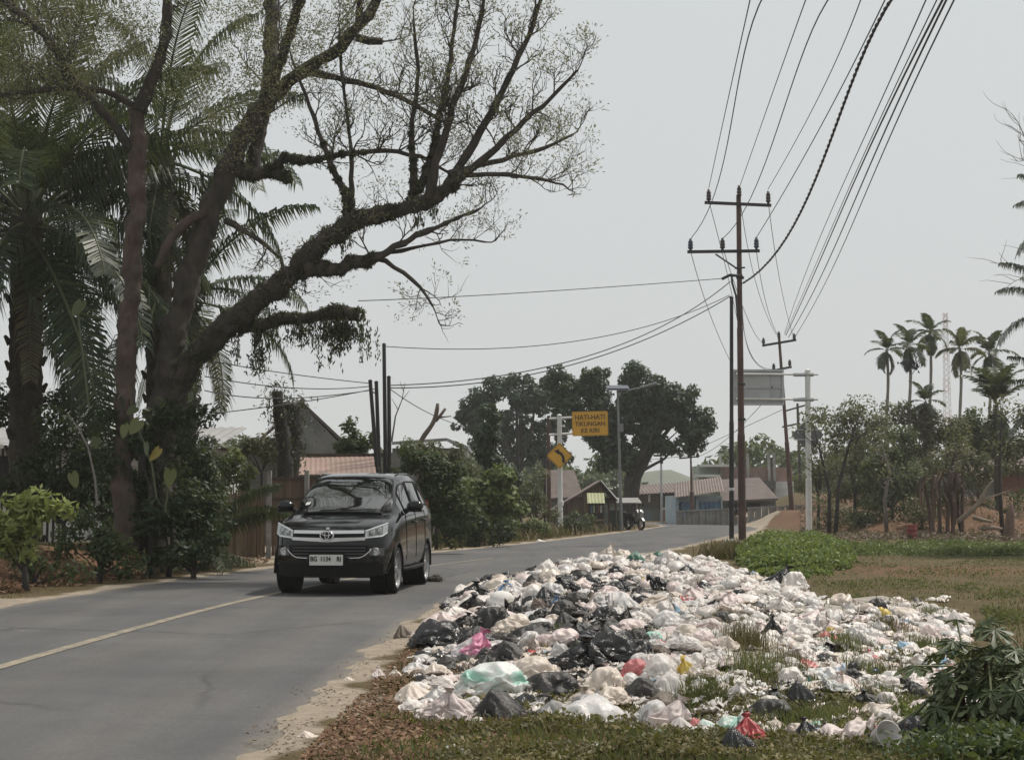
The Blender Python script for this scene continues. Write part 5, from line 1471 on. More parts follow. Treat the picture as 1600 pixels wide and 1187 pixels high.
# ------------------------------------------------------------------ thicket and trees on the right
M_OLIVELIGHT = leafmat('pale_olive_leaf', (.075, .08, .042), (.15, .15, .08), (.24, .225, .13), .25)
M_SHRUBMID = leafmat('mid_green_leaf', (.045, .065, .028), (.09, .12, .048), (.16, .18, .075), .25)
for k, (lb, blobs, dd, mm, leaf, dens, npr) in enumerate([
    ('wispy thin leaved tree right behind the white signpost', [(1262, 690, 22), (1285, 660, 22), (1290, 700, 26), (1270, 740, 24), (1300, 740, 22), (1255, 765, 18)], 72, M_OLIVELIGHT, .15, 100, 1.0),
    ('olive tree left of centre in the right thicket', [(1330, 660, 28), (1310, 690, 28), (1345, 700, 32), (1330, 740, 30), (1370, 670, 24), (1305, 770, 20), (1350, 770, 22)], 70, M_OLIVELIGHT, .16, 120, 1.2),
    ('dark leafy tree with pale stems in the middle of the thicket', [(1390, 720, 34), (1380, 755, 32), (1410, 760, 30), (1400, 690, 24), (1375, 785, 24), (1425, 785, 20), (1360, 735, 22)], 67, M_SHRUBMID, .16, 170, 1.4),
    ('olive crowned tree under the areca palms', [(1420, 655, 28), (1450, 665, 30), (1480, 670, 28), (1440, 695, 30), (1475, 700, 26), (1395, 650, 18)], 74, M_OLIVELIGHT, .17, 130, 1.2),
    ('bright green tree left of the stout palm', [(1520, 660, 26), (1545, 680, 26), (1505, 690, 26), (1530, 705, 24), (1495, 665, 18), (1560, 705, 20)], 77, M_SHRUBMID, .18, 170, 1.4),
    ('tree shading the brick house', [(1500, 720, 26), (1530, 735, 24), (1475, 725, 22), (1560, 725, 18), (1450, 740, 24)], 72, M_OLIVELIGHT, .16, 130, 1.2),
    ('thin grey green tree at the right edge', [(1590, 690, 24), (1610, 660, 30), (1585, 720, 20), (1620, 710, 30)], 70, M_OLIVELIGHT, .17, 110, 1.1)]):
    bush('thicket_tree', lb, blobs, dd, mm, leaf, .42, dens, npr, None, .07, 'tree', mt=M_BARKGREY if k in (2,) else M_BARKDARK)
for k, (lb, blobs, dd, mm) in enumerate([('scrubby olive bush at the foot of the white signpost', [(1290, 790, 20), (1310, 805, 18), (1275, 815, 14)], 68, M_OLIVELIGHT), ('tangled scrub left of the pale crooked stem', [(1345, 800, 20), (1365, 815, 16), (1330, 818, 14), (1360, 785, 16)], 66, M_SHRUBMID),
        ('brownish scrub between the red barrel and the banana clump', [(1435, 810, 18), (1450, 795, 18), (1425, 795, 16)], 65, M_OLIVELIGHT), ('scrub behind the banana clump', [(1480, 780, 22), (1500, 765, 20), (1460, 770, 20), (1510, 790, 12)], 69, M_SHRUBMID), ('low green scrub in front of the brick house', [(1540, 785, 14), (1590, 780, 18), (1575, 800, 12)], 68, M_SHRUBMID)]):
    bush('scrub', lb, blobs, dd, mm, .14, .34, 130, 1.2)
# extra bare stems of the thicket, one slender tree each
for k, (pts, lb) in enumerate([([(1293, 822), (1296, 770), (1285, 720), (1270, 660)], 'slender grey stem leaning left in the right thicket'), ([(1303, 820), (1310, 760), (1325, 700), (1345, 640)], 'slender stem leaning right behind the red mound'),
        ([(1383, 825), (1382, 780), (1390, 735), (1376, 690)], 'pale crooked stem in the middle of the thicket'), ([(1500, 800), (1490, 770), (1487, 730), (1495, 690)], 'bare brown stem beside the dead banana clump'),
        ([(1563, 812), (1562, 760), (1563, 700), (1566, 640)], 'straight grey stem in front of the brick house')]):
    d = 64 if k != 4 else 62; x = pX(pts[0][0], d); b = Vector((x, d, HZ(x, d)))
    h = thing('thin_tree', lb, 'tree', tuple(b))
    P = [at(px, py, d) for px, py in pts]; P[0] = b.copy()
    part(MB().tube(P, [.09, .075, .055, .02], 7), 'trunk', M_BARKGREY if k == 2 else M_BARKDARK, h, smooth=True)
    tw = MB()
    for j in range(16):
        t_ = .35 + .62 * rng.random(); i = min(2, int(t_ * 3)); q = P[i].lerp(P[i + 1], t_ * 3 - i); e = q + Vector((rng.normal() * .5, rng.normal() * .3, .25 + .5 * rng.random()))
        tw.tube([q, q.lerp(e, .5) + Vector((0, 0, -.05)), e], [.025, .016, .006], 4)
    o = part(tw, 'twigs', M_BARKGREY if k == 2 else M_BARKDARK, h); o['kind'] = 'stuff'
    C = np.concatenate([np.array(P[3]) + np.clip(rng.normal(size=(200, 3)), -1.6, 1.6) * [.34, .3, .3] + [0, 0, .1], np.array(P[2]) + np.clip(rng.normal(size=(160, 3)), -1.6, 1.6) * [.42, .35, .4]])
    V, F = leaf_cloud(C, .15, .45, droop=.4); local(h, leaves_obj('crown', V, F, M_OLIVELIGHT, h))
# dead banana clump
d = 62; x = pX(1470, d); b = Vector((x, d, HZ(x, d)))
h = thing('dead_banana_clump', 'dead brown banana clump with hanging dry leaves', 'plant', tuple(b))
BAN = leafmat('dry_banana_leaf', (.045, .026, .02), (.10, .06, .045), (.24, .17, .13), .1, .7)
for k in range(7):
    x0 = pX(1448 + 9 * k, d); yy = d + rng.normal() * .4; ht = pZ(735 + 12 * rng.random(), d)
    lean = rng.normal() * .25
    part(MB().tube([(x0, yy, HZ(x0, d) - .05), (x0 + lean * .4, yy, HZ(x0, d) * .5 + ht * .5), (x0 + lean, yy, ht)], [.085, .07, .045], 8), 'stem', mat('dry_banana_stem', (.10, .065, .05), .9, .4, 3, stretch=(2, 2, .4)) if k == 0 else bpy.data.materials['dry_banana_stem'], h)
    for j in range(6):
        a = rng.random() * 6.28; z = ht - .1 - .9 * rng.random() * (j > 2); p0 = Vector((x0 + lean, yy, z)); od = Vector((math.cos(a), math.sin(a) * .6, 0))
        pts = [p0, p0 + od * .35 + Vector((0, 0, .1)), p0 + od * .6 + Vector((0, 0, -.35)), p0 + od * (.62 + .1 * rng.normal()) + Vector((0, 0, -.6 - .6 * rng.random()))]
        w_ = od.cross(Vector((0, 0, 1))).normalized()
        mb = MB(); WL = [q_ * (.3 + .7 * rng.random()) for q_ in (.03, .09, .10, .03)]
        for i in range(3):
            wa, wb = WL[i], WL[i + 1]
            mb.add([pts[i] - w_ * wa + Vector(rng.normal(size=3)) * .03, pts[i], pts[i] + w_ * wa, pts[i + 1] + w_ * wb, pts[i + 1] + od * .03, pts[i + 1] - w_ * wb], [(0, 1, 4, 5), (1, 2, 3, 4)])
        o = local(h, link('dry_leaf', mesh_np('dry_leaf', mb.v, mb.f, BAN, var=[rng.random()] * len(mb.v)), h))
# leaning bare branch, pointed stump, logs on the right slope
def stick(name, label, cat, pts, d, rad, m, kids=()):
    P = [at(px, py, d) for px, py in pts]
    b = P[0]
    h = thing(name, label, cat, tuple(b))
    Q, Rr = resample(P, list(rad), .15); part(MB().tube(Q, Rr, 8), 'stem', m, h, smooth=True)
    for kp, kr in kids: part(MB().tube([at(px, py, d) for px, py in kp], kr, 6), 'branch', m, h)
    return h
M_DEAD = mat('dead_grey_wood', (.20, .16, .12), .9, .3, 4, bmp=.4)
stick('leaning_branch', 'long bare branch leaning up from the soil slope', 'branch', [(1496, 815), (1515, 800), (1532, 784), (1540, 765), (1552, 750)], 61, [.10, .10, .09, .07, .03], M_DEAD, [([(1533, 783), (1560, 772), (1582, 765)], [.05, .03, .012])])
stick('pointed_stump', 'pointed dead brown stump at the far right', 'tree stump', [(1577, 846), (1577, 825), (1579, 800), (1581, 784)], 58, [.24, .20, .15, .03], mat('dead_red_wood', (.13, .085, .065), .9, .35, 5, bmp=.5))
for pts, lb in (([(1520, 808), (1535, 812), (1550, 815)], 'pale fallen log on the soil slope'), ([(1533, 826), (1550, 824), (1566, 826)], 'fallen grey log below the soil slope'), ([(1480, 822), (1500, 830), (1515, 834)], 'thin fallen branch by the dead banana clump'), ([(1535, 835), (1555, 842), (1570, 846)], 'fallen branch left of the pointed stump')):
    d = 60; P = [at(px, py, d) for px, py in pts]
    P = [Vector((q.x, q.y, HZ(q.x, q.y) + .05)) if 'slope' not in lb else q for q in P]
    o = MB().tube(P, [.08, .075, .05], 8).build('fallen_log', M_DEAD, None, smooth=True); tag(o, lb, 'log')
# red barrel
d = 59; x = pX(1422, d); z0 = HZ(x, d)
h = thing('red_barrel', 'small rusty red barrel in front of the thicket', 'barrel', (x, d, z0))
s_ = .19
link('drum', MB().lathe([(s_ * .98, 0), (s_, .02), (s_, .17), (s_ * 1.05, .185), (s_, .20), (s_, .36), (s_ * 1.05, .375), (s_, .39), (s_, .53), (s_ * 1.04, .55), (s_ * .95, .55), (s_ * .93, .50)], 18).mesh('drum', mat('barrel_red', (.20, .035, .03), .6, .3, 4, dirt=(.12, .06, .045)), True), h)
link('lid', MB().lathe([(s_ * .93, .50), (s_ * .93, .515)], 18).mesh('lid', mat('barrel_lid', (.25, .12, .1), .6, .2, 4)), h)

# ------------------------------------------------------------------ distant tree line (one mass) and ground cover
cl = []
for px in np.arange(-700, 2400, 7.5):
    if 985 < px < 1130: top_ = 768
    elif 560 < px < 985: top_ = 735 + 16 * math.sin(px * .05)
    else: top_ = 715 + 18 * math.sin(px * .031) + 8 * math.sin(px * .11)
    dd = 175 + 25 * math.sin(px * .7); zt = pZ(top_, dd)
    for k in range(3 if top_ < 760 else 1):
        z = zt * (.25 + .75 * (k + .4 * rng.random()) / 2.4); cl.append((pX(px, dd) + rng.normal() * .6, dd + rng.normal() * 4, min(z, zt), 1.2 + .7 * rng.random()))
C, O = clump_points(cl, 26, .5); V, F = leaf_cloud(C, .75, .6, out=O)
tag(leaves_obj('treeline', V, F, M_SHRUB), 'hazy far-off line of trees closing the view', None, kind='stuff')

def blades(C, hgt, wid, lean=.35):
    """grass blades: a bent strip of two faces each."""
    n = len(C); a = rng.random(n) * 6.283; d2 = np.stack([np.cos(a), np.sin(a), 0 * a], 1); s2 = np.stack([-np.sin(a), np.cos(a), 0 * a], 1)
    H_ = hgt * (.5 + rng.random(n))[:, None]; W_ = wid; ln = (lean * (.3 + rng.random(n)))[:, None] * H_
    V = np.empty((n, 5, 3)); up = np.array([0, 0, 1.0])
    mid = C + up * H_ * .58 + d2 * ln * .35
    V[:, 0] = C - s2 * W_; V[:, 1] = C + s2 * W_; V[:, 2] = mid - s2 * W_ * .8; V[:, 3] = mid + s2 * W_ * .8; V[:, 4] = C + up * H_ + d2 * ln * 1.2
    i = np.arange(n)[:, None] * 5
    return V.reshape(-1, 3), np.concatenate([i + [0, 1, 3], i + [0, 3, 2], i + [2, 3, 4]], 1).reshape(-1, 3)
M_GRASSDRY = leafmat('dry_grass', (.075, .052, .026), (.13, .098, .048), (.22, .175, .10), .2, .8)
M_GRASSGREEN = leafmat('green_grass', (.05, .062, .018), (.105, .12, .036), (.18, .175, .065), .3, .7)
M_RUST = leafmat('rusty_dead_leaves', (.09, .045, .025), (.18, .095, .052), (.27, .19, .12), .1, .8)
def scatter_px(n, x0, x1, y0, y1, test, zoff=0.0):
    """n points spread evenly over the picture area, dropped on the ground, kept where test() holds."""
    px = x0 + (x1 - x0) * rng.random(n); py = y0 + (y1 - y0) * rng.random(n)
    dx, dy, dz = (px - IW / 2) / FPX, cP - sP * (IH / 2 - py) / FPX, sP + cP * (IH / 2 - py) / FPX
    z = np.zeros(n)
    for _ in range(5):
        t_ = (z - CAMZ) / dz; z = .5 * z + .5 * hz(dx * t_, dy * t_)
    X, Y = dx * t_, dy * t_
    k = test(X, Y, px, py) & (t_ > 0)
    return np.stack([X[k], Y[k], hz(X[k], Y[k]) + zoff], 1)
offroad = lambda X, Y, px, py: road_gap(X, Y) > .55 + .35 * wob(X, Y, 2.2)
def cover(name, label, C, h_, w_, m, lean=.5):
    V, F = blades(C, h_, w_, lean); tag(leaves_obj(name, V, F, m, None, 5), label, None, kind='stuff')
cover('dry_grass', 'short dry grass covering the verge and field', scatter_px(60000, -60, 1700, 842, 1230, lambda X, Y, px, py: offroad(X, Y, px, py) & (wob(X, Y, 1.9, 5) > -.25) & ~((px > 1130) & (py < 872)), -.01), .05, .005, M_GRASSDRY)
cover('green_grass', 'patchy green weeds in the verge grass', scatter_px(42000, 560, 1700, 835, 1230, lambda X, Y, px, py: offroad(X, Y, px, py) & ((wob(X, Y, 1.3, 1) > .1) | ((py > 1120) & (px > 640)))), .042, .006, M_GRASSGREEN)
C = scatter_px(26000, 560, 1460, 1085, 1235, lambda X, Y, px, py: (road_gap(X, Y) > 1.0) & (px > 590 + (py < 1120) * 120) & (wob(X, Y, 3.1, 2) > -.2))
C[:, 2] += .01 + .05 * rng.random(len(C))
V, F = leaf_cloud(C, .034, .6, upb=.9); tag(leaves_obj('creeping_weeds', V, F, leafmat('creeping_weed_leaf', (.05, .048, .016), (.15, .128, .045), (.30, .225, .10), .25), lump=.5 + .5 * wob(C[:, 0], C[:, 1], 4.3)), 'creeping green weeds along the near edge of the verge', None, kind='stuff')
C = scatter_px(16000, 430, 800, 960, 1235, lambda X, Y, px, py: (road_gap(X, Y) > .25) & (X < .2 + .4 * wob(X, Y, 2)) )
C[:, 2] += .005 + .02 * rng.random(len(C))
V, F = leaf_cloud(C, .045, .45, upb=1.6); tag(leaves_obj('dead_leaves', V, F, M_RUST), 'rusty dead leaves and stalks on the shoulder', None, kind='stuff')
C = scatter_px(7000, 380, 800, 940, 1235, lambda X, Y, px, py: (road_gap(X, Y) > -.35 + .3 * wob(X, Y, 2.9, 4)) & (road_gap(X, Y) < .6) & (wob(X, Y, 4.1) > -.2))
C = C[rng.random(len(C)) < .5]; C[:, 2] = np.maximum(C[:, 2], .004) + .004
V, F = leaf_cloud(C, .028, .5, upb=2.2); tag(leaves_obj('shoulder_debris', V, F, M_DRYLEAF), 'twigs, grit and leaf scraps strewn along the right road edge', None, kind='stuff')
C = scatter_px(9000, 0, 420, 870, 935, lambda X, Y, px, py: (xl(Y) - X > 1.0 + .5 * wob(X, Y, 2.5)) & (xl(Y) - X < 3)); C[:, 2] += .02 + .03 * rng.random(len(C))
V, F = leaf_cloud(C, .09, .4, upb=1.2); tag(leaves_obj('leaf_litter', V, F, M_RUST), 'brown leaf litter along the left road edge', None, kind='stuff')
C = scatter_px(5200, 680, 1000, 826, 866, lambda X, Y, px, py: (xl(Y) - X > .5) & (xl(Y) - X < 6))
cover('roadside_straw', 'straw coloured weeds along the left verge of the bend', C, .35, .03, M_GRASSDRY, .6)
# green creeper mound and green band on the right
C = scatter_px(26000, 1150, 1345, 838, 905, lambda X, Y, px, py: (((px - 1240) / 95) ** 2 + ((py - 872) / 30) ** 2 < 1 + .3 * wob(X, Y, 2)) & (road_gap(X, Y) > 1.4))
e_ = project(C); ed = np.clip(1.15 - ((e_[0] - 1240) / 95) ** 2 - ((e_[1] - 872) / 30) ** 2, 0, 1) ** .5
C[:, 2] += (.02 + .52 * rng.random(len(C)) ** .8 * ed) * (.45 + .9 * (wob(C[:, 0], C[:, 1], 1.7) * .5 + .5))
V, F = leaf_cloud(C, .09, .65, upb=.8); tag(leaves_obj('green_creeper', V, F, leafmat('bright_creeper_leaf', (.06, .10, .018), (.14, .195, .04), (.24, .28, .08), .35)), 'bright green creeper covering the ground right of the tall pole', None, kind='stuff')
C = scatter_px(24000, 1290, 1700, 842, 868, lambda X, Y, px, py: (Y < 54.2) & (wob(X, Y, .9, 2) > -.5)); C[:, 2] += .02 + .18 * rng.random(len(C)) ** 1.3
V, F = leaf_cloud(C, .10, .5, upb=.7); tag(leaves_obj('green_weeds', V, F, M_SHRUBLIGHT), 'band of green weeds at the back of the field', None, kind='stuff')
C = scatter_px(26000, 1250, 1650, 780, 852, lambda X, Y, px, py: (X > 12) & (Y > 57) & (wob(X, Y, 1.1, 3) > -.55)); C[:, 2] += .02 + .22 * rng.random(len(C)) ** 1.4
V, F = leaf_cloud(C, .16, .35, upb=.9); tag(leaves_obj('dry_brush', V, F, M_DRYLEAF), 'dry brown brush and dead leaves on the red soil', None, kind='stuff')
C = np.concatenate([np.array(gz(*q_)) + np.clip(rng.normal(size=(260, 3)), -2, 2) * [.35, .3, 0] for q_ in ((1140, 866), (1160, 868), (1180, 862), (1130, 872))]); C[:, 2] = hz(C[:, 0], C[:, 1])
cover('pole_weeds', 'weeds and straw round the feet of the two tall poles', C, .32, .016, M_GRASSDRY, .6)
C = scatter_px(20000, 1230, 1680, 868, 975, lambda X, Y, px, py: (poly_sd(X, Y, PILE) > .25) & (wob(X, Y, .8, 4) + .5 * wob(X, Y, 2.9, 1) > .05)); C[:, 2] += .01 + .07 * rng.random(len(C))
V, F = leaf_cloud(C, .055, .4, upb=.5); tag(leaves_obj('field_weeds', V, F, M_GRASSGREEN), 'low patchy weeds across the field on the right', None, kind='stuff')
# dry grass tussocks standing in the heap
TUS = {}
for k, (px, py, n, hh, mm, lb) in enumerate(((1168, 1010, 420, .34, M_GRASSDRY, 'dry straw tussock in the middle of the dump'), (1185, 1052, 380, .28, M_GRASSGREEN, 'green tussock in front of the dry one in the dump'), (1235, 1045, 300, .26, M_GRASSDRY, 'dry tussock beside the striped white sack'), (1095, 1085, 420, .2, M_GRASSGREEN, 'green weed patch by the near black bag'), (1230, 1128, 420, .2, M_GRASSGREEN, 'green weed patch among the near black bags'), (1300, 1130, 300, .22, M_GRASSGREEN, 'green weed patch near the long pink sack'), (860, 992, 200, .2, M_GRASSGREEN, 'tuft of weeds behind the double black bag'), (1010, 1005, 160, .2, M_GRASSGREEN, 'tuft of weeds right of the double black bag'), (1320, 1010, 260, .26, M_GRASSGREEN, 'a'), (1390, 985, 240, .28, M_GRASSDRY, 'b'), (1440, 1010, 260, .24, M_GRASSGREEN, 'c'), (1355, 1050, 260, .22, M_GRASSGREEN, 'd'), (1410, 1060, 240, .22, M_GRASSDRY, 'e'), (1460, 965, 200, .28, M_GRASSGREEN, 'f'), (1385, 1100, 380, .24, M_GRASSGREEN, 'weedy tuft near the papaya plant'))):
    q = gz(px, py); C = np.array(q) + rng.normal(size=(n, 3)) * [.11, .15, 0]; C[:, 2] = hz(C[:, 0], C[:, 1]) - .01
    TUS.setdefault(mm.name, []).append(blades(C, hh * .5, .0028, .5))
for mn, lst in TUS.items():
    Vt = np.concatenate([v for v, f in lst]); off = np.cumsum([0] + [len(v) for v, f in lst[:-1]]); Ft = np.concatenate([f + o_ for (v, f), o_ in zip(lst, off)])
    tag(leaves_obj('weeds', Vt, Ft, bpy.data.materials[mn], None, 5), 'dry straw grass growing up through the dump' if 'dry' in mn else 'green weeds growing up through the dump', None, kind='stuff')

# ------------------------------------------------------------------ papaya in the right foreground
M_PAP = leafmat('papaya_leaf', (.03, .048, .02), (.075, .10, .042), (.24, .245, .15), .2, .45)
M_PAPSTEM = mat('papaya_stem', (.10, .06, .05), .8, .3, 6)
M_PAPSTALK = mat('papaya_stalk', (.12, .14, .06), .6, .2, 6)
def papaya_leaf_mesh(seed):
    r_ = np.random.default_rng(seed); P = []
    lobes = 7
    for i in range(lobes):
        a = R(-138 + 276 * i / (lobes - 1)); L = 1 - .30 * abs(i - 3) / 3
        u = np.array([math.sin(a), math.cos(a)]); w_ = np.array([u[1], -u[0]])
        if i: am = R(-138 + 276 * (i - .5) / (lobes - 1)); P.append(np.array([math.sin(am), math.cos(am)]) * .26)
        for f, s_ in ((.45, -.085), (.60, -.21), (.68, -.10), (.84, -.15), (1.0, 0), (.84, .15), (.68, .10), (.60, .21), (.45, .085)):
            P.append(u * f * L + w_ * s_ * L * (.9 + .2 * r_.random()))
    P = np.array(P); rr = np.hypot(P[:, 0], P[:, 1])
    V = [(0, 0, 0)] + [(x, y, -.28 * r2 ** 2 - .05 * abs(math.sin(7 * k)) ) for k, ((x, y), r2) in enumerate(zip(P, rr))]
    # inner ring keeps the lobes separate
    F = [(0, i + 1, i + 2) for i in range(len(P) - 1)]
    return mesh_np('leaf', V, F, M_PAP, var=[.15 + .85 * r_.random()] * len(V))
PL = [papaya_leaf_mesh(s_) for s_ in range(8)]
def papaya(label, px, d, stems, n, spread, zr, seed):
    r_ = np.random.default_rng(seed); x = pX(px, d); b = Vector((x, d, HZ(x, d)))
    h = thing('papaya_plant', label, 'plant', tuple(b))
    tops = []
    for (ox, oy, ht) in stems:
        t_ = Vector((ox * 1.25, oy * 1.2, ht)); tops.append(t_)
        link('stem', MB().tube([(ox, oy, -.05), Vector((ox, oy, 0)).lerp(t_, .5), t_], [.032, .028, .018], 8).mesh('stem', M_PAPSTEM, True), h)
    for i in range(n):
        t_ = tops[i % len(tops)]; a = i * 2.4 + r_.random(); rad = spread * (.35 + .65 * r_.random()); zz = zr[0] + (zr[1] - zr[0]) * r_.random()
        s0 = t_ * (.6 + .4 * r_.random()); e = Vector((t_.x * .6 + math.cos(a) * rad, t_.y + math.sin(a) * rad, zz - .25 * (rad / spread) ** 2))
        link('leaf_stalk', MB().tube([s0, s0.lerp(e, .5) + Vector((0, 0, .05)), e], .006, 5).mesh('leaf_stalk', M_PAPSTALK), h)
        o = link('leaf', PL[i % 8], h); o.location = e; s_ = .085 + .065 * r_.random()
        o.scale = (s_, s_, s_); o.rotation_euler = (R(-28) * (.4 + r_.random()) + r_.normal() * .15, r_.normal() * .3, a - R(90) + r_.normal() * .3)
papaya('dark papaya plant with deeply lobed leaves in the right foreground', 1545, 9.4, ((-.16, .05, .42), (-.04, -.03, .5), (.12, .04, .48), (.22, -.05, .4)), 150, .46, (.08, .74), 5)
papaya('smaller papaya plant just outside the right corner', 1630, 9.0, ((0, 0, .4), (.1, .05, .45)), 50, .36, (.1, .55), 8)
q = gz(1560, 1180); 
C = np.array(q) + rng.normal(size=(1500, 3)) * [.26, .2, .0]; C[:, 2] = hz(C[:, 0], C[:, 1]) + .01 + .14 * rng.random(len(C))
V, F = leaf_cloud(C, .05, .55, upb=.6); o = leaves_obj('low_weeds', V, F, M_SHRUB); o['kind'] = 'thing'; tag(o, 'leafy weeds around the foot of the papaya plant', 'weeds')
q = gz(1470, 1140)
C = np.array(q) + rng.normal(size=(900, 3)) * [.14, .16, .0]; C[:, 2] = hz(C[:, 0], C[:, 1]) + .01 + .12 * rng.random(len(C))
V, F = leaf_cloud(C, .045, .55, upb=.6); o = leaves_obj('low_weeds', V, F, M_SHRUBLIGHT); o['kind'] = 'thing'; tag(o, 'bright leafy weeds left of the papaya plant', 'weeds')
# bare twigs of a tree outside the right edge
d = 40; h = thing('bare_tree', 'bare twiggy tree reaching in at the right edge', 'tree', (pX(1700, d), d, 0))
TW2 = MB(); tw_keep, tips_keep = twigs, TIPS
twigs, TIPS = TW2, []
part(MB().tube([(pX(1700, d), d, 0), (pX(1695, d), d, 5), (pX(1680, d), d, 9)], [.16, .12, .05], 8), 'trunk', M_BARKGREY, h)
for py in (230, 270, 410, 440, 330):
    grow(at(1680, py + 25, d), Vector((-.9, 0, .45)).normalized(), 1.5, .028, 1)
o = part(TW2, 'twigs', M_BARKGREY, h); o['kind'] = 'stuff'
# cut branches lying by the driveway
for pts, rd, lb in (([(362, 842), (385, 860), (405, 872)], .05, 'cut pale branch leaning down to the road by the driveway'), ([(352, 868), (375, 874), (395, 878)], .035, 'thin cut branch lying at the road edge by the driveway'), ([(385, 850), (400, 862), (418, 868)], .04, 'dark cut branch lying on the driveway')):
    P = [gz(*q) for q in pts]; P[0].z += .55 if 'leaning' in lb else .05
    for q in P[1:]: q.z += .05
    o = MB().tube(P, [rd, rd * .9, rd * .6], 7).build('cut_branch', M_DEAD, None, smooth=True); tag(o, lb, 'branch')
# ================================================================== THE CAR
M_PAINT = mat('black_car_paint', (.0025, .003, .0036), .14, .05, 2, spec=.3, coat=.35)
M_GLASS, _t, _p = newmat('tinted_glass')
_p.inputs['Base Color'].default_value = (.006, .008, .008, 1); _p.inputs['Roughness'].default_value = .03; _p.inputs['IOR'].default_value = 3.2
M_CHROME = mat('chrome', (.62, .61, .61), .16, .03, 3, metal=1.0)
M_BLACKPL = mat('black_plastic', (.007, .007, .0075), .6, .15, 6, spec=.2)
M_RUBBER = mat('tyre_rubber', (.010, .010, .010), .85, .2, 8, spec=.2)
M_ALLOY = mat('alloy', (.36, .36, .37), .35, .1, 5, metal=.8)
M_LAMP = mat('lamp_reflector', (.42, .44, .43), .22, .15, 9, metal=.55, coat=1.0)
M_LAMPDARK = mat('lamp_inner', (.10, .11, .105), .2, .3, 12, metal=.4, coat=1.0)
M_DRL = mat('lamp_rim', (.72, .74, .72), .25, .05, 6, coat=1.0)
M_PLATE = mat('white_number_plate', (.60, .60, .56), .5, .05, 4)
CARX, CARY, CARRZ = -2.72, 23.68, R(-6.0)
car = thing('parked_car', 'black people carrier with chrome grille driving towards the camera', 'car', (CARX, CARY, .028), CARRZ)
car.name = 'people_carrier'
def lin(tab, y): return float(np.interp(y, [a for a, _ in tab], [b for _, b in tab]))
LCAR = 4.74
HW = [(0, .80), (.15, .855), (.4, .895), (.8, .915), (3.9, .915), (4.4, .885), (4.74, .82)]
ZB = [(0, .27), (.3, .25), (1, .27), (4.2, .29), (4.74, .36)]
ZBELT = [(0, .93), (.12, .97), (.5, 1.06), (1.0, 1.13), (1.6, 1.20), (2.6, 1.24), (4.0, 1.28), (4.74, 1.26)]
ZTOP = [(0, .955), (.10, 1.0), (.35, 1.08), (.7, 1.145), (1.02, 1.19), (1.12, 1.225), (1.55, 1.53), (1.9, 1.735), (2.1, 1.80), (2.6, 1.845), (3.4, 1.845), (4.1, 1.80), (4.45, 1.73), (4.62, 1.5), (4.74, 1.30)]
WR = [(0, .60), (1.0, .76), (1.12, .765), (2.0, .64), (3.0, .665), (4.2, .63), (4.74, .64)]
def bow(x, w): return .27 * abs(x / w) ** 2.5
def lean(z): return .035 * max(0, (.5 - z) / .23) + max(0, z - .86) * .45
def sect(y):
    w, zb, zt0, zt, wr = lin(HW, y), lin(ZB, y), lin(ZBELT, y), lin(ZTOP, y), lin(WR, y)
    zt0 = min(zt0, zt - .02)
    def g(f): return zt0 + .015 + (zt - .06 - zt0 - .015) * f
    gw = w * .925
    pts = [(0, zb), (w * .78, zb), (w * .94, zb + .05), (w * .985, zb + .16), (w * 1.0, zb + .3), (w * .995, zb + .45 * (zt0 - zb) / .75 + .05), (w * .985, zt0 - .13), (w * .965, zt0 - .03)]
    if zt - zt0 > .16:
        pts += [(gw, zt0 + .015), (gw + (wr - gw) * .55, g(.55)), (wr + .015, g(.92)), (wr - .03, zt - .035), (wr * .72, zt - .008), (0, zt)]
    else:
        k = zt - zt0
        pts += [(w * .93, zt0 + .01 * k / .1), (w * .86, zt0 + .35 * k), (w * .76, zt0 + .6 * k), (w * .62, zt0 + .78 * k), (w * .4, zt0 + .92 * k), (0, zt)]
    return pts
def cp(x, y, z):
    """section point -> car point: nose bows back towards the corners, tail likewise."""
    w = max(.5, lin(HW, min(max(y, 0), LCAR)))
    f = max(0, 1 - y / 1.15); yy = y + (bow(x, w) + lean(z)) * f
    ft = max(0, (y - 3.9) / .84); yy -= (.14 * abs(x / w) ** 2.2 + max(0, z - .9) * .12) * ft
    return Vector((x, yy, z))
st = [0, .05, .12, .22, .35, .5, .7, .9, 1.04, 1.12, 1.25, 1.4, 1.55, 1.75, 1.95, 2.1, 2.35, 2.6, 3.0, 3.4, 3.8, 4.1, 4.3, 4.45, 4.55, 4.65, 4.74]
Vb, Fb = [], []
nS = None
for y in st:
    s_ = sect(y); ring = [cp(x, y, z) for x, z in s_] + [cp(-x, y, z) for x, z in reversed(s_[1:-1])]
    nS = len(ring); Vb += ring
for i in range(len(st) - 1):
    for j in range(nS):
        a, b = i * nS + j, i * nS + (j + 1) % nS
        Fb.append((a, b, b + nS, a + nS))
def cap(y, flip):
    s_ = sect(y); NU = 14
    for j in range(len(s_) - 1):
        for k in range(NU):
            u0, u1 = -1 + 2 * k / NU, -1 + 2 * (k + 1) / NU
            q = [cp(s_[j][0] * u0, y, s_[j][1]), cp(s_[j][0] * u1, y, s_[j][1]), cp(s_[j + 1][0] * u1, y, s_[j + 1][1]), cp(s_[j + 1][0] * u0, y, s_[j + 1][1])]
            n = len(Vb); Vb.extend(q); Fb.append((n, n + 1, n + 2, n + 3) if not flip else (n + 3, n + 2, n + 1, n))
cap(0, False); cap(LCAR, True)
me = bpy.data.meshes.new('body'); me.from_pydata([tuple(v) for v in Vb], [], Fb)
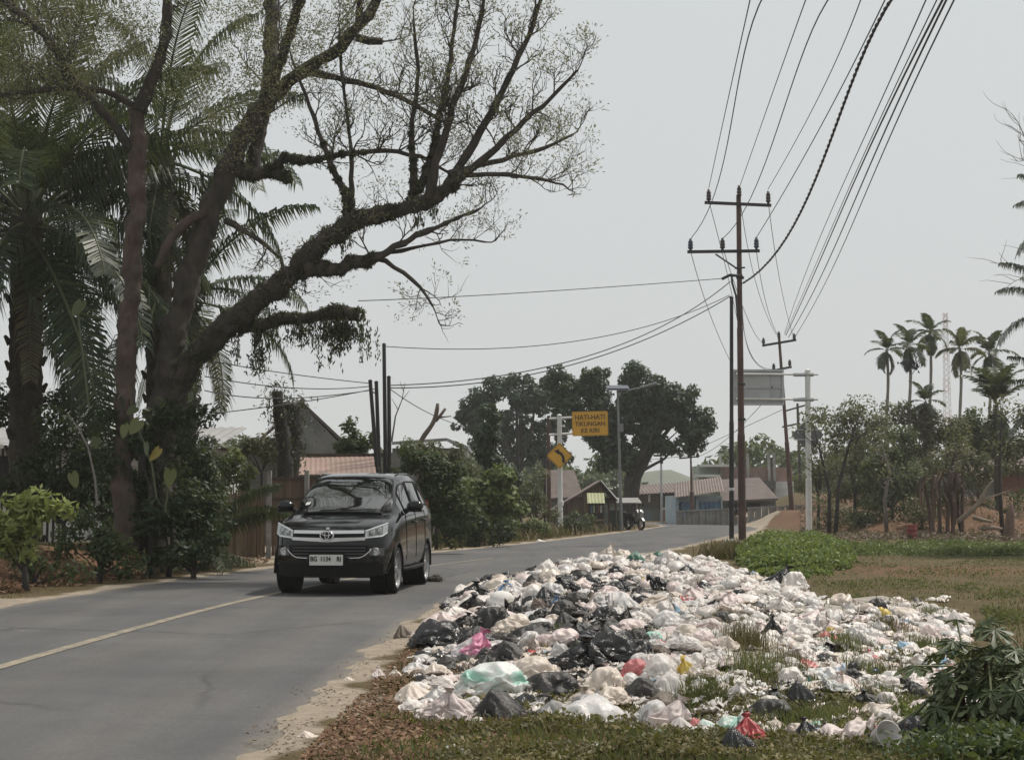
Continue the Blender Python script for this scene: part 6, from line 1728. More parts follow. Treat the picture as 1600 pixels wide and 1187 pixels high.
bm = bmesh.new(); bm.from_mesh(me); bmesh.ops.remove_doubles(bm, verts=bm.verts, dist=.0015); bmesh.ops.dissolve_degenerate(bm, edges=bm.edges, dist=.0005); bmesh.ops.recalc_face_normals(bm, faces=bm.faces); bm.to_mesh(me); bm.free()
me.materials.append(M_PAINT)
# wheel arches cut out of the body
AX = (.88, 3.63); WRAD = .35; TRK = .775
tmp = bpy.data.objects.new('tmp_body', me); COL.objects.link(tmp); cuts = []
for ya in AX:
    for sx in (-1, 1):
        c_ = bpy.data.objects.new('tmp_cut', MB().lathe([(.405, -.2), (.405, .2)], 28, M=Matrix.Rotation(R(90), 3, 'Y'), c=(sx * .86, ya, .36)).mesh('tmp_cut', M_BLACKPL)); COL.objects.link(c_); cuts.append(c_)
        md = tmp.modifiers.new('b', 'BOOLEAN'); md.operation = 'DIFFERENCE'; md.object = c_; md.solver = 'EXACT'
bpy.context.view_layer.update()
me2 = bpy.data.meshes.new_from_object(tmp.evaluated_get(bpy.context.evaluated_depsgraph_get()))
for o in cuts + [tmp]: bpy.data.objects.remove(o)
me2.polygons.foreach_set('use_smooth', np.ones(len(me2.polygons), dtype=bool))
body = link('body', me2, car)
try: me2.set_sharp_from_angle(angle=R(34))
except Exception: pass
for ya in AX:
    for sx in (-1, 1):
        mb = MB(); n = 18
        P = [Vector((sx * lin(HW, ya) * .985, ya + .40 * math.cos(R(-8 + 196 * k / n)), .36 + .40 * math.sin(R(-8 + 196 * k / n)))) for k in range(n + 1)]
        link('arch_trim', mb.tube(P, .022, 6).mesh('arch_trim', M_BLACKPL, True), car)
        link('wheel_well', MB().lathe([(.40, -.16), (.40, .06)], 20, M=Matrix.Rotation(R(90), 3, 'Y'), c=(sx * .70, ya, .37)).mesh('wheel_well', M_BLACKPL), car)
# wheels
RT = Matrix.Rotation(R(90), 3, 'Y')
for ya in AX:
    for sx in (-1, 1):
        w = bpy.data.objects.new('wheel', MB().lathe([(.285, -.105), (.33, -.108), (.348, -.085), (.35, -.04), (.343, -.037), (.343, -.025), (.35, -.022), (.35, .022), (.343, .025), (.343, .037), (.35, .04), (.348, .085), (.33, .108), (.285, .105)], 36, M=RT, cap=False).mesh('tyre', M_RUBBER, True))
        COL.objects.link(w); w.parent = car; w.location = (sx * (TRK + .02), ya, .35)
        rm = MB().lathe([(.10, -sx * .02), (.27, -sx * .03), (.285, sx * .06), (.288, sx * .10), (.27, sx * .105), (.262, sx * .06), (.25, -sx * .02), (.1, -sx * .015)], 28, M=RT, cap=False)
        for k in range(6):
            a = k * math.pi / 3 + .3
            q = Matrix.Rotation(a, 3, 'X')
            rm.prism([q @ Vector((sx * .085, -.032, .05)), q @ Vector((sx * .085, .032, .05)), q @ Vector((sx * .07, .05, .265)), q @ Vector((sx * .07, -.05, .265))], (-sx * .03, 0, 0))
        rm.lathe([(.001, -.1), (.055, -.1), (.06, .092), (.02, .1)], 14, M=RT if sx > 0 else Matrix.Rotation(R(-90), 3, 'Y'))
        link('rim', rm.mesh('rim', M_ALLOY), w)
        link('brake_disc', MB().lathe([(.24, -.01), (.24, .01)], 20, M=RT).mesh('brake_disc', M_BLACKPL), w).location = (sx * .01, 0, 0)
for ya in AX: link('axle', MB().tube([(-.75, ya, .33), (.75, ya, .33)], .05, 8).mesh('axle', M_BLACKPL), car)
link('underbody', MB().boxmm((-.70, .5, .24), (.70, 4.4, .33)).mesh('underbody', M_BLACKPL), car)
link('tow_hook', MB().boxmm((-.03, .12, .20), (.03, .2, .27)).mesh('tow_hook', M_BLACKPL), car)

# ---- front fascia strips follow the nose
def fy(x, z):
    return cp(x, 0, z).y
def strip(name, x0, x1, zt, zb, off, m, n=14, th=.02, parent=None):
    """band on the nose between two curves z(x)."""
    V, F_ = [], []
    for k in range(n + 1):
        x = x0 + (x1 - x0) * k / n
        a, b = zt(x) if callable(zt) else zt, zb(x) if callable(zb) else zb
        V += [(x, fy(x, a) - off, a), (x, fy(x, b) - off, b), (x, fy(x, a) + th, a), (x, fy(x, b) + th, b)]
    for k in range(n):
        i = 4 * k; j = i + 4
        F_ += [(i, i + 1, j + 1, j), (i + 2, j + 2, j + 3, i + 3), (i, j, j + 2, i + 2), (i + 1, i + 3, j + 3, j + 1)]
    F_ += [(0, 2, 3, 1), (4 * n, 4 * n + 1, 4 * n + 3, 4 * n + 2)]
    return link(name, MB().add(V, F_).mesh(name, m), parent or car)
gr_ = strip('grille', -.52, .52, lambda x: .93, lambda x: .80, .006, M_BLACKPL)
strip('chrome_bar', -.53, .53, lambda x: .955 + .006 * abs(x), lambda x: .905 + .012 * abs(x), .024, M_CHROME, parent=gr_)
strip('chrome_bar', -.55, .55, lambda x: .845 + .02 * abs(x), lambda x: .785 + .05 * abs(x), .030, M_CHROME, parent=gr_)
strip('grille_slat', -.50, .50, .885, .872, .014, M_BLACKPL, parent=gr_)
# emblem: three chrome ovals
em = MB()
def oval(cx, cz, rx, rz_, r_, n=22):
    P = [Vector((cx + rx * math.cos(2 * math.pi * k / n), fy(0, .87) - .045, cz + rz_ * math.sin(2 * math.pi * k / n))) for k in range(n + 1)]
    em.tube(P, r_, 6, cap=False)
oval(0, .875, .098, .066, .013); oval(0, .882, .032, .055, .009); oval(0, .905, .068, .026, .009)
link('emblem', em.mesh('emblem', M_CHROME, True), gr_)
link('emblem_base', MB().lathe([(.095, -.004), (.09, .004)], 24, M=Matrix.Diagonal((1, 1, .7)) @ Matrix.Rotation(R(90), 3, 'X'), c=(0, fy(0, .87) - .034, .875)).mesh('emblem_base', M_BLACKPL), gr_)
link('hood_badge', MB().box((0, fy(0, .975) - .012, .985), (.05, .02, .03)).mesh('hood_badge', M_CHROME), gr_)
lg = strip('lower_grille', -.60, .60, lambda x: .745 - .02 * abs(x), lambda x: .52 + max(0, abs(x) - .42) * .62, .007, M_BLACKPL, 20)
for z in (.70, .655, .61, .565): strip('grille_slat', -.55 + max(0, .62 - z) * .9, .55 - max(0, .62 - z) * .9, z + .008, z - .008, .022, mat('grille_slat', (.05, .05, .052), .4, .1, 4) if z == .70 else bpy.data.materials['grille_slat'], parent=lg)
for s1 in (-1, 1):
    P = [Vector((s1 * x, fy(x, z) - .02, z)) for x, z in ((.63, .675), (.60, .64), (.54, .585), (.47, .553), (.26, .543))]
    link('chrome_trim', MB().tube(P, .010, 6).mesh('chrome_trim', M_CHROME, True), lg)
strip('lower_bumper', -.79, .79, .46, .285, .012, M_BLACKPL, 20)
strip('bumper_lip', -.80, .80, .492, .468, .02, M_PAINT, 20)
# number plate
npz = .525
pl_ = link('number_plate', plate(.50, .155, .012, .012).mesh('number_plate', M_PLATE), car); pl_.location = (.0, fy(0, .5) - .075, npz)
link('plate_holder', plate(.54, .19, .012, .05).mesh('plate_holder', M_BLACKPL), car).location = (.0, fy(0, .5) - .062, npz)
for txt, x in (('BG', -.185), ('1134', -.01), ('RI', .19)): lettering(txt, .098, (x, -.004, .012), pl_, M_BLACKPRINT, .82)
# headlights
for s1 in (-1, 1):
    a_, b_ = (.545, .838)
    def zt_(x): u = (abs(x) - a_) / (b_ - a_); return .955 + .115 * u
    def zb_(x): u = (abs(x) - a_) / (b_ - a_); return .835 + .035 * u + .04 * max(0, u - .8) * 5
    hl = strip('headlight', s1 * a_, s1 * b_, zt_, zb_, .014, M_LAMP, 10)
    strip('lamp_bowl', s1 * (a_ + .05), s1 * (b_ - .06), lambda x: zt_(x) - .03, lambda x: zb_(x) + .032, .02, M_LAMPDARK, 8, parent=hl)
    strip('lamp_rim', s1 * a_, s1 * b_, lambda x: zb_(x) + .018, lambda x: zb_(x), .024, M_DRL, 10, parent=hl)
    strip('lamp_rim', s1 * a_, s1 * b_, zt_, lambda x: zt_(x) - .014, .024, M_DRL, 10, parent=hl)
    for xx in (.64, .735):
        zc = (zt_(xx) + zb_(xx)) / 2
        link('projector', MB().lathe([(.044, 0), (.047, .012), (.04, .016), (.036, .006), (.02, .02), (.003, .024)], 16, M=Matrix.Rotation(R(90), 3, 'X'), c=(s1 * xx, fy(xx, zc) - .018, zc)).mesh('projector', M_LAMP, True), hl)
    # side wrap of the lamp along the wing
    V = []; 
    wr_ = [(.10, .99, 1.06), (.20, 1.0, 1.075), (.30, 1.03, 1.08)]
    fb = strip('fog_lamp_bezel', s1 * .60, s1 * .80, lambda x: .695, lambda x: .585 - .02 * (abs(x) - .6), .010, mat('fog_bezel', (.10, .095, .09), .35, .2, 5) if s1 < 0 else bpy.data.materials['fog_bezel'], 6)
    link('fog_lamp', MB().lathe([(.050, 0), (.055, .012), (.044, .02), (.04, .008), (.015, .016)], 16, M=Matrix.Rotation(R(90), 3, 'X'), c=(s1 * .685, fy(.685, .64) - .012, .64)).mesh('fog_lamp', M_LAMP, True), fb)
    link('fog_ring', MB().tube([Vector((s1 * .685 + .06 * math.cos(k * .524), fy(.685, .64) - .018, .64 + .06 * math.sin(k * .524))) for k in range(13)], .006, 5).mesh('fog_ring', M_CHROME, True), fb)
# hood line and wipers
# ---- glass
def top_pt(u, y):                      # u -1..1 across the section top between the pillar edges
    s_ = sect(y); wr = s_[-3][0]; x = u * (wr + .012); a = abs(x)
    xs = [s_[-1][0], s_[-2][0], s_[-3][0], s_[-4][0]]; zs = [s_[-1][1], s_[-2][1], s_[-3][1], s_[-4][1]]
    z = float(np.interp(a, xs, zs)); return cp(x, y, z)
def glass_grid(fn, us, vs_, off):
    V = [fn(u, v) for v in vs_ for u in us]; nu, nv = len(us), len(vs_); F_ = []
    N = [Vector((0, 0, 0)) for _ in V]
    for j in range(nv - 1):
        for i in range(nu - 1):
            a = j * nu + i; f = (a, a + 1, a + 1 + nu, a + nu); F_.append(f)
            n = (V[f[1]] - V[f[0]]).cross(V[f[3]] - V[f[0]]).normalized()
            for k in f: N[k] += n
    sg = 1
    mid = len(V) // 2
    c0 = Vector((0, 2.6, .9))
    if N[mid].dot(V[mid] - c0) < 0: sg = -1
    V2 = [v + sg * n.normalized() * off for v, n in zip(V, N)]
    return MB().add(V2, F_)
ws = link('windscreen', glass_grid(top_pt, list(np.linspace(-1, 1, 13)), [1.09, 1.13, 1.25, 1.4, 1.55, 1.7, 1.85, 1.97], .007).mesh('windscreen', M_GLASS, True), car)
def frame_line(name, pts, r_, m, par): return link(name, MB().tube(pts, r_, 6).mesh(name, m, True), par)
edge_pts = [top_pt(-1, y) + Vector((0, -.004, .006)) for y in (1.09, 1.25, 1.5, 1.75, 1.97)]
for u in (-1, 1): frame_line('windscreen_seal', [top_pt(u * 1.0, y) + Vector((0, -.006, .006)) for y in (1.09, 1.25, 1.5, 1.75, 1.97)], .012, M_BLACKPL, ws)
frame_line('windscreen_seal', [top_pt(u, 1.98) + Vector((0, 0, .004)) for u in np.linspace(-1, 1, 9)], .009, M_BLACKPL, ws)
frame_line('scuttle', [top_pt(u, 1.075) + Vector((0, -.01, .008)) for u in np.linspace(-1.05, 1.05, 11)], .022, M_BLACKPL, car)
for (u0, u1) in ((-.62, .12), (.02, .78)):
    link('wiper', MB().tube([top_pt(u0, 1.1) + Vector((0, -.02, .03)), top_pt((u0 + u1) / 2, 1.12) + Vector((0, -.02, .03)), top_pt(u1, 1.15) + Vector((0, -.02, .03))], .010, 5).mesh('wiper', M_BLACKPL), car)
link('sticker', glass_grid(top_pt, [-.88, -.78], [1.28, 1.34], .010).mesh('sticker', M_PLATE), ws)
link('mirror_inside', MB().box(top_pt(0, 1.78) + Vector((0, .05, -.08)), (.22, .03, .07)).mesh('mirror_inside', M_BLACKPL), ws)
def side_pt(sx):
    def fn(v, y):                     # v 0..1 up the side glass
        s_ = sect(y); a, b, c_, = s_[8], s_[9], s_[10]
        q = [(a[0], a[1]), (b[0], b[1]), (c_[0], c_[1])]
        x = float(np.interp(v, [0, .55, 1], [p_[0] for p_ in q])); z = float(np.interp(v, [0, .55, 1], [p_[1] for p_ in q]))
        return cp(sx * x, y, z)
    return fn
for sx in (-1, 1):
    fn = side_pt(sx)
    for (y0, y1, v0, v1) in ((1.72, 2.46, .08, .88), (2.54, 3.42, .08, .90), (3.50, 4.22, .10, .88)):
        ys_ = list(np.linspace(y0, y1, 5))
        g = link('side_window', glass_grid(fn, list(np.linspace(v0, v1, 5)), ys_, .006).mesh('side_window', M_GLASS, True), car)
        loop = [fn(v0, y) for y in ys_] + [fn(v, y1) for v in np.linspace(v0, v1, 4)[1:]] + [fn(v1, y) for y in reversed(ys_)] + [fn(v, y0) for v in np.linspace(v1, v0, 4)[1:]]
        frame_line('window_frame', [p_ + Vector((sx * .007, 0, .003)) for p_ in loop], .013, M_BLACKPL, g)
    # small quarter glass by the mirror
    link('quarter_glass', glass_grid(fn, [.10, .5, .78], [1.45, 1.58, 1.68], .006).mesh('quarter_glass', M_GLASS, True), car)
    # doors: gaps, handles
    for yd in (1.60, 2.50, 3.40):
        P = []
        for z in np.linspace(.40, lin(ZBELT, yd) - .02, 7):
            s_ = sect(yd); xs = [p_[0] for p_ in s_[2:8]]; zs = [p_[1] for p_ in s_[2:8]]
            P.append(cp(sx * (float(np.interp(z, zs, xs)) + .001), yd, z))
        frame_line('door_gap', P, .006, M_BLACKPL, car)
    for yd in (2.32, 3.22):
        s_ = sect(yd); z = lin(ZBELT, yd) - .17
        x = float(np.interp(z, [p_[1] for p_ in s_[2:8]], [p_[0] for p_ in s_[2:8]]))
        link('door_handle', MB().tube([(sx * x, yd - .11, z), (sx * (x + .035), yd - .08, z), (sx * (x + .035), yd + .08, z), (sx * x, yd + .11, z)], .016, 6).mesh('door_handle', M_PAINT, True), car)
    link('sill_trim', MB().tube([(sx * .90, 1.3, .33), (sx * .905, 2.2, .33), (sx * .90, 3.2, .34)], .035, 8).mesh('sill_trim', M_BLACKPL, True), car)
    # door mirror
    bm = bmesh.new(); bmesh.ops.create_uvsphere(bm, u_segments=18, v_segments=12, radius=.5)
    for v in bm.verts:
        v.co.x *= .27; v.co.y *= .17 if v.co.y < 0 else .09; v.co.z *= .185 * (1.05 if v.co.z < 0 else .9); v.co.z += .05 * abs(v.co.x) * (1 if sx * v.co.x > 0 else -.2)
    me = bpy.data.meshes.new('door_mirror'); bm.to_mesh(me); bm.free(); me.materials.append(M_PAINT); me.polygons.foreach_set('use_smooth', np.ones(len(me.polygons), dtype=bool))
    mi = link('door_mirror', me, car); mi.location = (sx * 1.035, 1.62, 1.31)
    link('mirror_arm', MB().tube([(-sx * .11, .03, -.06), (-sx * .17, .05, -.09)], [.035, .045], 8).mesh('mirror_arm', M_BLACKPL), mi)
    link('mirror_base', MB().box((0, .0, -.075), (.22, .12, .035)).mesh('mirror_base', M_BLACKPL), mi)
    link('tail_lamp', MB().boxmm((.64 if sx > 0 else -.78, 4.46, 1.05), (.78 if sx > 0 else -.64, 4.54, 1.40)).mesh('tail_lamp', mat('tail_lamp_red', (.25, .01, .01), .2, .1, 4) if sx < 0 else bpy.data.materials['tail_lamp_red']), car)
    link('roof_rail', MB().tube([cp(sx * .62, y, lin(ZTOP, y) - .01) for y in (2.15, 2.5, 3.2, 3.9)], .014, 6).mesh('roof_rail', M_PAINT, True), car)
# crushed rag on the road behind the car
p = gnd(679, 910)
o = lump('road_rag', (p.x, p.y, .05), (.26, .2, .16), mat('dirty_dark_cloth', (.05, .04, .032), .95, .4, 6), 9, 'crumpled dark rag lying on the asphalt behind the car', 'rag', amp=.5)

# ---- motorcycle by the stall
d = 80.0
moto = thing('parked_motorcycle', 'small motorcycle with white fairing parked at the roadside stall', 'motorcycle', (pX(991, d), d, HZ(pX(991, d), d)), R(28))
MW = mat('white_fairing', (.30, .30, .30), .35, .08, 3, coat=.6)
for yy in (-.6, .62):
    w = link('wheel', MB().lathe([(.22, -.05), (.27, -.055), (.295, -.03), (.295, .03), (.27, .055), (.22, .05)], 24, M=RT, cap=False).mesh('tyre', M_RUBBER, True), moto); w.location = (0, yy, .295)
    rm = MB().lathe([(.20, -.02), (.235, -.03), (.235, .03), (.2, .02)], 20, M=RT, cap=False)
    for k in range(5):
        q = Matrix.Rotation(k * 1.257, 3, 'X'); rm.prism([q @ Vector((-.012, -.02, .02)), q @ Vector((-.012, .02, .02)), q @ Vector((-.012, .014, .22)), q @ Vector((-.012, -.014, .22))], (.024, 0, 0))
    link('rim', rm.mesh('rim', M_ALLOY), w)
link('fork', MB().tube([(-.07, -.6, .30), (-.07, -.42, .78)], .025, 6).tube([(.07, -.6, .30), (.07, -.42, .78)], .025, 6).mesh('fork', M_ALLOY), moto)
link('front_fender', MB().prism([(-.06, -.86, .46), (-.06, -.72, .60), (-.06, -.50, .62), (-.06, -.36, .50), (-.06, -.50, .56), (-.06, -.72, .54)], (.12, 0, 0)).mesh('front_fender', MW), moto)
link('fairing', MB().prism([(-.17, -.52, .55), (-.17, -.56, .86), (-.17, -.42, 1.02), (-.17, -.30, .98), (-.17, -.22, .62), (-.17, -.30, .42)], (.34, 0, 0)).mesh('fairing', MW), moto)
link('headlight', MB().lathe([(.09, 0), (.08, .04), (.02, .06)], 14, M=Matrix.Rotation(R(90), 3, 'X'), c=(0, -.54, .88)).mesh('headlight', M_LAMP, True), moto)
link('handlebar', MB().tube([(-.34, -.26, 1.02), (-.18, -.34, 1.06), (0, -.36, 1.03), (.18, -.34, 1.06), (.34, -.26, 1.02)], .018, 6).mesh('handlebar', M_BLACKPL), moto)
for sx in (-1, 1): link('mirror', MB().tube([(sx * .22, -.33, 1.05), (sx * .27, -.33, 1.22)], .008, 5).box((sx * .29, -.33, 1.25), (.13, .03, .08)).mesh('mirror', M_BLACKPL), moto)
link('body_shell', MB().prism([(-.13, -.28, .45), (-.13, -.20, .62), (-.13, .05, .58), (-.13, .45, .74), (-.13, .92, .82), (-.13, .80, .62), (-.13, .40, .48), (-.13, .20, .32), (-.13, -.15, .32)], (.26, 0, 0)).mesh('body_shell', M_BLACKPL), moto)
link('seat', MB().prism([(-.14, -.05, .70), (-.14, .02, .80), (-.14, .45, .80), (-.14, .88, .90), (-.14, .92, .82), (-.14, .45, .73)], (.28, 0, 0)).mesh('seat', mat('black_seat', (.02, .02, .02), .7, .1, 4), ), moto)
link('engine', MB().box((0, .1, .34), (.26, .42, .24)).mesh('engine', M_GALV), moto)
link('exhaust', MB().tube([(.15, .05, .26), (.17, .5, .30), (.18, .95, .42)], [.03, .05, .055], 8).mesh('exhaust', M_ALLOY), moto)
link('rear_rack', MB().tube([(-.1, .85, .88), (-.1, 1.02, .90), (.1, 1.02, .90), (.1, .85, .88)], .014, 5).mesh('rear_rack', M_ALLOY), moto)
link('stand', MB().tube([(-.1, .15, .28), (-.25, .2, .0)], .014, 5).mesh('stand', M_BLACKPL), moto)
# ================================================================== THE RUBBISH HEAP
def plastic(name, a, b, rough=.38, trans=.0, print_=None, bmp=.35, rand=.14, spec=.5):
    m, t, p = newmat(name)
    tc = t.nodes.new('ShaderNodeTexCoord'); oi = t.nodes.new('ShaderNodeObjectInfo')
    off = t.nodes.new('ShaderNodeVectorMath'); off.operation = 'ADD'; sc_ = t.nodes.new('ShaderNodeVectorMath'); sc_.operation = 'SCALE'; sc_.inputs[3].default_value = 17
    cmb = t.nodes.new('ShaderNodeCombineXYZ')
    for i in range(3): t.links.new(oi.outputs['Random'], cmb.inputs[i])
    t.links.new(cmb.outputs[0], sc_.inputs[0]); t.links.new(tc.outputs['Object'], off.inputs[0]); t.links.new(sc_.outputs[0], off.inputs[1])
    v = off.outputs[0]
    f = noise_fac(t, 3.2, 5, .65, vec=v)
    c = ramp(t, f, [(.35, a), (.62, b)])
    if print_:
        f2 = noise_fac(t, 1.7, 3, .5, vec=v, dist=.6)
        c = mixc(t, ramp(t, f2, [(.54, (0, 0, 0)), (.60, (.8, .8, .8))]), c, print_)
    # grime in blotches
    g = noise_fac(t, 5.5, 6, .75, vec=v)
    c = mixc(t, ramp(t, g, [(.55, (0, 0, 0)), (.74, (.6, .6, .6))]), c, (.16, .12, .085))
    hs = t.nodes.new('ShaderNodeHueSaturation'); mr = nd(t, 'ShaderNodeMapRange'); mr.inputs[3].default_value = 1 - rand; mr.inputs[4].default_value = 1 + rand * .6
    t.links.new(oi.outputs['Random'], mr.inputs[0]); t.links.new(mr.outputs[0], hs.inputs['Value']); t.links.new(c, hs.inputs['Color'])
    t.links.new(hs.outputs[0], p.inputs['Base Color'])
    p.inputs['Roughness'].default_value = rough; p.inputs['Specular IOR Level'].default_value = spec
    # crinkles in the film
    n1 = nd(t, 'ShaderNodeTexNoise', Scale=7.0, Detail=5.0, Roughness=.6, Distortion=1.4); t.links.new(v, n1.inputs['Vector'])
    sb = t.nodes.new('ShaderNodeMath'); sb.operation = 'SUBTRACT'; t.links.new(n1.outputs['Fac'], sb.inputs[0]); sb.inputs[1].default_value = .5
    ab = t.nodes.new('ShaderNodeMath'); ab.operation = 'ABSOLUTE'; t.links.new(sb.outputs[0], ab.inputs[0])
    bump(t, p, ab.outputs[0], bmp * .6, .10)
    if trans:
        tr = t.nodes.new('ShaderNodeBsdfTranslucent'); t.links.new(hs.outputs[0], tr.inputs['Color'])
        ms = t.nodes.new('ShaderNodeMixShader'); ms.inputs[0].default_value = trans
        t.links.new(p.outputs[0], ms.inputs[1]); t.links.new(tr.outputs[0], ms.inputs[2]); t.links.new(ms.outputs[0], t.nodes['Material Output'].inputs['Surface'])
    return m
PM = {
 'white': plastic('white_film', (.68, .62, .575), (.85, .80, .755), trans=.15),
 'cream': plastic('cream_film', (.60, .51, .43), (.80, .71, .62), trans=.15),
 'pink': plastic('pinkish_film', (.72, .59, .555), (.85, .745, .71), trans=.18),
 'clear': plastic('milky_film', (.64, .62, .60), (.82, .79, .765), .3, .2),
 'grey': plastic('grey_film', (.20, .19, .185), (.36, .345, .33)),
 'black': plastic('black_film', (.006, .006, .0065), (.014, .014, .015), .26, bmp=.5, spec=.6),
 'dull': plastic('dusty_black_film', (.016, .0145, .0135), (.036, .032, .029), .45, bmp=.45),
 'brown': plastic('brown_film', (.10, .075, .058), (.20, .155, .12), .5),
 'blue': plastic('blue_film', (.03, .13, .30), (.10, .28, .52), .35),
 'skyblue': plastic('pale_blue_film', (.20, .40, .58), (.42, .58, .70), .35, .15),
 'red': plastic('red_film', (.30, .02, .025), (.48, .06, .06), .3),
 'rose': plastic('rose_film', (.60, .15, .16), (.72, .28, .27), .35, .15),
 'yellow': plastic('yellow_film', (.62, .42, .05), (.74, .58, .18), .35, .15),
 'green': plastic('dark_green_film', (.02, .09, .06), (.06, .18, .12), .4),
 'mint': plastic('mint_and_white_film', (.62, .64, .60), (.78, .78, .75), .36, .15, (.30, .62, .50)),
 'magenta': plastic('pink_and_white_film', (.70, .62, .63), (.80, .75, .75), .32, .15, (.72, .16, .34)),
 'stripe': plastic('blue_printed_film', (.66, .64, .60), (.78, .76, .73), .4, .1, (.30, .42, .56)),
 'foam': mat('foam_white', (.62, .60, .57), .8, .12, 6, dirt=(.36, .32, .26)),
}
_PERM = np.random.default_rng(77).permutation(512).astype(np.int64); _PERM = np.concatenate([_PERM, _PERM, _PERM])
_GRAD = np.random.default_rng(78).normal(size=(512, 3)); _GRAD /= np.linalg.norm(_GRAD, axis=1, keepdims=True)
def perlin(P):
    I = np.floor(P).astype(np.int64); f = P - I; u = f * f * f * (f * (f * 6 - 15) + 10); I &= 255
    acc = 0
    for dx in (0, 1):
        for dy in (0, 1):
            for dz in (0, 1):
                h = _PERM[_PERM[_PERM[I[:, 0] + dx] % 512 + I[:, 1] + dy] % 512 + I[:, 2] + dz] % 512
                g = ((f - [dx, dy, dz]) * _GRAD[h]).sum(1)
                acc = acc + g * (u[:, 0] if dx else 1 - u[:, 0]) * (u[:, 1] if dy else 1 - u[:, 1]) * (u[:, 2] if dz else 1 - u[:, 2])
    return acc * 1.5
def crest(P): return 1 - np.minimum(1, np.abs(perlin(P)) * 2.4)
def warp3(P, a, f):
    return P + a * np.stack([perlin(P * f), perlin(P * f + 31.7), perlin(P * f + 67.3)], 1)
def ico(sub):
    bm = bmesh.new(); bmesh.ops.create_icosphere(bm, subdivisions=sub, radius=1.0)
    V = np.array([v.co for v in bm.verts]); F = np.array([[v.index for v in f.verts] for f in bm.faces]); bm.free()
    return V / np.linalg.norm(V, axis=1, keepdims=True), F
SIM = []
PROTO = {'tied': [], 'lump': [], 'flat': [], 'sack': [], 'small': []}
def film(kind, seed, sub=5):
    """one bag for the cloth run: balls of rubbish inside, a slack film round them (gathered at a tied neck)."""
    r_ = random.Random(seed); k = len(SIM); x, y = 60 + (k % 6) * 1.6, -20 - (k // 6) * 1.6
    sx, sy, sz = {'tied': (1, .95, 1), 'lump': (1, .9, .85), 'flat': (1.1, .9, .5), 'sack': (1.25, .68, .66), 'small': (1, .9, .8)}[kind]
    bm = bmesh.new()
    for q in range(r_.randint(6, 10)):
        a = r_.uniform(0, 6.28); rr = r_.uniform(.05, .26)
        rad = r_.uniform(.07, .15) if r_.random() < .7 else r_.uniform(.14, .19)
        M_ = Matrix.Translation((math.cos(a) * rr * sx, math.sin(a) * rr * sy, r_.uniform(.06, .34) * sz)) @ Matrix.Rotation(r_.uniform(0, 3), 4, Vector((r_.random(), r_.random(), r_.random()))) @ Matrix.Diagonal((1, r_.uniform(.6, 1), r_.uniform(.5, .9), 1))
        if r_.random() < .35: bmesh.ops.create_cube(bm, size=rad * 1.5, matrix=M_)
        else: bmesh.ops.create_icosphere(bm, subdivisions=2, radius=rad, matrix=M_)
    me = bpy.data.meshes.new('contents'); bm.to_mesh(me); bm.free()
    inn = bpy.data.objects.new('contents', me); COL.objects.link(inn); inn.location = (x, y, 0)
    inn.modifiers.new('c', 'COLLISION'); inn.collision.thickness_outer = .006; inn.collision.cloth_friction = 15
    bm = bmesh.new(); bmesh.ops.create_icosphere(bm, subdivisions=sub, radius=.5); so = Vector((seed * 3.1, seed * 1.7, seed))
    kd = Vector((r_.uniform(-.7, .7), r_.uniform(-.7, .7), 1)).normalized()
    if kind == 'sack': kd = Vector((1, r_.uniform(-.3, .3), .12)).normalized()
    pins = []
    tied = kind in ('tied', 'sack') or (kind == 'small' and seed % 2)
    u = kd.orthogonal().normalized(); w = kd.cross(u)
    for v in bm.verts:
        d = v.co.normalized(); ang = math.acos(max(-1, min(1, d.dot(kd)))); phi = math.atan2(d.dot(w), d.dot(u))
        q = Vector((d.x * .5 * sx, d.y * .5 * sy, d.z * .40 * sz + .40 * sz + .015))
        q *= 1 + .05 * mnoise.noise(d * 3 + so) + .03 * mnoise.noise(d * 7 + so)
        if tied and ang < .62:
            ax = Vector((0, 0, .40 * sz)) + Vector((kd.x * .44 * sx, kd.y * .44 * sy, kd.z * .36 * sz))
            t = ang / .62
            if t < .5:                                             # the frill above the knot, two ears
                h_ = (.5 - t) / .5; ear = .5 + .5 * abs(math.cos(phi + seed)); rr = .028 + .10 * h_ ** .8 * ear
                q = ax + kd * (.03 + .16 * h_ * ear) + (u * math.cos(phi) * (.55 + .8 * abs(math.cos(seed))) + w * math.sin(phi)) * rr * (1 + .5 * math.cos(phi * 5 + seed)); pins.append(v.index)
            else:
                f = (t - .5) / .5; qq = ax + (u * math.cos(phi) + w * math.sin(phi)) * (.03 + .02 * math.cos(phi * 7 + seed)); q = qq.lerp(q, f ** 1.3)
                if f < .16: pins.append(v.index)
        v.co = q
    for f in bm.faces: f.smooth = True
    me = bpy.data.meshes.new('garbage_bag'); bm.to_mesh(me); bm.free(); me.materials.append(PM['white'])
    o = bpy.data.objects.new('garbage_bag', me); COL.objects.link(o); o.location = (x, y, 0)
    md = o.modifiers.new('cloth', 'CLOTH'); c = md.settings
    if pins: g = o.vertex_groups.new(name='pin'); g.add(pins, 1.0, 'REPLACE'); c.vertex_group_mass = 'pin'
    c.quality = 4; c.mass = .15; c.tension_stiffness = 7; c.compression_stiffness = 6; c.shear_stiffness = 2; c.bending_stiffness = .008
    c.tension_damping = 3; c.compression_damping = 3; c.shear_damping = 2; c.air_damping = 2; c.shrink_min = -.10 if kind != 'flat' else -.16
    c.use_pressure = True; c.uniform_pressure_force = -.8
    md.collision_settings.collision_quality = 2; md.collision_settings.distance_min = .005; md.collision_settings.use_self_collision = False
    SIM.append((kind, o, inn))
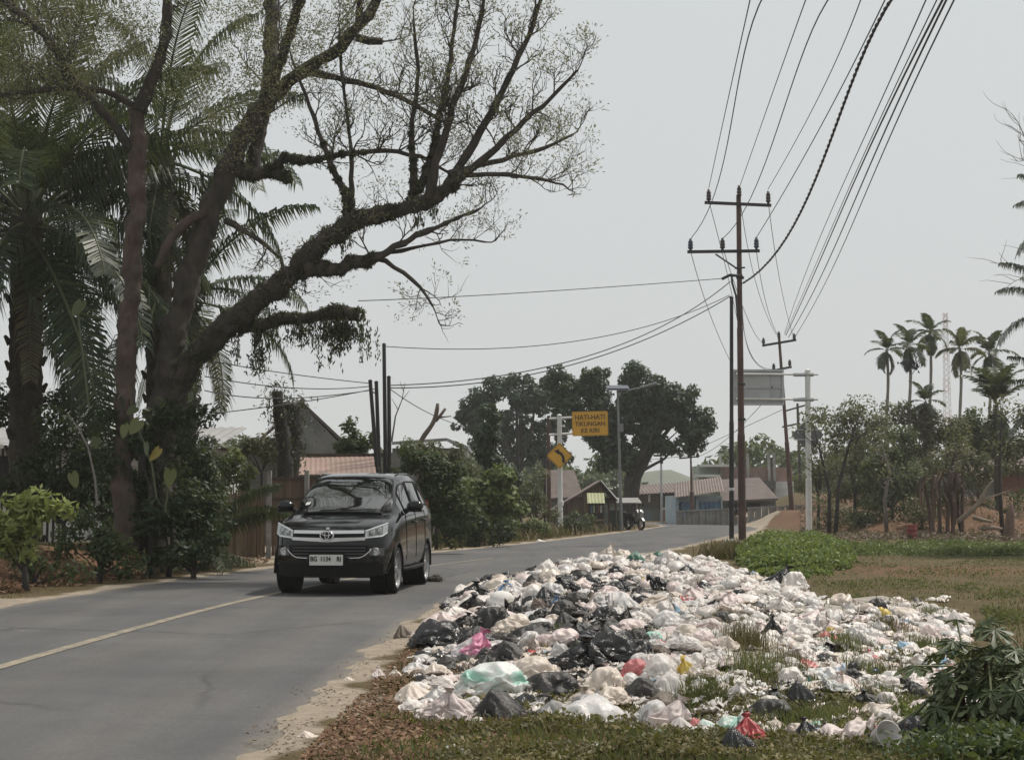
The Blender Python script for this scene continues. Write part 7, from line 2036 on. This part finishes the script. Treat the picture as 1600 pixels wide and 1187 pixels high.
for kd_, seeds in (('tied', (1, 2, 3, 4, 5)), ('lump', (11, 12, 13, 14, 15)), ('flat', (21, 22, 23)), ('sack', (31, 32, 33))):
    for s_ in seeds: film(kd_, s_)
for s_ in range(40, 46): film('small', s_, 4)
for kind, o, inn in SIM[-6:]:
    dm = o.modifiers.new('d', 'DECIMATE'); dm.ratio = .2
flo = bpy.data.objects.new('contents', MB().box((64, -22, -.2), (16, 12, .4)).mesh('contents', None)); COL.objects.link(flo)
flo.modifiers.new('c', 'COLLISION'); flo.collision.cloth_friction = 30
for f in range(1, 31): SC.frame_set(f)
dg = bpy.context.evaluated_depsgraph_get(); SMALL = []
for kind, o, inn in SIM:
    me = bpy.data.meshes.new_from_object(o.evaluated_get(dg)); me.name = 'garbage_bag'
    z0 = max(-.02, min(v.co.z for v in me.vertices))
    PROTO[kind].append(me); bpy.data.objects.remove(o); bpy.data.objects.remove(inn)
bpy.data.objects.remove(flo); SC.frame_set(1)
def sheet_mesh(seed, n=9):
    """torn piece of film, crumpled."""
    r_ = np.random.default_rng(seed); g = np.linspace(-.5, .5, n); X, Y = np.meshgrid(g, g)
    P = np.stack([X.ravel(), Y.ravel(), 0 * X.ravel()], 1)
    so = seed * 2.3
    a = np.arctan2(P[:, 1], P[:, 0]); edge = 1 + .45 * perlin(np.stack([np.cos(a) * 1.5 + so, np.sin(a) * 1.5, 0 * a], 1))
    Q = P * edge[:, None]
    z = crest(warp3(P * 2.6 + so, .5, 1)) * .20 + crest(P * 5 + so) * .09 + perlin(P * 1.6 + so) * .25
    Q[:, 2] = z - z.min(); Q[:, :2] += .12 * np.stack([perlin(P * 3 + so), perlin(P * 3 + so + 9)], 1)
    idx = np.arange(n * n).reshape(n, n); F = np.stack([idx[:-1, :-1], idx[:-1, 1:], idx[1:, 1:], idx[1:, :-1]], -1).reshape(-1, 4)
    tri = np.concatenate([F[:, [0, 1, 2]], F[:, [0, 2, 3]]])
    return Q.astype(np.float32), tri.astype(np.int32)
PZ = {}
for k_, l_ in PROTO.items():
    for me in l_:
        co = np.array([v.co for v in me.vertices]); PZ[me.name] = tuple(np.percentile(co[:, k], 96) - np.percentile(co[:, k], 4) for k in (0, 1)) + (np.percentile(co[:, 2], 98.5), 0)
def put_bag(kind, mi, loc, w, dpt, hgt, rz, mk, label, group=None, name='garbage_bag', tilt=(0, 0)):
    me = PROTO[kind][mi % len(PROTO[kind])]
    o = bpy.data.objects.new(name, me); COL.objects.link(o)
    o.material_slots[0].link = 'OBJECT'; o.material_slots[0].material = PM[mk]
    ex, ey, ez, _ = PZ[me.name]
    o.scale = (w / ex, dpt / ey, hgt / ez); o.rotation_euler = (tilt[0], tilt[1], rz); o.location = loc
    return tag(o, label, 'garbage bag', group)
GX, GY = np.linspace(-3, 13, 241), np.linspace(7, 55, 481)
GZ = hz(*np.meshgrid(GX, GY))
def HZ(x, y):
    if not (-3 <= x <= 12.9 and 7 <= y <= 54.8): return float(hz(x, y))
    fx, fy_ = (x + 3) / 16 * 240, (y - 7) / 48 * 480; i, j = int(fx), int(fy_); fx -= i; fy_ -= j
    return float(GZ[j, i] * (1 - fx) * (1 - fy_) + GZ[j, i + 1] * fx * (1 - fy_) + GZ[j + 1, i] * (1 - fx) * fy_ + GZ[j + 1, i + 1] * fx * fy_)
def fgz(px, py, up=0.0):
    z = .1
    for _ in range(5):
        p = gnd(px, py, z + up); z = .5 * z + .5 * HZ(p.x, p.y)
    return Vector((p.x, p.y, HZ(p.x, p.y)))
MX, MY = np.meshgrid(np.arange(500, 1700, 4), np.arange(850, 1200, 2))
placed = []                       # (x, y, r) footprint of what is down already
def hero(x0, x1, y0, y1, kind, mk, label, rz=None, mi=None, name='garbage_bag', sink=.03, aspect=.8):
    """bag that fills the picture box x0..x1, y0..y1 (y1 its foot)."""
    cx = (x0 + x1) / 2; q = gz(cx, y1); s_ = S(q.y); w = (x1 - x0) / s_ * (1.14 if mk in ('black', 'dull') and y1 < 1100 else 1.02); dpt = min(w * aspect, .8)
    q2 = Vector((q.x * (1 + dpt * .4 / q.y), q.y + dpt * .42, 0)); q2.z = HZ(q2.x, q2.y) - sink
    zt = CAMZ + (HORIZON - y0) / s_ ; hgt = max(.10, (CAMZ - (y0 - HORIZON) * (q2.y / FPX)) - q2.z)
    n = len(placed)
    rz = (n * 1.7 % 1.0 - .5) * .7 if rz is None else rz
    o = put_bag(kind, n if mi is None else mi, q2, w, dpt, hgt, rz, mk, label, 'garbage bags heaped on the verge', name)
    placed.append((q2.x, q2.y, w * .45)); return o
H = hero
H(650, 748, 968, 1010, 'lump', 'black', 'large glossy black bag nearest the asphalt, beside the pink bag', .25, 3)
H(711, 765, 908, 935, 'tied', 'black', 'black bag at the far road edge of the heap, behind a long white bag')
H(703, 772, 928, 952, 'sack', 'white', 'long white bag in front of the far roadside black bag', .1)
H(705, 766, 985, 1031, 'tied', 'magenta', 'white carrier bag with bright pink print beside the large glossy black bag')
H(744, 801, 948, 992, 'lump', 'dull', 'sagging dusty black bag behind the pink printed carrier bag')
H(778, 813, 908, 931, 'tied', 'blue', 'round blue bag near the far road edge of the heap')
H(857, 879, 931, 953, 'tied', 'blue', 'small bright blue knotted bag above the pale blue one')
H(869, 906, 943, 965, 'lump', 'skyblue', 'pale blue crumpled bag below the small bright blue one')
H(829, 861, 934, 955, 'lump', 'brown', 'round brown bag left of the small bright blue bag')
H(764, 838, 1001, 1037, 'flat', 'dull', 'flat dusty black bag right of the pink printed carrier bag', .1)
H(797, 868, 974, 1002, 'flat', 'dull', 'flat black bag with weeds on its edge, behind the flat dusty one')
H(738, 780, 987, 1016, 'lump', 'black', 'black bag squeezed between the pink carrier bag and the sagging one')
H(866, 952, 994, 1050, 'tied', 'black', 'big black knotted bag, front half of the double black pair', -.2, 1)
H(925, 1018, 983, 1034, 'lump', 'black', 'big black bag, right half of the double black pair', .15)
H(889, 948, 970, 1006, 'tied', 'black', 'upright black knotted bag behind the double black pair')
H(712, 822, 1033, 1092, 'lump', 'mint', 'big white and mint green printed bag in the front row', .2)
H(652, 738, 1072, 1128, 'tied', 'pink', 'pinkish white bulging bag at the front left corner')
H(620, 700, 1066, 1096, 'flat', 'cream', 'flat tan bag at the left tip of the front row')
H(733, 834, 1076, 1124, 'flat', 'dull', 'dusty black sheet bag right of the pinkish white front bag', -.1)
H(819, 909, 1048, 1095, 'lump', 'dull', 'long dark brown black bag behind the grey sack in the front row', .3)
H(798, 870, 1023, 1062, 'lump', 'cream', 'cream bag above the long dark brown black bag')
H(838, 930, 1082, 1122, 'sack', 'grey', 'flat grey sack in the front row')
H(868, 988, 1086, 1130, 'flat', 'clear', 'long milky white bag in the middle of the front row')
H(1010, 1078, 1089, 1141, 'tied', 'pink', 'pale pink knotted bag at the right end of the front row')
H(972, 1056, 1057, 1095, 'flat', 'dull', 'dusty black bag above the pale pink knotted bag')
H(971, 1013, 1027, 1062, 'lump', 'rose', 'rose red bag right of the double black pair')
H(1002, 1068, 1020, 1066, 'lump', 'white', 'white bag between the rose red and the yellow bag')
H(1060, 1090, 1026, 1060, 'tied', 'yellow', 'bright yellow bag beside the white bag')
H(1015, 1082, 1048, 1089, 'flat', 'white', 'white flattened bag in front of the yellow bag')
H(910, 980, 1041, 1086, 'lump', 'cream', 'beige crumpled bag below the double black pair')
H(578, 604, 1043, 1059, 'tied', 'pink', 'small pale bag alone on the shoulder, left of a twin')
H(602, 627, 1043, 1058, 'tied', 'cream', 'small pale bag alone on the shoulder, right of a twin')
H(618, 655, 976, 996, 'flat', 'brown', 'flat brown rag like bag on the shoulder by the asphalt')
H(1196, 1238, 886, 919, 'tied', 'black', 'upright black bag at the far right rim by the green creeper')
H(1222, 1263, 893, 921, 'lump', 'white', 'white bag next to the upright black bag on the far rim')
H(1353, 1384, 934, 962, 'lump', 'dull', 'dark bag on the right tail of the heap')
H(1190, 1219, 961, 996, 'tied', 'black', 'black bag alone among pale ones right of centre')
H(1113, 1141, 955, 981, 'lump', 'dull', 'dark bag among pale ones near the centre of the heap')
H(1400, 1430, 1000, 1018, 'lump', 'skyblue', 'pale blue bag on the right tail near the papaya')
H(1163, 1246, 1089, 1131, 'lump', 'dull', 'big dusty black bag at the near right of the heap')
H(1144, 1198, 1115, 1162, 'tied', 'red', 'dark red glossy bag on the black one at the near edge')
H(1126, 1198, 1136, 1180, 'flat', 'black', 'low black bag at the very front, under the dark red bag')
H(1077, 1152, 1113, 1146, 'sack', 'mint', 'long mint and white bag left of the dark red bag', -.25)
H(1076, 1108, 1118, 1144, 'lump', 'rose', 'small red wrapper bag left of the long mint one')
H(1230, 1287, 1064, 1104, 'flat', 'black', 'black bag half covered by weeds at the near right')
H(1242, 1286, 1120, 1158, 'tied', 'black', 'black crumpled bag right of the big dusty black one')
H(1250, 1313, 1037, 1067, 'sack', 'stripe', 'white sack with faint blue print near the dry tussock', -.35)
H(1325, 1396, 1093, 1127, 'sack', 'cream', 'long tan sack at the near right of the heap', -.3)
H(1268, 1354, 1119, 1162, 'sack', 'pink', 'long pinkish sack lying at the near right edge', -.45)
H(1363, 1407, 1078, 1112, 'lump', 'white', 'white bag above the long tan sack')
H(1403, 1455, 1115, 1161, 'lump', 'black', 'black bag beside the papaya plant')
H(1036, 1066, 939, 960, 'lump', 'skyblue', 'pale blue bag in the far middle of the heap')
H(977, 1010, 863, 879, 'flat', 'green', 'dark green bag on the far crest of the heap')
H(932, 962, 851, 880, 'tied', 'cream', 'beige bag forming the top of the far crest')
H(925, 965, 866, 886, 'lump', 'clear', 'pale green white bag just under the crest bag')
H(834, 878, 876, 900, 'flat', 'white', 'white bag over a dark one at the far road edge')
H(818, 853, 897, 925, 'lump', 'dull', 'dark bag below the far white roadside bag')
H(866, 909, 901, 929, 'tied', 'black', 'black bag in the far dark group, second from the road')
H(912, 951, 901, 923, 'lump', 'black', 'black bag in the far dark group, third from the road')
H(840, 888, 918, 944, 'flat', 'black', 'flattened black bag above the small bright blue bag')
H(878, 923, 925, 955, 'lump', 'dull', 'dusty black bag right of the small bright blue bag')
H(916, 958, 927, 950, 'flat', 'grey', 'grey flat bag in the far middle')
H(870, 920, 958, 984, 'flat', 'dull', 'dark flat bag above the upright black knotted bag')
H(960, 986, 950, 978, 'tied', 'dull', 'dark knotted bag with pale rim right of the upright black bag')
H(1040, 1058, 925, 943, 'tied', 'black', 'small black pointed bag in the far middle')
H(784, 830, 958, 990, 'lump', 'cream', 'cream bag between the sagging black bag and the flat dark ones')
H(815, 856, 912, 938, 'lump', 'white', 'white bag between the round blue bag and the dark group')
H(755, 800, 902, 925, 'lump', 'cream', 'cream bag behind the round blue bag')
H(860, 900, 1003, 1030, 'lump', 'clear', 'milky bag left of the big black knotted bag')
H(776, 803, 1001, 1016, 'lump', 'white', 'small white scrap bag over the flat dusty black bag')
H(1440, 1470, 942, 962, 'lump', 'white', 'white bag on the far right tail of the heap')
H(1480, 1520, 955, 985, 'flat', 'white', 'flattened white bag at the right end of the tail')
H(1276, 1300, 985, 1001, 'lump', 'rose', 'rose bag in the right middle of the heap')
H(1290, 1312, 978, 993, 'lump', 'yellow', 'small yellow bag beside the rose one in the right middle')
H(1000, 1040, 985, 1012, 'lump', 'mint', 'white bag with green print behind the double black pair')
H(1345, 1372, 980, 1000, 'lump', 'clear', 'milky bag on the right tail of the heap')

# foam lid and tub, box
def rnd_obj(name, mb, m, label, cat, loc, rz=0, rx=0):
    o = link(name, mb.mesh(name, m, True)); o.location = loc; o.rotation_euler = (rx, 0, rz); return tag(o, label, cat)
q = gz(784, 951); rnd_obj('foam_lid', MB().lathe([(.19, 0), (.20, .02), (.165, .03), (.15, .08), (.10, .125), (.02, .14)], 24), PM['foam'], 'white dome shaped foam cover behind the sagging black bag', 'lid', (q.x, q.y + .2, q.z + .06), .4, R(14))
q = gz(1373, 1168); rnd_obj('plastic_tub', MB().lathe([(.055, 0), (.075, .12), (.08, .12), (.076, .115), (.055, .01)], 18), PM['clear'], 'milky plastic tub tipped over in the near weeds', 'tub', (q.x, q.y, q.z + .05), .3, R(70))
q = gz(1027, 1142); o = link('paper_box', MB().box((0, 0, .04), (.11, .08, .08)).mesh('paper_box', mat('red_white_card', (.66, .55, .5), .8, .2, 9, dirt=(.5, .2, .16)))); o.location = q; o.rotation_euler = (0, .15, .4); tag(o, 'small pale red box in front of the pale pink knotted bag', 'box')

# ---- the crowd of bags
NMAX_IND = 285
pool = []
Ppx = [(640, 1108), (655, 1000), (700, 930), (770, 900), (840, 884), (920, 868), (1000, 864), (1110, 872), (1190, 896), (1260, 925), (1300, 945), (1400, 938), (1505, 955), (1512, 990), (1470, 1030), (1620, 1110), (1560, 1150), (1430, 1150), (1300, 1150), (1200, 1132), (1060, 1130), (950, 1115), (850, 1112), (740, 1118)]
Ppx = np.array(Ppx, float)
GAPS = [(1320, 1008, 18, 7), (1390, 983, 20, 7), (1440, 1008, 18, 8), (1355, 1048, 18, 8), (1410, 1058, 18, 9), (1168, 1018, 32, 32), (1100, 1092, 62, 22), (1245, 1105, 30, 30), (1200, 1058, 36, 18), (1300, 1105, 30, 20)]
MSK = poly_sd(MX, MY, Ppx)
def psd(px, py): return float(MSK[min(174, max(0, int((py - 850) / 2))), min(299, max(0, int((px - 500) / 4)))])
dark_zone = lambda px, py: px < 1010 and py < 1060 and py > 888
tries = 0
rp = random.Random(5)
hp = np.array(placed)
cells = {}
while len(pool) < 2700 and tries < 60000:
    tries += 1
    px, py = rp.uniform(600, 1620), rp.uniform(864, 1152)
    if psd(px, py) > -2: continue
    if any(((px - a) / c_) ** 2 + ((py - b) / e) ** 2 < 1 for a, b, c_, e in GAPS): continue
    if px > 1270 and rp.random() < .42: continue
    q = fgz(px, py, .05)
    dy = q.y
    big = rp.random()
    w = (.11 + .17 * big ** 1.6) if py > 1000 else (.15 + .23 * big ** 1.5)
    if px > 1150: w *= .82
    r_ = w * .5
    # reject if too near one that is already down (in the plan, with overlap allowed; depth packs tighter)
    key = (int(q.x / .4), int(q.y / .5)); ok = True
    for i in (-1, 0, 1):
        for j in (-1, 0, 1):
            for (x2, y2, r2) in cells.get((key[0] + i, key[1] + j), ()):
                if math.hypot(q.x - x2, (q.y - y2) * (.75 if dy < 16 else .55)) < (r_ + r2) * .62: ok = False; break
            if not ok: break
        if not ok: break
    if not ok: continue
    if len(hp) and np.min(np.hypot(hp[:, 0] - q.x, hp[:, 1] - q.y) - hp[:, 2] * .95) < r_ * .62: continue
    cells.setdefault(key, []).append((q.x, q.y, r_))
    t_ = rp.random()
    dz_ = dark_zone(px, py)
    if t_ < (.40 if dz_ else .065): mk = rp.choice(['black', 'dull', 'dull'])
    elif t_ < (.45 if dz_ else .105): mk = rp.choice(['grey', 'brown'])
    elif t_ < (.465 if dz_ else .127): mk = rp.choice(['blue', 'skyblue', 'rose', 'yellow', 'green', 'mint', 'stripe', 'red', 'skyblue'])
    elif t_ < .58: mk = 'white'
    elif t_ < .70: mk = 'cream'
    elif t_ < .85: mk = 'pink'
    else: mk = 'clear'
    pool.append((w / dy, q.x, q.y, w, mk, px, py))
pool.sort(reverse=True)
CN = {'black': 'small black bag', 'dull': 'small dusty black bag', 'grey': 'small grey bag', 'brown': 'small brown bag', 'white': 'crumpled white bag', 'cream': 'crumpled cream bag', 'pink': 'crumpled pinkish bag', 'clear': 'milky translucent bag', 'blue': 'small blue bag', 'skyblue': 'small pale blue bag', 'rose': 'small rose bag', 'yellow': 'small yellow bag', 'green': 'small dark green bag', 'mint': 'small mint printed bag', 'stripe': 'small blue printed bag', 'red': 'small red bag'}
LAND = []
for lb_, ph in (('large glossy black', 'the large glossy black bag'), ('white carrier bag with bright pink', 'the pink printed carrier bag'), ('round blue bag', 'the round blue bag'), ('small bright blue', 'the small bright blue bag'), ('big black knotted', 'the big black knotted bag'), ('big black bag, right half', 'the double black pair'),
        ('big white and mint', 'the big mint printed bag'), ('pinkish white bulging', 'the pinkish bag at the front left corner'), ('long dark brown', 'the long dark brown black bag'), ('long milky', 'the long milky front bag'), ('pale pink knotted', 'the pale pink knotted bag'), ('rose red bag', 'the rose red bag'), ('bright yellow', 'the bright yellow bag'),
        ('upright black bag at the far', 'the upright black bag on the far rim'), ('dark bag on the right tail', 'the dark bag on the right tail'), ('black bag alone', 'the black bag alone right of centre'), ('dark bag among pale', 'the dark bag near the heap centre'), ('pale blue bag on the right', 'the pale blue bag near the papaya'), ('big dusty black bag at', 'the big dusty black near bag'),
        ('dark red glossy', 'the dark red glossy bag'), ('white sack with faint', 'the blue printed white sack'), ('long tan sack', 'the long tan sack'), ('long pinkish sack', 'the long pinkish sack'), ('pale blue bag in the far', 'the pale blue bag in the far middle'), ('dark green bag on', 'the dark green crest bag'), ('beige bag forming', 'the beige bag on the far crest'),
        ('black bag in the far dark', 'the far dark group'), ('rose bag in the right', 'the rose bag in the right middle'), ('white bag with green print', 'the green printed white bag'), ('flat dusty black bag right', 'the flat dusty black bag'), ('small black pointed', 'the small black pointed bag')):
    for o in bpy.data.objects:
        if o.name.startswith('garbage_bag') and o.get('label', '').startswith(lb_):
            fx, fy_ = project(np.array([tuple(o.location)])); LAND.append((float(fx[0]), float(fy_[0]), ph)); break
ORD = ['', 'second ', 'third ', 'fourth ', 'fifth ', 'sixth ', 'seventh ', 'eighth ', 'ninth ', 'tenth ', 'eleventh ', 'twelfth ']
IND = pool[:NMAX_IND - len(placed)]; NAMES = {}
keyed = {}
for k, (_, x, y, w, mk, px, py) in enumerate(IND):
    fx, fy_ = project(np.array([[x, y, HZ(x, y) + w * .3]])); px, py = float(fx[0]), float(fy_[0])
    L = min(LAND, key=lambda l: math.hypot(l[0] - px, (l[1] - py) * 1.8)); dx, dy = px - L[0], (py - L[1]) * 1.8
    di = ('right of ' if dx > 0 else 'left of ') if abs(dx) > abs(dy) else ('in front of ' if dy > 0 else 'behind ')
    keyed.setdefault((mk, L[2], di), []).append((math.hypot(dx, dy), k))
for (mk, ph, di), lst in keyed.items():
    for r_, (_, k) in enumerate(sorted(lst)): NAMES[k] = (ORD[min(r_, 11)] if r_ else ('nearest ' if len(lst) > 1 else '')) + CN[mk] + ' ' + di + ph
lay = {}
for kk, (_, x, y, w, mk, px, py) in enumerate(IND):
    kind = rp.choice(['tied', 'tied', 'lump', 'lump', 'lump', 'flat', 'sack'])
    hgt = w * rp.uniform(.34, .58) * (.7 if 'flat' in kind else 1)
    z = HZ(x, y) - .03 + rp.uniform(0, .05)
    put_bag(kind, rp.randint(0, 9), (x, y, z), w, w * rp.uniform(.7, 1.1), hgt, rp.uniform(0, 6.28), mk, NAMES[kk], 'garbage bags heaped on the verge', tilt=(rp.uniform(-.25, .25), rp.uniform(-.25, .25)))
# the rest, small in the picture, and the scraps between: one mass per film colour kept in a single mesh
SM, SH = [], []
for me in PROTO['small']:
    co = np.empty(len(me.vertices) * 3, dtype=np.float32); me.vertices.foreach_get('co', co); co = co.reshape(-1, 3); co /= [np.ptp(co[:, 0]), np.ptp(co[:, 1]), co[:, 2].max() / .62]
    me.calc_loop_triangles(); tr = np.empty(len(me.loop_triangles) * 3, dtype=np.int32); me.loop_triangles.foreach_get('vertices', tr)
    SM.append((co, tr.reshape(-1, 3)))
for s_ in range(10): SH.append(sheet_mesh(s_))
MK = ['white', 'cream', 'pink', 'clear', 'grey', 'brown', 'black', 'dull', 'blue', 'skyblue', 'rose', 'yellow', 'green', 'mint', 'stripe', 'red']
Vs, Fs, Ms = [], [], []; nv = 0
def add_small(x, y, z, w, h_, mk, sheet=None):
    global nv
    co, tr = SM[rp.randint(0, 5)] if sheet is None else SH[sheet]; a = rp.uniform(0, 6.28); ca, sa = math.cos(a), math.sin(a)
    q = co * [w, w * rp.uniform(.6, 1.2), h_ / .62]; tx = rp.uniform(-.3, .3); q[:, 2] += q[:, 0] * tx
    Vs.append(np.stack([q[:, 0] * ca - q[:, 1] * sa + x, q[:, 0] * sa + q[:, 1] * ca + y, q[:, 2] + z], 1)); Fs.append(tr + nv); Ms.append(np.full(len(tr), MK.index(mk))); nv += len(co)
for (_, x, y, w, mk, px, py) in pool[NMAX_IND - len(placed):]:
    add_small(x, y, HZ(x, y) - .03, w, w * rp.uniform(.4, .7), mk)
# scraps: wrappers, cups, film between the bags and strewn at the rim
n_s = 0
while n_s < 2200:
    px, py = rp.uniform(560, 1600), rp.uniform(862, 1175)
    sd_ = psd(px, py)
    if sd_ > 26 or (sd_ > 0 and rp.random() > .12 * (1 - sd_ / 26)): continue
    if any(((px - a) / c_) ** 2 + ((py - b) / e) ** 2 < 1 for a, b, c_, e in GAPS) and rp.random() > .12: continue
    q = fgz(px, py)
    if float(road_gap(np.array([q.x]), np.array([q.y]))[0]) < .3: continue
    w = rp.uniform(.05, .15) * (1.3 if py < 960 else 1)
    add_small(q.x, q.y, q.z - .01, w, w * rp.uniform(.3, .8), rp.choice(['white', 'cream', 'pink', 'clear', 'white', 'cream', 'white', 'clear', 'white', 'cream', 'pink', 'clear', 'white', 'cream', 'grey', 'brown', 'dull', 'dull'] if rp.random() > .05 else ['rose', 'yellow', 'skyblue', 'mint', 'stripe', 'red']), rp.randint(0, 9))
    n_s += 1
me = mesh_np('litter', np.concatenate(Vs), np.concatenate(Fs), None, smooth=True)
for k_ in MK: me.materials.append(PM[k_])
me.polygons.foreach_set('material_index', np.concatenate(Ms).astype(np.int32))
tag(link('litter', me), 'mass of small pale bags, wrappers and scraps filling the dump', None, kind='stuff')
# litter thrown along the road edges
for k, (px, py, w, mk, lb) in enumerate(((480, 1150, .12, 'cream', 'torn pale paper on the near shoulder'), (545, 1062, .10, 'cream', 'pale wrapper at the asphalt edge'), (700, 1172, .14, 'clear', 'crumpled film on the near weeds, left'), (930, 1166, .10, 'clear', 'milky cup in the near weeds'), (720, 1178, .12, 'grey', 'grey scrap in the near weeds'),
        (845, 846, .3, 'white', 'white scrap on the left verge of the bend'), (1455, 936, .25, 'white', 'white scrap alone in the field beyond the tail'), (1260, 1165, .1, 'white', 'white scrap at the near right weeds'), (640, 1128, .09, 'yellow', 'tiny yellow wrapper at the front left corner'), (505, 1168, .1, 'brown', 'brown peel on the near shoulder'))):
    q = gz(px, py); o = put_bag('flat', k, (q.x, q.y, q.z - .005), w, w * .8, w * .28, k * 1.3, mk, lb, None, 'litter_scrap'); o['category'] = 'litter'
